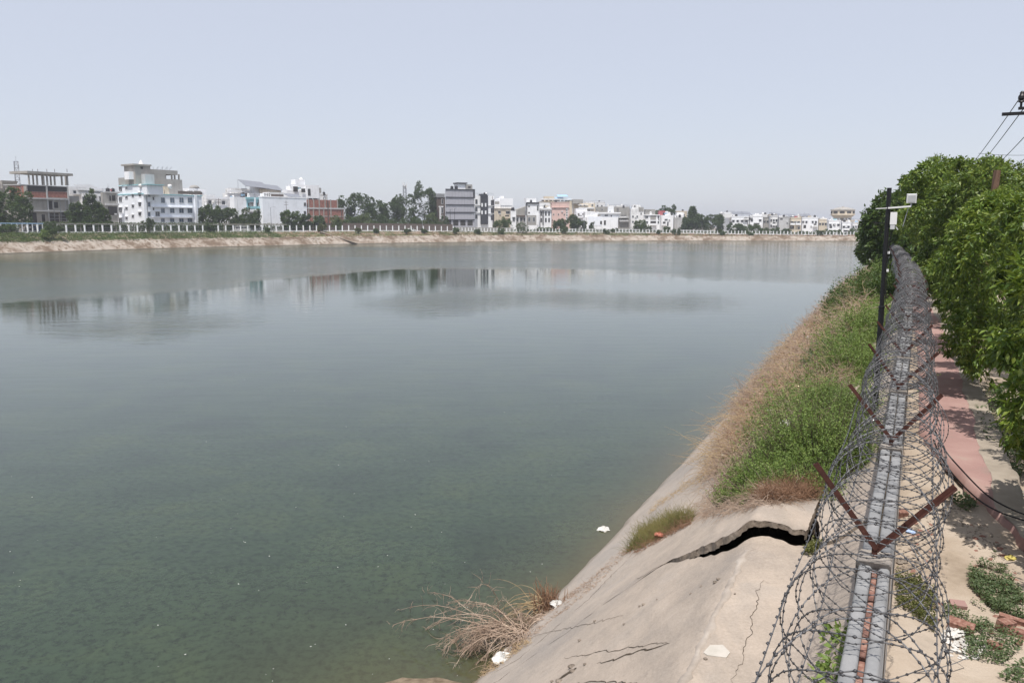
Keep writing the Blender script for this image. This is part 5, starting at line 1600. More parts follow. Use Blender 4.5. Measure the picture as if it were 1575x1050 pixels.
# ------------------------------------------------------------------ buildings
BLDS = []
class Bld:
    def __init__(self, name, label, xl, xc, xr, ytop, off, mat, rot=None, depth=None, cat='building', base=None, w1=None, w2=None):
        p, tang, outw, z = curve_at(xc, off)
        if depth: p = at(xc, HORIZON, depth)
        self.az = math.atan2(tang.x, tang.y) if rot is None else math.radians(rot)
        self.zb = (z if base is None else base) - 0.3
        self.d = Vector((math.sin(self.az), math.cos(self.az), 0)); self.n_in = Vector((-math.cos(self.az), math.sin(self.az), 0))
        self.o = Vector((p.x, p.y, self.zb))
        self.e = empty(name, self.o, math.pi / 2 - self.az, label, cat, None)
        self.W1 = self.hit(xr, self.d) if xr > xc else (w1 or 9.0)
        self.W2 = self.hit(xl, self.n_in) if xl < xc else (w2 or 11.0)
        self.zt = self.zpx(xc, ytop, 'L')
        self.mat = mat
        MB().box(0, self.W1, 0, self.W2, 0, self.zt).build('walls', mat, self.e)
        BLDS.append(self)
    def hit(self, px, direc):
        """distance from the corner along direc at which column px is met (on the ground plan)"""
        r = ray(px, HORIZON)
        rx, ry = r[0], r[1]
        # o + k d = m r  (2d)
        det = direc.x * (-ry) - direc.y * (-rx)
        k = (self.o.x * ry - self.o.y * rx) / (direc.y * rx - direc.x * ry)
        return max(0.5, min(k, 60))
    def loc(self, px, py, face, inset=0.0):
        """local (along, z) on face L (lake side) or S (near side) seen at a pixel"""
        if face == 'L': o, d = self.o + self.n_in * inset, self.d
        else: o, d = self.o + self.d * inset, self.n_in
        r = ray(px, py)
        k = (o.x * r[1] - o.y * r[0]) / (d.y * r[0] - d.x * r[1])
        q = o + d * k
        m_ = q.y / r[1]
        return k, H + r[2] * m_ - self.zb
    def zpx(self, px, py, face, inset=0.0):
        return self.loc(px, py, face, inset)[1]
    def blk(self, face, x0, x1, y0, y1, name, mat, inset=0.0, depth=5.0, parent=None, mb=None):
        """a block whose front face spans the pixel box x0..x1, y0(top)..y1(bottom), set back by inset (negative: proud)"""
        a, zt = self.loc(x0, y0, face, inset)
        b2, _ = self.loc(x1, y0, face, inset)
        _, z0 = self.loc((x0 + x1) / 2, y1, face, inset)
        _, zt = self.loc((x0 + x1) / 2, y0, face, inset)
        lo, hi = min(a, b2), max(a, b2)
        m_ = mb or MB()
        if face == 'L': m_.box(lo, hi, inset, inset + depth, z0, zt)
        else: m_.box(inset, inset + depth, lo, hi, z0, zt)
        if mb is None: return m_.build(name, mat, parent or self.e)
    def roofblk(self, x0, x1, y0, y1, mat, name='roof_room', inset=2.0, depth=4.0, face='L'):
        a, _ = self.loc(x0, y0, face, inset); b2, zt = self.loc(x1, y0, face, inset)
        z0 = self.loc(x0, y1, face, inset)[1]
        z0 = min(z0, self.zt - 0.05) if abs(z0 - self.zt) < 2.5 else z0
        m_ = MB()
        if face == 'L': m_.box(min(a, b2), max(a, b2), inset, inset + depth, z0, zt)
        else: m_.box(inset, inset + depth, min(a, b2), max(a, b2), z0, zt)
        return m_.build(name, mat, self.e)
    def win(self, face, x0, x1, y0, y1, glass='glass', sill=True, frame='frame', inset=0.0):
        a, _ = self.loc(x0, y0, face, inset); b2, _ = self.loc(x1, y0, face, inset)
        zt = self.loc((x0 + x1) / 2, y0, face, inset)[1]; z0 = self.loc((x0 + x1) / 2, y1, face, inset)[1]
        self.win_m(face, min(a, b2), max(a, b2), z0, zt, glass, sill, frame, inset)
    def win_m(self, face, lo, hi, z0, zt, glass='glass', sill=True, frame='frame', inset=0.0):
        f, g = MB(), MB()
        t = min(0.14, (hi - lo) * 0.1)
        def bx(m_, u0, u1, v0, v1, p0, p1):
            if face == 'L': m_.box(u0, u1, inset - p1, inset - p0, v0, v1)
            else: m_.box(inset - p1, inset - p0, u0, u1, v0, v1)
        bx(f, lo, lo + t, z0, zt, 0.0, 0.13); bx(f, hi - t, hi, z0, zt, 0.0, 0.13)
        bx(f, lo + t, hi - t, zt - t, zt, 0.0, 0.13); bx(f, lo + t, hi - t, z0, z0 + t, 0.0, 0.13)
        if hi - lo > 1.3: bx(f, (lo + hi) / 2 - t * 0.3, (lo + hi) / 2 + t * 0.3, z0 + t, zt - t, 0.02, 0.09)
        if sill: bx(f, lo - 0.2, hi + 0.2, zt + 0.06, zt + 0.18, 0.0, 0.55)
        fo = f.build('window', frame, self.e)
        bx(g, lo + t, hi - t, z0 + t, zt - t, -0.02, 0.05)
        g.build('pane', glass, fo)
    def grid(self, face, x0, x1, y0, y1, cols, rows, fw=0.5, fh=0.55, glass='glass', sill=True, skip=(), frame='frame'):
        for c in range(cols):
            for r in range(rows):
                if (c, r) in skip: continue
                cx_ = x0 + (c + 0.5) * (x1 - x0) / cols; cy_ = y0 + (r + 0.5) * (y1 - y0) / rows
                hw, hh = fw * (x1 - x0) / cols / 2, fh * (y1 - y0) / rows / 2
                self.win(face, cx_ - hw, cx_ + hw, cy_ - hh, cy_ + hh, glass, sill, frame)
    def parapet(self, h=0.9, mat=None, t=0.25, lip=0.12):
        m_ = MB(); z0, z1 = self.zt, self.zt + h
        W1, W2 = self.W1, self.W2
        m_.box(-lip, W1 + lip, -lip, t, z0, z1); m_.box(-lip, W1 + lip, W2 - t, W2 + lip, z0, z1)
        m_.box(-lip, t, t, W2 - t, z0, z1); m_.box(W1 - t, W1 + lip, t, W2 - t, z0, z1)
        m_.build('parapet', mat or self.mat, self.e)
    def band(self, face, x0, x1, y0, y1, mat, proud=0.5, name='ledge'):
        return self.blk(face, x0, x1, y0, y1, name, mat, -proud, proud)
    def balcony(self, face, x0, x1, y0, y1, mat, proud=1.1):
        """slab and solid front of a balcony, with a dark door behind"""
        a, _ = self.loc(x0, y1, face); b2, _ = self.loc(x1, y1, face)
        z0 = self.loc((x0 + x1) / 2, y1, face)[1]; zt = self.loc((x0 + x1) / 2, y0, face)[1]
        lo, hi = min(a, b2), max(a, b2)
        m_, d_ = MB(), MB()
        def bx(mm, u0, u1, v0, v1, p0, p1):
            if face == 'L': mm.box(u0, u1, -p1, -p0, v0, v1)
            else: mm.box(-p1, -p0, u0, u1, v0, v1)
        bx(m_, lo, hi, z0, z0 + 0.18, 0, proud); bx(m_, lo, hi, z0 + 0.18, z0 + 1.0, proud - 0.12, proud)
        o = m_.build('balcony', mat, self.e)
        bx(d_, lo + (hi - lo) * 0.2, hi - (hi - lo) * 0.2, z0 + 0.18, zt, -0.02, 0.04)
        d_.build('doorway', 'room', o)
    def tank(self, px, py0, py1, mat='plastic', inset=2.5, r=0.7, face='L'):
        a, zt = self.loc(px, py0, face, inset); z0 = min(self.loc(px, py1, face, inset)[1], self.zt + 3)
        h = max(0.8, zt - z0)
        x, y = (a, inset) if face == 'L' else (inset, a)
        MB().lathe([(r, 0), (r, h * 0.75), (r * 0.85, h * 0.88), (r * 0.3, h * 0.97), (r * 0.25, h)], 12, (x, y, z0)).build('water_tank', mat, self.e, True)

# --- far left
b = Bld('grey_house', 'small grey house at the left edge half hidden by the round tree', -12, 4, 26, 290, 46, 'concrete')
b.roofblk(3, 26, 279, 290, 'concrete', inset=0.5, depth=6); b.band('L', 2, 27, 278, 280, 'concrete', 0.4, 'roof_slab')

# brick frame building with open top floor
b = Bld('unfinished_building', 'unfinished brick and concrete building with an open frame of columns on its roof', 13, 40, 105, 285, 34, 'concrete')
b.parapet(0.25, 'pale_grey', 0.3, 0.35)
for x0, x1 in ((14, 22.5), (24, 31), (32.5, 38.5)):
    b.blk('S', x0, x1, 286, 303, 'brick_panel', 'wall_brick', -0.06, 0.1)
b.blk('S', 36, 40, 286, 345, 'column', 'concrete', -0.3, 0.4)
for x0, x1 in ((42.2, 70.2), (73.2, 103)):
    b.blk('L', x0, x1, 295, 304, 'brick_panel', 'wall_brick', -0.08, 0.12)
    b.blk('L', x0, x1, 286, 294.6, 'opening', 'room', -0.03, 0.06)
for y in (304.5, 323.5):
    b.band('L', 40.5, 105.5, y, y + 2.2, 'pale_grey', 0.7, 'floor_slab')
for x in (40.5, 71.5, 104):
    b.blk('L', x - 0.8, x + 1.2, 286, 345, 'column', 'pale_grey', -0.35, 0.4)
for x0, x1, y0, y1 in ((74, 80, 309, 322), (82, 89, 311, 320), (43, 56, 327, 343), (64, 69, 330, 342), (76, 90, 328, 342), (92, 103, 326, 340)):
    b.blk('L', x0, x1, y0, y1, 'opening', 'room', -0.03, 0.06)
top = b.blk('L', 42, 112, 265, 268.6, 'roof_frame', 'concrete', 0.6, 9.0)
for x in (44.5, 57, 67, 72.5, 84, 95, 103.5):
    b.blk('L', x - 0.9, x + 0.9, 268.6, 285.2, 'column', 'concrete', 1.0, 0.45)
for x in (51, 65, 78, 101):
    b.blk('L', x - 0.8, x + 0.8, 268.6, 285.2, 'column', 'concrete', 8.0, 0.45)
for x in (50, 58, 72, 84, 103):
    b.blk('L', x - 0.25, x + 0.25, 260, 265, 'rebar', 'rust', 2.0, 0.1)
for x in (82, 92, 100):
    b.blk('L', x - 0.35, x + 0.35, 306, 346, 'scaffold_pole', 'steel', -1.4, 0.12)
for y in (331, 336, 342):
    b.blk('L', 76, 105, y, y + 0.7, 'scaffold_rail', 'steel', -1.42, 0.12)
bb_ = Bld('grey_annexe', 'low grey annexe joined to the right side of the unfinished brick building', 104, 105.5, 125, 301, 36, 'grey')
bb_.blk('L', 105.5, 121, 325.5, 328, 'canopy', 'pale_grey', -1.6, 1.6)
bb_.blk('L', 108, 120, 329, 345, 'opening', 'room', -0.03, 0.06)

b = Bld('shed_house', 'white house with a grey tin shed roof behind the tall tree at the left', 104, 132, 163, 297, 66, 'white2')
b.roofblk(106, 132, 288, 299, 'white2', 'roof_room', 1, 5); b.roofblk(122, 160, 290, 297, 'white', 'roof_room', 1.5, 6)
a0_, z0_ = b.loc(119, 292, 'L', 0.5); a1_, z1_ = b.loc(161, 285, 'L', 0.5)
MB().add([(a0_, 0, z0_), (a1_, 0, z0_ - 0.2), (a1_ - 3, 6, z1_ + 0.4), (a0_ + 2, 6, z1_)] + [(a0_, 0, z0_ - 0.1), (a1_, 0, z0_ - 0.3), (a1_ - 3, 6, z1_ + 0.3), (a0_ + 2, 6, z1_ - 0.1)], [(0, 1, 2, 3), (7, 6, 5, 4), (0, 4, 5, 1), (1, 5, 6, 2), (2, 6, 7, 3), (3, 7, 4, 0)]).build('tin_roof', 'tin', b.e)
for x0, x1, y0, y1 in ((112, 117, 293, 298), (126, 132, 303, 312), (140, 146, 300, 308), (152, 157, 302, 310), (150, 156, 316, 324)):
    b.win('L', x0, x1, y0, y1)
b = Bld('concrete_house', 'bare grey concrete house squeezed against the left side of the white hotel block', 158, 163.5, 184, 296, 44, 'grey')
b.band('L', 163, 184, 295, 297, 'pale_grey', 0.5, 'roof_slab'); b.band('L', 163, 183, 313, 316, 'pale_grey', 0.9, 'floor_slab')
for x0, x1, y0, y1 in ((168, 170.5, 301, 309), (172, 177, 300.5, 309), (166, 181, 318, 331)):
    b.blk('L', x0, x1, y0, y1, 'opening', 'room', -0.03, 0.06)

# --- white hotel block with grey upper storeys
b = Bld('white_hotel', 'large white block of four storeys with many windows and raw grey storeys on its roof', 181.5, 225.5, 312.5, 299, 32, 'cool_white')
b.parapet(0.35, 'teal', 0.25, 0.25)
hs = 8.5
b.blk('S', 181.6, 225.4, 285, 300, 'upper_wall', 'cool_white', 0.0, 6.5)
b.blk('S', 181, 226, 284, 285.2, 'roof_edge', 'teal', -0.3, 7)
for x0, x1, ys in ((183, 188, ((286.8, 295), (303, 311.5), (319, 328), (335, 343))), (193, 196.5, ((287, 291.8), (301.8, 306), (318.5, 322.5), (333.5, 338.5))), (203, 206.3, ((299, 304), (315, 319.6), (330.5, 335))), (213, 217.5, ((296.5, 303), (311, 318.5), (326, 333)))):
    for y0, y1 in ys: b.win('S', x0, x1, y0, y1, 'glass', True, 'white')
for y0, y1 in ((296, 303), (311, 318.3), (326, 333)): b.win('L', 226.5, 231, y0, y1, 'blue_glass', True, 'frame')
for x0, x1 in ((247, 253.2), (260.8, 268), (275, 282.3), (288, 295.5)):
    for y0, y1 in ((303.6, 312.4), (320, 328), (335.6, 342)): b.win('L', x0, x1, y0, y1, 'blue_glass', False, 'frame')
for y0, y1 in ((303, 308), (319, 323.5)): b.win('L', 234.5, 237, y0, y1)
b.win('L', 238.5, 245.5, 325.7, 333); b.win('L', 304.5, 307.8, 320.4, 330.5); b.win('L', 304.5, 307.8, 334.5, 342)
b.band('L', 235, 298, 318, 319.6, 'cool_white', 0.8); b.band('L', 235, 298, 333.4, 335, 'cool_white', 0.8)
b.blk('L', 299.5, 303, 300, 345, 'pilaster', 'cool_white', -0.5, 0.5)
b.blk('L', 224.6, 225.6, 293, 345, 'drain_pipe', 'steel', -0.15, 0.12)
g1 = b.blk('S', 181.8, 206.5, 273, 285, 'grey_storey', 'grey', 1.5, 8)
b.blk('L', 207, 231, 255, 299, 'stair_tower', 'concrete', 5.0, 7)
b.blk('L', 205, 233, 252.6, 255, 'tower_slab', 'concrete', 4.4, 8.2)
b.blk('L', 216, 220, 256.5, 260, 'opening', 'room', 4.95, 0.1)
b.blk('L', 231, 273, 261.5, 268, 'grey_storey', 'grey', 6.5, 8)
b.blk('L', 231, 254, 267, 299, 'grey_storey', 'grey', 6.5, 8)
b.blk('L', 254, 280, 276, 299, 'grey_storey', 'grey', 6.6, 8)
for x in (254.5, 264.5, 269, 275.5): b.blk('L', x - 0.9, x + 0.9, 268, 276.3, 'column', 'concrete', 6.8, 0.5)
b.blk('L', 223, 237, 268, 288, 'lift_room', 'pale_grey', 2.5, 3.5)
b.blk('L', 221, 239, 286, 287.6, 'terrace_slab', 'white2', 0.5, 6)
b.blk('L', 226, 236, 288, 298, 'opening', 'room', 1.8, 0.1)
b.blk('L', 253, 260, 287.5, 299, 'terrace_wall', 'cream', 3, 2); b.blk('L', 239, 252, 288.5, 299, 'terrace_wall', 'cream', 2.8, 2)
b.blk('L', 242, 246.5, 290, 294, 'opening', 'room', 2.72, 0.1); b.blk('L', 248.5, 250.5, 290.5, 298, 'opening', 'room', 2.72, 0.1)
b.blk('L', 198, 207.5, 264, 276, 'white_room', 'white', 6, 3); b.blk('S', 195.5, 197, 267, 275, 'column', 'concrete', 2, 0.5)
b.tank(216.5, 246.5, 252.8, 'plastic', 7, 1.0); b.tank(261, 283.5, 290, 'plastic', 2.2, 0.8); b.tank(216.5, 283, 288, 'plastic', 1.2, 0.8)
for x0 in (236, 243, 250, 257):
    a0_, z0_ = b.loc(x0, 260.5, 'L', 8); MB().bar((a0_, 8, z0_ - 1), (a0_ + 2.2, 8, z0_ + 1.1), 0.12).bar((a0_, 8, z0_ - 1.2), (a0_, 8, z0_ + 0.9), 0.1).build('panel_rack', 'steel', b.e)
b.blk('L', 274, 311, 294.5, 299, 'railing', 'brown', 0.8, 0.15)
for x0, x1 in ((276, 284), (290, 296), (300, 309)): b.blk('L', x0, x1, 293.5, 298.5, 'planter', 'grey', 1.4, 0.8)

b = Bld('domed_house', 'white house with a small domed roof room just right of the white hotel block', 285, 291, 317, 301, 64, 'white2')
b.roofblk(291, 306, 290, 301, 'white', 'roof_room', 1, 5); b.blk('L', 307, 317, 291.5, 301, 'roof_room', 'white', 0.5, 5)
a_, z_ = b.loc(299, 290, 'L', 3); MB().lathe([(2.2, 0), (2.0, 0.7), (1.4, 1.2), (0.2, 1.5)], 12, (a_, 3, z_)).build('dome', 'grey', b.e, True)
b = Bld('arched_house', 'white house with a curved stair roof, standing behind the dark round tree', 312, 317, 352, 315, 56, 'white')
b.roofblk(317, 331, 300, 315, 'white2', 'roof_room', 1, 4); b.band('L', 316, 352, 303.5, 306, 'white', 0.8, 'roof_slab')
b.blk('L', 330, 350, 306, 316, 'roof_room', 'white2', 1.2, 5)
for x0, x1, y0, y1 in ((320, 325, 308, 314), (341, 346, 309, 315), (322, 330, 322, 330)): b.win('L', x0, x1, y0, y1)
b = Bld('red_window_house', 'low white house with reddish windows left of the teal balconies', 346, 350, 365, 306, 62, 'white2')
b.parapet(0.9); b.win('L', 353, 356, 308, 314, 'brown'); b.win('L', 357, 361.5, 310, 315, 'brown')
b = Bld('roof_terrace_house', 'white house with brown roof terraces standing behind the teal balconies', 345, 352, 395, 297, 75, 'white2')
b.band('L', 351, 392, 293, 296, 'white', 0.8, 'roof_slab'); b.band('L', 351, 380, 289.5, 291.5, 'white2', 0.4, 'roof_slab')
for x0, x1 in ((370, 380), (382, 390)): b.blk('L', x0, x1, 297, 303, 'opening', 'brown', -0.03, 0.06)
b.roofblk(355, 390, 291, 297, 'white2', 'roof_room', 1.5, 5)
b = Bld('teal_balcony_house', 'white house with teal balconies and teal trim between two white walls', 355, 363.5, 406.5, 303, 36, 'white')
b.blk('L', 378.5, 406, 303.4, 306.5, 'trim', 'teal', -0.5, 0.5); b.blk('L', 378.5, 406, 322, 325, 'floor_slab', 'white', -1.2, 1.2)
b.blk('L', 379, 406, 307, 321, 'recess', 'teal', -0.04, 0.06)
for x0, x1 in ((384, 390), (397, 402)): b.win('L', x0, x1, 310.5, 319, 'brown', False, 'white')
b.balcony('L', 379, 392, 312, 321, 'teal'); b.balcony('L', 393, 405, 312, 321, 'teal'); b.balcony('L', 379, 405, 327, 338, 'white')
b.blk('L', 391.8, 393.2, 304, 322, 'pilaster', 'cool_white', -0.9, 0.9)
b.blk('L', 397, 403, 329, 338, 'opening', 'brown', -0.05, 0.06)
b = Bld('solar_house', 'white house carrying a large tilted solar roof', 384, 391, 440, 297, 70, 'white')
b.roofblk(392, 410, 287, 297, 'white2', 'roof_room', 1, 5); b.blk('L', 400, 432, 291, 298, 'terrace_wall', 'cream', -0.1, 3)
def slope_panel(b, x0, y0, x1, y1, ins0, ins1, drop, nm='solar_panel'):
    a, za = b.loc(x0, y0, 'L', ins0); c, zc = b.loc(x1, y1, 'L', ins0)
    v = [(a, ins0, za), (c, ins0, zc), (c, ins1, zc - drop), (a, ins1, za - drop)]
    v += [(p[0], p[1], p[2] - 0.15) for p in v]
    o = MB().add(v, [(0, 1, 2, 3), (7, 6, 5, 4), (0, 4, 5, 1), (1, 5, 6, 2), (2, 6, 7, 3), (3, 7, 4, 0)]).build(nm, 'pv', b.e)
    lg = MB()
    for p in v[:4]: lg.bar((p[0] , p[1], b.zt - 0.1), (p[0], p[1], p[2] - 0.05), 0.12)
    lg.build('panel_legs', 'steel', o)
slope_panel(b, 378, 286, 415, 290, -2.0, 5.0, -3.2)
slope_panel(b, 412, 290.5, 437, 293.5, -1.0, 5.0, -2.6)
b = Bld('blank_wall_house', 'wide white house showing one big blank wall to the water, poles before it', 400, 406.5, 473, 303.5, 33, 'cool_white')
b.parapet(0.5, 'white')
b.blk('L', 406, 413, 297.5, 303.6, 'parapet_wall', 'white', 0.1, 3); b.blk('L', 414, 437, 296, 304, 'terrace_roof', 'white2', 0.3, 5)
b.blk('L', 417, 436, 299, 303.2, 'opening', 'brown', 0.2, 0.15)
for y0, y1 in ((311.5, 317), (324.5, 330)): b.win('L', 467, 470.5, y0, y1, 'glass', False, 'grey')
b.blk('L', 436, 446, 324, 336, 'opening', 'grey', -0.05, 0.08)
for x in (407.5, 411, 414): b.blk('L', x - 0.4, x + 0.4, 297, 303, 'slit', 'brown', 0.02, 0.1)
slope_panel(b, 444, 302, 466, 304, 1.0, 6.0, -1.6)
b = Bld('tall_white_house', 'tall white house with open loggias rising behind the blank white wall', 436, 444, 494, 292, 60, 'white')
b.roofblk(454, 469, 276.5, 292, 'white', 'stair_room', 1.5, 4); b.blk('L', 472, 491, 285, 305, 'upper_room', 'white', -0.6, 6)
b.blk('L', 446, 459, 286, 293, 'roof_room', 'white', 1, 4); b.band('L', 444, 492, 284.5, 286, 'white', 0.5, 'roof_slab')
for x0, x1, y0, y1 in ((451, 458, 287, 295), (463.5, 469.5, 290, 296), (473.5, 477.5, 290.5, 301)): b.blk('L', x0, x1, y0, y1, 'opening', 'room', -0.68, 0.08)
b.blk('L', 491, 494, 289, 297, 'awning', 'grey', -0.8, 1.0)
for x0, x1 in ((475, 480), (482, 488)): b.blk('L', x0, x1, 304, 308, 'opening', 'room', -0.05, 0.08)
b.tank(463, 273, 277, 'plastic', 3, 0.9)

# --- brick building
b = Bld('brick_building', 'unplastered red brick building with concrete bands and columns beside the wood', 468, 473.5, 529.5, 320.5, 34, 'wall_brick')
b.blk('L', 473.5, 520, 307.5, 320.6, 'upper_storey', 'wall_brick', 0.1, 10)
for x in (474.6, 482.5, 491, 500, 508.5, 519): b.blk('L', x - 0.8, x + 0.8, 307, 320.5, 'column', 'concrete', -0.08, 0.3)
b.band('L', 473, 530, 319.6, 321.8, 'pale_grey', 0.25, 'floor_band'); b.band('L', 473, 529.5, 332, 333.3, 'concrete', 0.12, 'floor_band')
for x in (475, 482, 491, 498, 509, 529): b.blk('L', x - 0.7, x + 0.7, 321.5, 345, 'column', 'concrete', -0.2, 0.3)
b.blk('L', 503.5, 505, 309, 345, 'pipe', 'brown', -0.25, 0.2); b.blk('L', 525, 526, 322, 345, 'pipe', 'brown', -0.25, 0.2)

# --- grey tiled block and its neighbours
b = Bld('brown_house', 'narrow dark brown house with white window surrounds left of the grey tiled block', 664, 672.5, 685, 303, 44, 'brown', 60)
b.roofblk(669, 684, 298, 303.5, 'tin', 'tin_roof', -0.3, 6)
b.blk('L', 676, 678.3, 318, 337, 'white_surround', 'white', -0.25, 0.3); b.blk('L', 675, 682, 317, 319, 'white_surround', 'white', -0.25, 0.3)
for y in (306, 320, 331): b.win('L', 678.6, 681.5, y, y + 8, 'glass', False, 'white')
b = Bld('grey_tiled_block', 'tall block clad in pale grey panels with dark bands between its floors', 685.5, 686.5, 729.5, 291.5, 36, 'tile_grey', 62)
for y in (291, 303.2, 314.6, 326.2, 337.6): b.band('L', 685.6, 730.3, y - 0.2, y + 1.3, 'dark', 0.35, 'floor_band')
b.blk('L', 728.2, 730.6, 291, 305, 'corner_fin', 'dark', -0.4, 3.0)
for i_ in range(4):
    y0, y1 = (292.8, 304.4, 315.9, 327.5)[i_], (303.0, 314.4, 326.0, 337.4)[i_]
    for k in range(9):
        x = 686.9 + k * 4.6
        b.blk('L', x, x + 4.45, y0 + 0.05, y1 - 0.05, 'panel', 'tile_grey', -0.06 - 0.03 * ((k + i_) % 2), 0.08)
for x0, x1 in ((688, 694), (697, 705), (708, 716), (719, 727)): b.blk('L', x0, x1, 339, 347, 'opening', 'room', -0.05, 0.06)
b.tank(695, 286, 291.5, 'tank', 2, 0.75); b.tank(701.5, 285.5, 291.5, 'tank', 2, 0.75)
b.roofblk(704.5, 717, 283, 292, 'white', 'roof_room', 1.5, 5); b.blk('L', 704, 719, 280.8, 282.6, 'roof_slab', 'dark', 0.8, 6); b.roofblk(716.5, 726.5, 284, 292, 'grey', 'roof_room', 1, 4)
b.blk('L', 720, 724, 286.5, 289.5, 'opening', 'room', 0.95, 0.08)
b = Bld('black_and_white_building', 'white building with a tall charcoal centre panel, joined to the grey tiled block', 729.8, 730.5, 760, 301, 40, 'white', 66)
b.blk('L', 739.5, 750.5, 300, 345, 'centre_panel', 'dark', -0.7, 3); b.roofblk(739.5, 749.5, 298.5, 302, 'dark', 'roof_slab', -0.9, 3)
for y in (312.5, 324): 
    for x in (741.5, 747): b.blk('L', x - 1.1, x + 1.1, y, y + 5.5, 'white_inset', 'white', -0.8, 0.12)
for y0, y1 in ((306.5, 314), (318.5, 325.5), (330, 336.5)):
    b.win('L', 731, 734.5, y0, y1, 'glass', False, 'grey'); b.win('L', 755, 759, y0 + 1.5, y1 + 2, 'glass', False, 'dark')
b.band('L', 731, 739, 315.5, 316.6, 'pale_grey', 0.4); b.band('L', 751, 760, 315.8, 317, 'pale_grey', 0.4); b.band('L', 731, 739, 327, 328.2, 'pale_grey', 0.4); b.band('L', 751, 760, 328, 329.2, 'pale_grey', 0.4)
b.blk('L', 758.6, 760.2, 307, 350, 'corner_fin', 'dark', -0.3, 0.4)

b = Bld('tall_blank_house', 'white house with a tall blank upper wall right of the black and white building', 756, 760.5, 789, 320, 56, 'cream', 68)
b.blk('L', 770, 789, 305, 321, 'upper_wall', 'white', 0.4, 8); b.roofblk(771, 775, 301.5, 306, 'white', 'stair_room', 1.5, 3); b.blk('L', 761, 771, 307, 321, 'upper_room', 'white', 1.5, 5)
b.blk('L', 761, 768, 310, 314, 'opening', 'grey', 1.45, 0.08)
for x0, x1, y0, y1 in ((766, 770, 324.5, 328.5), (778, 784, 325, 329)): b.win('L', x0, x1, y0, y1)
b.band('L', 760.5, 789, 320.5, 321.6, 'grey', 0.4); b.balcony('L', 775, 785, 331, 336, 'cream')
b = Bld('small_white_house', 'small two storey white house beside the green gable', 785, 786, 794, 324, 48, 'white', 70)
b.win('L', 788, 792, 334, 341)
b = Bld('gabled_house', 'low grey green house with a pitched end wall left of the black topped white house', 790, 793.5, 812, 331, 50, 'grey', 74)
a_, z_ = b.loc(793.5, 323, 'L', 1); c_, z2_ = b.loc(812, 316.5, 'L', 1)
MB().add([(a_, 1, b.zt - 0.1), (c_, 1, b.zt - 0.1), (c_, 1, z2_), (a_, 1, z_), (a_, 6, b.zt - 0.1), (c_, 6, b.zt - 0.1), (c_, 6, z2_), (a_, 6, z_)], [(0, 1, 2, 3), (7, 6, 5, 4), (3, 2, 6, 7), (0, 4, 5, 1), (1, 5, 6, 2), (0, 3, 7, 4)]).build('gable', 'grey', b.e)
b.blk('L', 793, 812, 331, 333, 'terrace', 'brown', -0.8, 1.0)
for x in (796, 801.5, 807): b.win('L', x - 1.6, x + 1.6, 335, 341, 'glass', False)
b.blk('L', 798, 799.2, 333, 345, 'pilaster', 'white', -0.4, 0.4)
b = Bld('black_topped_house', 'narrow white house with a black roof edge and a few small windows', 808, 809.5, 829, 312, 42, 'white', 78)
b.band('L', 809.5, 829.5, 311, 313.3, 'dark', 0.5, 'roof_edge'); b.blk('L', 808.8, 810.2, 312, 331, 'corner_fin', 'dark', -0.35, 0.4)
b.roofblk(809.5, 825, 305, 312, 'white', 'roof_room', 1.5, 5)
b.win('L', 812.3, 815, 316, 318.5, 'glass', False, 'grey'); b.win('L', 812.3, 815, 326, 328.5, 'glass', False, 'grey'); b.win('L', 826, 828.2, 316, 324, 'glass', False, 'grey')
b.blk('L', 826, 828, 330, 346, 'pillar', 'white', -0.4, 0.4)
b.blk('L', 810, 825, 331, 346, 'lower_wall', 'grey', -0.1, 0.3)
for x in (814, 821): b.win('L', x - 2, x + 2, 334, 341, 'glass', False, 'frame', -0.1)
b = Bld('portico_house', 'white two storey house with pillars left of the pink building', 828, 829.5, 848, 320, 46, 'white', 80)
b.roofblk(830, 846, 312, 320, 'white2', 'roof_room', 2, 5); b.band('L', 829, 849, 321, 323.3, 'pale_grey', 0.7, 'roof_slab')
for x0, x1 in ((830.5, 834), (838, 841), (843, 846)):
    for y0, y1 in ((325, 332), (335, 342)): b.win('L', x0, x1, y0, y1, 'glass', False)
b.blk('L', 834.8, 836.2, 323.5, 346, 'pillar', 'dark', -0.7, 0.5)
b = Bld('pink_building', 'pink building four storeys high with few windows', 847, 848.5, 875.5, 312, 46, 'pink', 82)
b.parapet(0.4); b.band('L', 848.5, 875.5, 318.5, 319.5, 'pink', 0.5); b.blk('L', 870.5, 873, 320, 344, 'stair_slot', 'white2', -0.25, 0.3)
for x in (851.5, 859, 868): b.win('L', x - 1.2, x + 1.2, 328.5, 331.5, 'brown', False, 'white2')
b.win('L', 852, 856, 319.8, 322.5, 'grey', False, 'pink'); b.win('L', 848.9, 850.3, 337, 341, 'brown', False, 'pink')
for y in (322, 326, 330, 334, 338): b.win('L', 871, 872.6, y, y + 2.2, 'glass', False, 'grey', -0.25)
b = Bld('awning_building', 'large cream building with pale blue awnings on its roof, behind the pink one', 827, 831, 891, 310, 90, 'cream', 82)
b.band('L', 831, 879, 305.5, 307.5, 'white2', 1.0, 'roof_slab'); b.roofblk(838, 852, 302, 309, 'cream', 'roof_room', 2, 5)
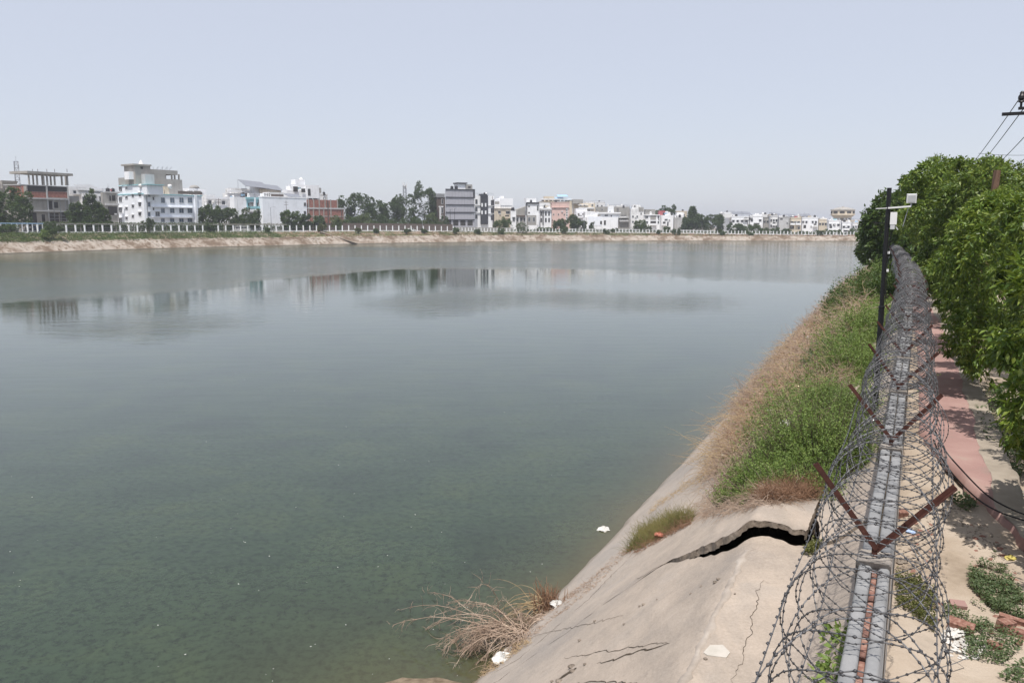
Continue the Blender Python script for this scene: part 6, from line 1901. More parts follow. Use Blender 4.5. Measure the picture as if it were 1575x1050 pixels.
for x0, x1, y in ((855, 868, 304.5), (866, 880, 306), (858, 874, 300.5)):
    a_, z_ = b.loc(x0, y, 'L', -1.0); c_, _ = b.loc(x1, y, 'L', -1.0)
    MB().add([(a_, -1, z_ - 0.6), (c_, -1, z_ - 0.6), (c_, 3, z_ + 0.5), (a_, 3, z_ + 0.5), (a_, -1, z_ - 0.75), (c_, -1, z_ - 0.75), (c_, 3, z_ + 0.35), (a_, 3, z_ + 0.35)], [(0, 1, 2, 3), (7, 6, 5, 4), (0, 4, 5, 1), (1, 5, 6, 2), (2, 6, 7, 3), (3, 7, 4, 0)]).build('awning', 'blue_sheet', b.e)
for x in range(833, 880, 6): b.blk('L', x, x + 4, 307.7, 309.6, 'opening', 'brown', -0.05, 0.06)
for x in range(832, 848, 5): b.win('L', x, x + 2.5, 312, 315, 'brown', False)
b.blk('L', 876, 890, 308, 330, 'corner_block', 'cream', -0.8, 8); b.blk('L', 880.5, 882, 309, 328, 'stripe', 'white', -0.9, 0.15)
b = Bld('stepped_house', 'cluttered beige house with stepped terraces right of the awnings', 888, 891, 915, 313, 84, 'cream', 84)
b.roofblk(881, 897, 307, 313, 'grey', 'roof_room', 1, 4); b.roofblk(901, 913, 310.5, 314, 'white2', 'roof_room', 1, 4)
b.band('L', 890, 914, 319, 321, 'white2', 1.0); b.band('L', 889, 905, 315, 316, 'white2', 0.8)
for x in (893, 899, 906, 911): b.win('L', x - 1.3, x + 1.3, 314.2 if x % 2 else 322, 317.5 if x % 2 else 326, 'glass', False)
b = Bld('curved_terrace_house', 'white house with an arched terrace roof behind the green trees near the middle', 883, 886, 914, 325, 62, 'white', 84)
b.roofblk(886, 900, 320.5, 325.5, 'white', 'roof_room', 1, 5)
for x in (890, 897, 904, 909): b.win('L', x - 1.5, x + 1.5, 328, 331, 'brown', False)
b.balcony('L', 887, 897, 331, 335, 'white')
b = Bld('long_grey_house', 'wide plain grey house standing behind the pale blue wall', 908, 913, 968, 318, 92, 'grey', 86)
b.roofblk(937, 945, 316, 318.5, 'white2', 'roof_room', 2, 4); b.roofblk(948, 962, 315.8, 318.5, 'white2', 'roof_room', 2, 4)
for x in (918, 926, 952, 960): b.win('L', x - 1.2, x + 1.2, 321, 324, 'glass', False)
b = Bld('pale_blue_house', 'long white house whose left half is washed pale blue', 896, 897, 950.5, 334, 44, 'white', 86)
b.blk('L', 905, 925, 333, 347, 'pale_wall', 'cool_white', -0.1, 5); b.blk('L', 920, 953, 327, 335, 'upper_storey', 'white', 0.3, 8)
b.band('L', 919, 955, 326.5, 328, 'white', 0.6, 'roof_slab'); b.roofblk(936.5, 944, 318, 328, 'white', 'stair_room', 1.5, 3)
b.win('L', 930, 935, 330, 333, 'glass', False, 'frame', 0.3); b.win('L', 939.3, 941.3, 331, 333.5, 'glass', False, 'frame', 0.3); b.win('L', 937.3, 939, 324.5, 327, 'glass', False, 'frame', 1.5)
b.blk('L', 900, 921, 326, 334, 'upper_storey', 'white2', 2.0, 6)
for x0, x1, y0, y1 in ((923, 926, 340, 345), (929, 932, 339, 346)): b.blk('L', x0, x1, y0, y1, 'opening', 'room', -0.15, 0.1)
b = Bld('grey_side_house', 'grey house end wall with small balconies right of the pale blue house', 948, 951, 969, 320, 58, 'grey', 88)
for y in (335, 341): b.balcony('L', 952, 966, y - 4, y, 'pale_grey', 1.4)
b.band('L', 951, 967, 334, 335, 'white2', 1.6)

# --- row in the middle right
b = Bld('stair_block_house', 'pale three storey house with a darker stair block on its roof', 968, 969.5, 990, 321, 50, 'white2', 88)
b.roofblk(973, 984, 315, 321.5, 'white2', 'stair_room', 1.5, 3); b.blk('L', 975.5, 977.5, 316, 319, 'opening', 'room', 1.45, 0.08); b.blk('L', 983, 990, 319, 325, 'upper_wall', 'grey', -0.2, 5)
for y in (333, 341):
    for x in (973.5, 980): b.win('L', x - 1.4, x + 1.4, y - 1.5, y + 1.7, 'glass', False)
b.win('L', 985.2, 987, 327, 330.5, 'glass', False)
b = Bld('column_front_house', 'white house with a grey columned upper floor, beside the red roof room', 989, 990.2, 1015, 330, 50, 'white', 89)
b.blk('L', 993, 1008, 322, 330.5, 'upper_storey', 'grey', 1.5, 5)
b.band('L', 990, 1015, 330, 331, 'white', 0.5, 'roof_slab')
for x0, x1 in ((992, 997), (1011.5, 1014)):
    for y0, y1 in ((332, 336), (340, 344)): b.win('L', x0, x1, y0, y1, 'glass', False)
b.blk('L', 1000.5, 1009, 332, 338, 'panel', 'grey', -0.1, 0.15); b.blk('L', 1000.5, 1009, 340, 345, 'opening', 'room', -0.06, 0.08); b.balcony('L', 1000, 1009.5, 340, 346.5, 'white')
b = Bld('red_roof_house', 'white house with a red clad room on its roof', 1014.5, 1015.5, 1035.5, 331, 50, 'white', 90)
b.blk('L', 1013.5, 1023, 324.3, 331.2, 'red_room', 'red', 1.5, 4); b.blk('L', 1023.2, 1028, 325, 331.2, 'roof_room', 'white', 1.8, 4)
for x0, x1, y0, y1 in ((1022, 1027, 336.5, 339.5), (1026, 1028.5, 341, 348), (1012.5, 1014.2, 336, 339)): b.win('L', x0, x1, y0, y1, 'glass', False)
b.balcony('L', 1018, 1025, 341, 347, 'white')
b = Bld('plain_wall_house', 'house showing a plain grey end wall left of the wide dark trees', 1035, 1036, 1053, 334.5, 50, 'pale_grey', 90)
b.roofblk(1038, 1052, 331, 335, 'white2', 'roof_room', 2, 5); b.roofblk(1041, 1052, 326.5, 331, 'white2', 'roof_room', 5, 4); b.win('L', 1040, 1042, 332, 334, 'glass', False)
for x in (1041, 1046): b.blk('L', x - 0.25, x + 0.25, 335, 356, 'joint', 'grey', -0.05, 0.08)

# --- right hand row
def row_house(name, label, xl, xc, xr, ytop, off, mat, rows, cols, skip=(), solar=None, room=None, side='pale_grey', rot=94, bal=None, tank_=None, open_=None):
    b = Bld(name, label, xl, xc, xr, ytop, off, mat, rot)
    b.parapet(0.5)
    ybot = 352
    if rows: b.grid('L', xc + 0.6, xr - 0.6, ytop + 2, ytop + 2 + 8.5 * rows, cols, rows, 0.52, 0.42, 'glass', True, skip)
    if room: b.roofblk(*room[:4], room[4], 'roof_room', 1.5, 4)
    if solar: slope_panel(b, *solar, 0.5, 5.5, -1.4)
    for q in bal or (): b.balcony('L', *q)
    if tank_: b.tank(*tank_)
    for q in open_ or (): b.blk('L', *q, 'opening', 'room', -0.05, 0.08)
    return b
row_house('flats_with_grey_side', 'white flats with a wide grey side wall right of the dark trees', 1109, 1124, 1152, 334, 52, 'white', 1, 4, (), (1127, 329.5, 1143, 329), (1112, 1126, 329, 335, 'white2'), bal=[(1143, 1151, 333, 338, 'white2')], tank_=(1109.5, 326, 330, 'plastic'), open_=[(1122, 1126, 341, 344)])
row_house('terraced_white_flats', 'white flats with framed windows next to the grey sided flats', 1151, 1152.5, 1173, 333, 52, 'white', 1, 3, ((1, 0),), (1143, 328.5, 1156, 330), (1158, 1172, 330, 334, 'white2'), bal=[(1156, 1171, 343, 348, 'white2')], open_=[(1150, 1158, 335, 338)])
row_house('grey_gap_house', 'narrow grey house between two white ones at the right', 1172, 1173, 1184, 335, 58, 'grey', 1, 2)
row_house('beige_top_flats', 'pale flats with beige balconies and a clothes rail', 1182, 1183.5, 1197, 333, 54, 'white2', 2, 3, (), (1187, 330, 1203, 332), (1184, 1196, 329.5, 333, 'cream'), bal=[(1187, 1194, 342, 347, 'white')])
row_house('lavender_wall_house', 'house with a plain pale lavender wall in the right hand row', 1196, 1197, 1214, 335, 50, 'pale_grey', 0, 0, (), (1209, 333, 1226, 333), (1198, 1212, 331.5, 335.5, 'white2'), open_=[(1200, 1204, 336, 338)])
row_house('pillared_flats', 'cream flats with open balconies between white pillars', 1213, 1214.5, 1232, 336, 50, 'cream', 2, 3, ((1, 1),), None, (1216, 1230, 333, 336.5, 'white2'), bal=[(1215, 1222, 341, 346, 'white'), (1223, 1231, 341, 346, 'white')], open_=[(1215.5, 1221, 347.5, 352)])
row_house('white_gabled_flats', 'broad white flats with dark solar roofs left of the water tower', 1231, 1232.5, 1258, 335.5, 56, 'white', 1, 5, ((2, 0),), (1233, 333, 1248, 332.5), (1243, 1256, 332, 336, 'white'), bal=[(1250, 1257, 344, 349, 'white2')], open_=[(1236, 1240, 346, 351)])
row_house('small_cream_flats', 'small cream and brown flats left of the water tower foot', 1257, 1258.5, 1273, 338.5, 60, 'cream', 1, 3, (), None, (1262, 1272, 335.5, 339, 'white2'))
row_house('tower_foot_house', 'white house in front of the foot of the water tower', 1272, 1273.5, 1293, 340, 50, 'white', 1, 3, (), None, (1275, 1288, 337.5, 341, 'white'), open_=[(1276, 1280, 347, 351)])
row_house('white_frame_house', 'white house with balconies right of the water tower foot', 1293, 1294, 1309, 343, 48, 'white', 1, 2, (), None, (1295, 1308, 340, 344, 'white2'), bal=[(1297, 1307, 350, 354, 'white')], open_=[(1298, 1304, 351, 356)])
row_house('far_low_flats', 'pale low flats behind the right end of the fence', 1309, 1310, 1327, 343, 70, 'white2', 1, 4, (), None, (1313, 1324, 341, 344, 'white2'))
b = Bld('blue_glass_building', 'modern building with blue glass floors at the end of the row', 1326, 1327.5, 1350, 342, 46, 'white', 95)
for y in (344.5, 349.5, 354): b.blk('L', 1328, 1350, y, y + 3.4, 'glass_band', 'blue_glass', -0.1, 0.15)
b.blk('L', 1327.4, 1329, 341, 362, 'corner_fin', 'dark', -0.3, 0.4); b.band('L', 1327.3, 1350, 340.5, 342.2, 'dark', 0.4, 'roof_edge')
# second row glimpsed between
for xl, xr, yt, off, mt, lab in ((958, 985, 322, 120, 'white2', 'distant white house peeping over the stair block house'), (1040, 1056, 326, 120, 'cream', 'distant cream house behind the plain grey end wall'),
        (1168, 1190, 331, 110, 'white2', 'distant white house behind the narrow grey one'), (1216, 1236, 333.5, 120, 'cream', 'distant cream house behind the pillared flats'), (1300, 1322, 340, 110, 'cream', 'distant cream house right of the water tower'),
        (1112, 1130, 328, 100, 'white', 'distant white house behind the grey sided flats'), (908, 930, 312, 130, 'white2', 'distant house above the arched terrace'), (330, 350, 309, 120, 'white2', 'distant white house behind the dark round tree'), (495, 505, 300, 90, 'white2', 'white house end peeping above the brick building')):
    b = Bld('distant_house', lab, xl - 1, xl, xr, yt, off, mt, 92 if xl > 600 else None)
    b.parapet(0.6); b.grid('L', xl + 1, xr - 1, yt + 2, yt + 8, 3, 1, 0.4, 0.5, 'glass', False)

# --- roof clutter on the plainer houses: tanks, railings, rain pipes, cable poles
def clutter(b, seed):
    rr = random.Random(seed)
    W1, W2, z = b.W1, min(b.W2, 9), b.zt
    for k in range(rr.choice((1, 1, 2))):
        x, y, r_ = rr.uniform(0.15, 0.85) * W1, rr.uniform(0.35, 0.6) * W2, rr.uniform(0.5, 0.75)
        MB().lathe([(r_, 0.4), (r_, 1.3), (r_ * 0.85, 1.5), (r_ * 0.3, 1.65), (r_ * 0.25, 1.75)], 10, (x, y, z)).box(x - r_, x + r_, y - r_, y + r_, z - 0.02, z + 0.4).build('water_tank', rr.choice(('tank', 'plastic')), b.e)
    x = rr.choice((0.08, 0.92)) * W1
    MB().bar((x, -0.09, 0.2), (x, -0.09, z - 0.1), 0.13).build('rain_pipe', rr.choice(('white2', 'grey', 'brown')), b.e)
    if rr.random() < 0.7:
        x, y = rr.uniform(0.1, 0.9) * W1, rr.uniform(0.5, 0.8) * W2
        MB().bar((x, y, z), (x, y, z + rr.uniform(2.2, 3.6)), 0.08).bar((x - 0.5, y, z + 2.0), (x + 0.5, y, z + 2.0), 0.06).build('aerial', 'steel', b.e)
    if rr.random() < 0.6 and W1 > 4:
        a, c = 0.3, W1 - 0.3
        m_ = MB().bar((a, 0.35, z + 1.35), (c, 0.35, z + 1.35), 0.07).bar((a, 0.35, z + 1.0), (c, 0.35, z + 1.0), 0.05)
        k = int((c - a) / 1.4) + 1
        for i_ in range(k + 1): m_.bar((a + (c - a) * i_ / k, 0.35, z), (a + (c - a) * i_ / k, 0.35, z + 1.4), 0.06)
        m_.build('roof_railing', 'steel', b.e)
    if rr.random() < 0.7 and W1 > 5:
        x, zz = rr.uniform(0.2, 0.8) * W1, z * rr.uniform(0.35, 0.75)
        MB().box(x - 0.45, x + 0.45, -0.42, -0.02, zz, zz + 0.6).build('cooler_box', 'frame', b.e)
    if rr.random() < 0.35 and W1 > 5:
        x = rr.uniform(0.15, 0.5) * W1
        c_ = rr.choice(('red', 'blue_sheet', 'cream', 'teal'))
        MB().box(x, x + 0.9, 0.2, 0.24, z + 0.45, z + 1.3).box(x + 1.1, x + 1.7, 0.2, 0.24, z + 0.6, z + 1.3).build('washing', c_, b.e)
for i_, b in enumerate(BLDS):
    if b.e.name.split('.')[0] in ('grey_tiled_block', 'unfinished_building', 'white_hotel', 'brick_building', 'blank_wall_house', 'grey_annexe', 'gabled_house', 'brown_house'): continue
    clutter(b, 900 + i_)

# --- water tower
p = far_pt(1294, 130)
wt = empty('water_tower', p, 0, 'round water tower with a cream drum on columns above the right hand houses', 'water tower')
k_ = p.y / F_PX
zt_ = lambda y: at(1294, y, p.y).z - p.z
R_ = 17 * k_
MB().lathe([(R_ * 0.98, zt_(331)), (R_, zt_(330)), (R_, zt_(323.5)), (R_ * 0.98, zt_(323.2))], 10, phase=0.2).build('drum', 'cream', wt)
MB().lathe([(R_ * 1.06, zt_(323.4)), (R_ * 1.05, zt_(322.6)), (R_ * 0.45, zt_(319.3)), (R_ * 0.12, zt_(318.4)), (R_ * 0.1, zt_(317.6))], 10, phase=0.2).build('roof', 'concrete', wt)
MB().lathe([(R_ * 0.70, zt_(335.5)), (R_ * 0.95, zt_(331.4)), (R_ * 1.07, zt_(331.2)), (R_ * 1.07, zt_(330.4)), (R_ * 0.9, zt_(330.3))], 10, phase=0.2).build('flared_ring', 'cream', wt)
MB().lathe([(R_ * 0.42, -0.5), (R_ * 0.42, zt_(335))], 12).build('core', 'concrete', wt)
for i in range(10):
    a = 2 * math.pi * i / 10 + 0.2
    MB().bar((R_ * 0.72 * math.cos(a), R_ * 0.72 * math.sin(a), -0.5), (R_ * 0.70 * math.cos(a), R_ * 0.70 * math.sin(a), zt_(335.2)), 0.9).build('column', 'white2', wt)
    a2 = a + math.pi / 10
    q = Vector((R_ * 0.955 * math.cos(a2), R_ * 0.955 * math.sin(a2), 0)); tdir = Vector((-math.sin(a2), math.cos(a2), 0)) * R_ * 0.2
    z0_, z1_ = zt_(328.3), zt_(325)
    MB().bar(q - tdir + Vector((0, 0, (z0_ + z1_) / 2)), q + tdir + Vector((0, 0, (z0_ + z1_) / 2)), 0.2, z1_ - z0_).build('window', 'room', wt)

# --- masts
def lattice(px, y0, y1, depth, w0, w1, label, dishes=False):
    p = at(px, HORIZON, depth); g = at(px, 352, depth); p.z = 4.5
    r = empty('lattice_mast', p, 0.4, label, 'mast')
    zt = at(px, y0, depth).z - p.z
    mb = MB()
    def leg(i, z):
        w = w0 + (w1 - w0) * z / zt
        return Vector(((-1, 1, 1, -1)[i] * w / 2, (-1, -1, 1, 1)[i] * w / 2, z))
    for i in range(4): mb.bar(leg(i, 0), leg(i, zt * 0.93), 0.2)
    mb.build('legs', 'steel', r)
    br = MB(); n = 12
    for k in range(n):
        za, zb_ = zt * 0.93 * k / n, zt * 0.93 * (k + 1) / n
        for i in range(4):
            br.bar(leg(i, za), leg((i + 1) % 4, zb_), 0.13); br.bar(leg(i, zb_), leg((i + 1) % 4, zb_), 0.13)
    br.build('bracing', 'steel', r)
    MB().bar((0, 0, zt * 0.92), (0, 0, zt), 0.1).build('aerial', 'steel', r)
    if dishes:
        for k, (a, z) in enumerate(((0.3, zt * 0.96), (2.2, zt * 0.97), (4.2, zt * 0.95), (1.2, zt * 0.90), (5.2, zt * 0.91))):
            o = MB().box(-0.18, 0.18, 0, 0.12, -1.0, 1.0).build('antenna', 'plastic', r); o.location = (1.3 * math.cos(a), 1.3 * math.sin(a), z); o.rotation_euler = (0, 0, a - math.pi / 2)
        MB().lathe([(1.3, 0), (1.35, 0.08), (1.3, 0.16)], 10, (0, 0, zt * 0.9)).build('ring', 'steel', r)
    return r
lattice(33, 240, 345, 330, 2.0, 1.3, 'grey lattice mast behind the unfinished brick building at the left')
lattice(623.5, 280, 345, 470, 2.2, 1.4, 'telecom mast with antennas rising above the wood', True)
lattice(1342, 318, 345, 640, 3, 1.6, 'faint lattice mast by the right end of the houses')

# street lamps and electric poles along the far promenade
def far_lamp(px, y0, off, label, arm=True, cross=False, mat='steel'):
    p = far_pt(px, off)
    z = at(px, y0, p.y).z - p.z
    r = empty('street_lamp' if arm else 'electric_pole', p, 0.3, label, 'street lamp' if arm else 'pole')
    MB().tube([(0, 0, -0.2), (0, 0, z)], [0.13, 0.08], 6).build('shaft', mat, r)
    if arm:
        MB().bar((0, 0, z - 0.1), (1.3, 0, z + 0.25), 0.08).build('arm', mat, r)
        MB().box(1.2, 2.0, -0.15, 0.15, z + 0.18, z + 0.32).build('lamp_head', 'frame', r)
    if cross:
        for q in (0.6, 1.6): MB().bar((-0.9, 0, z - q), (0.9, 0, z - q), 0.1).build('crossarm', mat, r)
far_lamp(418.5, 319, 20, 'street lamp before the big blank white wall')
far_lamp(442.5, 309, 20, 'electric pole with crossarms before the blank white wall', False, True, 'rust')
far_lamp(693, 322, 22, 'left lamp post of the pair before the grey tiled block', True, False, 'black')
far_lamp(699.5, 321, 22, 'right lamp post of the pair before the grey tiled block', True, False, 'black')
far_lamp(339.5, 305, 24, 'electric pole rising behind the dark round tree', False, True, 'rust')
far_lamp(650, 329, 20, 'thin pole under the tall tree', False)
far_lamp(898, 333, 22, 'electric pole left of the pale blue wall', False, True)

# --- vehicles under the pergola
def far_car(px, off, label, L=4.2, Wd=1.7, h=1.45, mat='car_white', name='parked_car', cat='car', van=False):
    p, tang, o_, z = curve_at(px, off)
    r = empty(name, (p.x, p.y, z), math.pi / 2 - math.atan2(tang.x, tang.y), label, cat)
    def prof(pts, y0, y1, nm, mt):
        n = len(pts)
        vs = [(x, y0, zz) for x, zz in pts] + [(x, y1, zz) for x, zz in pts]
        fs = [tuple(range(n)), tuple(range(2 * n - 1, n - 1, -1))] + [(i, i + n, (i + 1) % n + n, (i + 1) % n) for i in range(n)]
        return MB().add(vs, fs).build(nm, mt, r)
    if van:
        prof([(-L / 2, 0.4), (L / 2, 0.4), (L / 2, h * 0.55), (L / 2 - 0.25, h), (-L / 2 + 0.1, h), (-L / 2, h * 0.9)], -Wd / 2, Wd / 2, 'body', mat)
        n = int(L / 1.4)
        for i in range(n):
            x = -L / 2 + 0.4 + i * (L - 0.8) / n
            MB().box(x, x + (L - 0.8) / n - 0.15, -Wd / 2 - 0.03, -Wd / 2 + 0.02, h * 0.58, h * 0.86).build('window', 'glass', r)
        MB().box(-L / 2 - 0.03, -L / 2 + 0.03, -Wd / 2 + 0.15, Wd / 2 - 0.15, h * 0.55, h * 0.86).build('windscreen', 'glass', r)
    else:
        prof([(-L / 2, 0.3), (L / 2, 0.3), (L / 2, 0.72), (L * 0.30, 0.88), (-L * 0.46, 0.90), (-L / 2, 0.75)], -Wd / 2, Wd / 2, 'body', mat)
        prof([(-L * 0.42, 0.89), (L * 0.26, 0.88), (L * 0.12, h), (-L * 0.28, h)], -Wd * 0.44, Wd * 0.44, 'cabin', mat)
        prof([(-L * 0.37, 0.93), (L * 0.21, 0.93), (L * 0.10, h - 0.1), (-L * 0.26, h - 0.1)], -Wd * 0.455, Wd * 0.455, 'windows', 'glass')
    for x in (-L * 0.31, L * 0.31):
        for y in (-Wd / 2 + 0.05, Wd / 2 - 0.05):
            w = MB().lathe([(0.3, -0.1), (0.33, -0.05), (0.33, 0.05), (0.3, 0.1)], 12).build('wheel', 'rubber', r)
            w.location = (x, y, 0.33); w.rotation_euler = (math.pi / 2, 0, 0)
far_car(50, 19, 'white hatchback parked behind the fence at the far left', 4.2, 1.8, 1.7)
far_car(372, 20, 'white bus parked behind the pergola posts, the left one of two', 7.0, 2.2, 2.4, name='parked_bus', cat='bus', van=True)
far_car(388, 21, 'white bus parked behind the pergola posts, the right one of two', 7.0, 2.2, 2.4, name='parked_bus', cat='bus', van=True)
far_car(408, 20, 'white car parked right of the two buses')
far_car(440, 20, 'white car parked behind the fence under the young trees')
far_car(633, 18, 'white car parked behind the fence below the wood')
# blue edged shed roof at the far left, blue tarpaulin
p0, p1 = far_pt(-25, 15), far_pt(72, 15)
r = empty('long_shed', p0, 0, 'long low shed with a pale blue edged roof behind the hedge at the left edge', 'shed')
d_ = p1 - p0; o_ = curve_at(20, 15)[2]
MB().bar(Vector((0, 0, 2.95)), d_ + Vector((0, 0, 2.95)), 0.25, 0.22).build('roof_edge', 'blue_sheet', r)
MB().bar(o_ * 2.2 + Vector((0, 0, 3.1)), d_ + o_ * 2.2 + Vector((0, 0, 3.1)), 4.2, 0.12).build('roof', 'tin', r)
for k in range(12):
    q = d_ * (k + 0.5) / 12
    MB().bar(q, q + Vector((0, 0, 2.85)), 0.25).build('column', 'white', r)
q = far_pt(61, 17)
me = grid_mesh('tarpaulin', lambda u, v: (u * 3.4 - 1.7, v * 1.6, 1.5 + 0.9 * math.sin(u * 3.1) * (1 - v) + 0.25 * math.sin(u * 9) - 1.0 * v), np.linspace(0, 1, 14), np.linspace(0, 1, 8))
M['tarp'] = flat_mat('blue_tarpaulin', (0.10, 0.20, 0.50), 0.5)
o = obj_from('tarpaulin', me, 'tarp'); o.location = q; tag(o, 'blue tarpaulin hung behind the fence at the far left', 'tarpaulin')

# ------------------------------------------------------------------ far trees
ft_src = {}
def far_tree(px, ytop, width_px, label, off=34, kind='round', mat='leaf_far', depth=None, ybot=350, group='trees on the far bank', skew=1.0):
    p = far_pt(px, off)
    if depth: q = at(px, HORIZON, depth); p = Vector((q.x, q.y, p.z))
    sc = p.y / F_PX / math.cos(PITCH)
    h = at(px, ytop, p.y).z - p.z
    w = width_px * sc
    seed = 400 + int(px * 3 + ytop)
    if kind == 'round':
        rz = h * 0.50
        tree('broad_tree', label, p, h, (w / 2 * 1.08, w / 2 * 1.08, rz), h - rz, 44, int(420 + w * h * 6), 7, 0.55, 0.34, mat, 0.22, seed, group, droop=0.3, top=0.3)
    elif kind == 'tall':
        rz = h * 0.50
        tree('tall_tree', label, p, h, (w / 2 * 1.1, w / 2 * 1.1, rz), h - rz, 70, int(420 + w * h * 6), 6, 0.5, 0.3, mat, 0.25, seed, group, droop=0.4, top=0.2)
    elif kind == 'conifer':
        rng_ = np.random.default_rng(seed)
        r = empty('tiered_tree', p, 0, label, 'tree', group)
        n = 1300
        u = rng_.uniform(0, 1, n) ** 0.75
        tier = np.floor(u * 9) / 9
        rad = (1 - tier) ** 0.8 * w / 2 * rng_.uniform(0.3, 1.05, n)
        a = rng_.uniform(0, 6.28, n)
        z = h * (0.2 + 0.8 * (tier + 0.03)) - rad * 0.12 + rng_.normal(size=n) * 0.15
        pts = np.stack([rad * np.cos(a), rad * np.sin(a), z], 1)
        k = np.repeat(np.arange(n), 4)
        d = np.stack([np.cos(a), np.sin(a), np.full(n, -0.2)], 1)[k] + rng_.normal(size=(n * 4, 3)) * 0.5
        obj_from('crown', leaf_mesh('crown', pts[k] + rng_.normal(size=(n * 4, 3)) * 0.35, d, 0.8, 0.4, rng_), mat, r)
        MB().tube([(0, 0, -0.3), (0, 0, h * 0.95)], [0.3, 0.06], 7).build('trunk', 'bark', r)
    elif kind == 'bush':
        rz = h * 0.52
        tree('leafy_bush', label, p, h, (w / 2 * 1.08, w / 2 * 1.08, rz), h - rz, 26, int(200 + w * h * 7), 6, 0.45, 0.27, mat, 0.1, seed, group, cat='bush', droop=0.2, top=0.35)
far_tree(20, 290, 62, 'big round tree in front of the unfinished building at the far left', 24)
far_tree(-18, 300, 50, 'round tree cut by the left edge of the photo', 24)
far_tree(122, 313, 26, 'broad low tree right of the unfinished brick building', 24)
far_tree(136, 321, 22, 'low tree behind the pergola, left of the twin stemmed tall one', 22)
far_tree(145, 293, 17, 'tall thin tree with open crown, left one of the pair by the shed roof', 26, 'tall')
far_tree(155, 301, 14, 'tall thin tree, right one of the pair by the shed roof', 26, 'tall')
far_tree(161, 322, 20, 'low tree at the foot of the grey concrete house', 22)
far_tree(326, 317, 32, 'dark round tree just right of the white hotel block', 24)
far_tree(350, 320, 34, 'dark round tree in front of the arched white house', 24)
far_tree(388, 321, 32, 'dark tree covering the lower teal balconies', 22)
far_tree(369, 332, 18, 'low green bush between two dark trees', 22, 'bush', 'leaf_mid')
far_tree(441, 324, 13, 'thin young tree by the electric pole before the blank white wall', 18, 'tall', 'leaf_mid')
far_tree(456, 326, 16, 'young tree before the right end of the blank white wall', 18, 'tall', 'leaf_mid')
far_tree(473, 330, 15, 'dark little tree at the corner of the white wall and the brick building', 20)
far_tree(492, 333, 17, 'dark low tree before the red brick building', 20)
far_tree(518, 333, 20, 'pale bush before the right half of the brick building', 20, 'bush', 'leaf_pale')
far_tree(533, 304, 34, 'dark broad tree right behind the brick building', 52)
far_tree(556, 299, 40, 'highest broad tree at the left end of the wood', 50)
far_tree(583, 310, 34, 'broad tree of the wood, left of the mast', 56)
far_tree(600, 312, 30, 'tree of the wood with a bare pale branch in front', 52)
far_tree(624, 301, 40, 'broad dark tree under the telecom mast', 50)
far_tree(654, 279, 32, 'tall open crowned tree, the tallest on the far bank', 46, 'tall')
far_tree(668, 307, 20, 'dark tree between the tall tree and the brown house', 48)
far_tree(562, 328, 28, 'pale green bush in front of the wood', 26, 'bush', 'leaf_pale')
far_tree(538, 335, 22, 'mid green bush before the left end of the wood', 26, 'bush', 'leaf_mid')
far_tree(588, 331, 20, 'dark bush before the middle of the wood', 27, 'bush')
far_tree(628, 330, 24, 'green bush at the foot of the broad tree under the mast', 27, 'bush', 'leaf_mid')
far_tree(645, 337, 14, 'small bush at the foot of the tall tree', 26, 'bush', 'leaf_mid')
far_tree(663, 329, 22, 'yellow green rounded bush left of the grey tiled block', 25, 'bush', 'leaf_pale')
far_tree(682, 333, 15, 'dark bush at the left corner of the grey tiled block', 26, 'bush')
far_tree(770, 335, 20, 'green bush below the tall blank house', 28, 'bush', 'leaf_mid')
far_tree(780, 336, 16, 'bright bush below the small two storey house', 27, 'bush', 'leaf_mid')
far_tree(861, 338, 21, 'dark low tree before the pink building', 28)
far_tree(883, 331, 19, 'dark tree between the pink building and the white terrace house', 30)
far_tree(892, 338, 18, 'lower dark tree right of the one beside the pink building', 28)
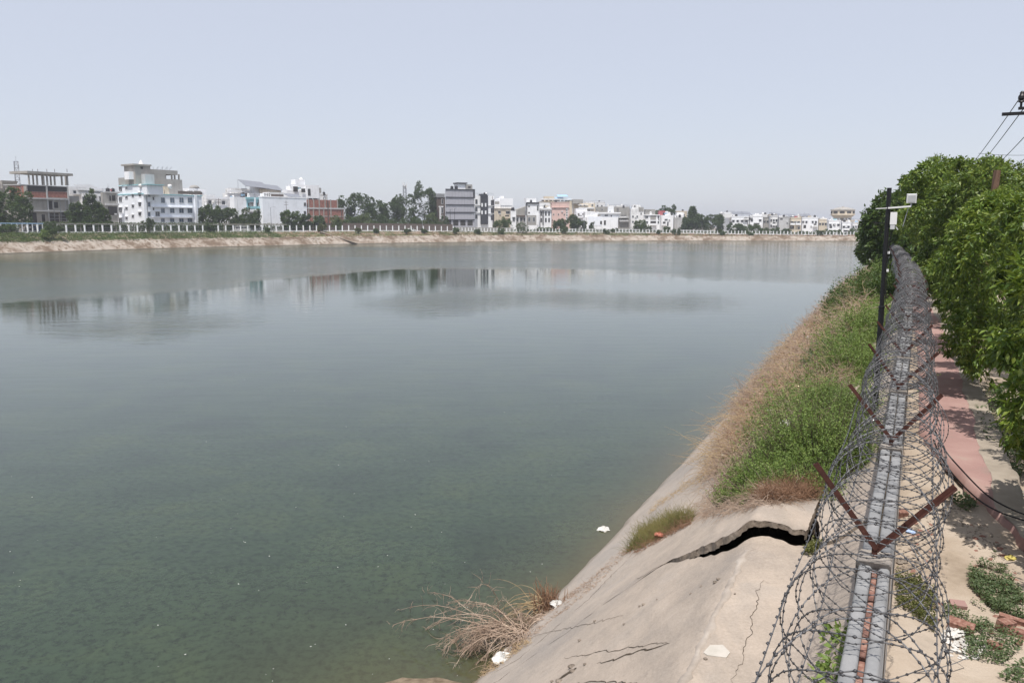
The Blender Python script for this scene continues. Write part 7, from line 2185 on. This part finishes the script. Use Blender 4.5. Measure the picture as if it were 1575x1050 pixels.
far_tree(911, 343, 9, 'small dark bush by the pale blue wall', 28, 'bush')
far_tree(984, 339, 17, 'green tree before the pale stair block house', 27, 'round', 'leaf_mid')
far_tree(997, 345, 9, 'small tree at the foot of the column front house', 27, 'bush')
far_tree(1026, 349, 10, 'thin green bush before the red roof house', 24, 'bush', 'leaf_mid')
far_tree(1018, 318.5, 30, 'dark tree seen over the red roof room', 110)
far_tree(1032, 316.5, 14, 'tall dark tree rising behind the red roof house', 110)
far_tree(1064, 317, 24, 'tall tiered pine left of the wide dark trees', 40, 'conifer')
far_tree(1071, 331, 34, 'wide dark tree at the foot of the tiered pine', 34)
far_tree(1093, 330, 36, 'wide dark tree right of the tiered pine', 36)
far_tree(1056, 335, 16, 'dark tree at the left end of the wide group', 32)
far_tree(1131, 344, 24, 'dark low tree before the grey sided flats', 34)
far_tree(1146, 346, 22, 'olive bush below the white flats', 32, 'bush', 'leaf_mid')
far_tree(1162, 346, 20, 'green bush below the framed windows of the white flats', 32, 'bush', 'leaf_mid')
far_tree(1185, 350, 30, 'long low bush before the beige balconies', 30, 'bush')
far_tree(1207, 352, 16, 'low bush before the lavender wall', 28, 'bush')
far_tree(1258, 354, 20, 'low green bush before the small cream flats', 28, 'bush', 'leaf_mid')
far_tree(1281, 353, 26, 'green bush below the water tower', 30, 'bush', 'leaf_mid')
far_tree(1318, 351, 22, 'green bush left of the blue glass building', 30, 'bush', 'leaf_mid')
far_tree(1236, 356, 20, 'small bush at the fence below the gabled flats', 24, 'bush')

# ------------------------------------------------------------------ haze
hz, nt, b = new_mat('haze')
nt.nodes.remove(b)
vol = nt.nodes.new('ShaderNodeVolumePrincipled')
vol.inputs['Color'].default_value = (0.89, 0.92, 1.0, 1)
vol.inputs['Density'].default_value = 0.0003
vol.inputs['Anisotropy'].default_value = 0.2
nt.links.new(vol.outputs[0], nt.nodes['Material Output'].inputs['Volume'])
hz_o = MB().box(-3600, 3600, -2000, 3600, -3.0, 48).build('haze', hz)
tag(hz_o, kind='stuff')
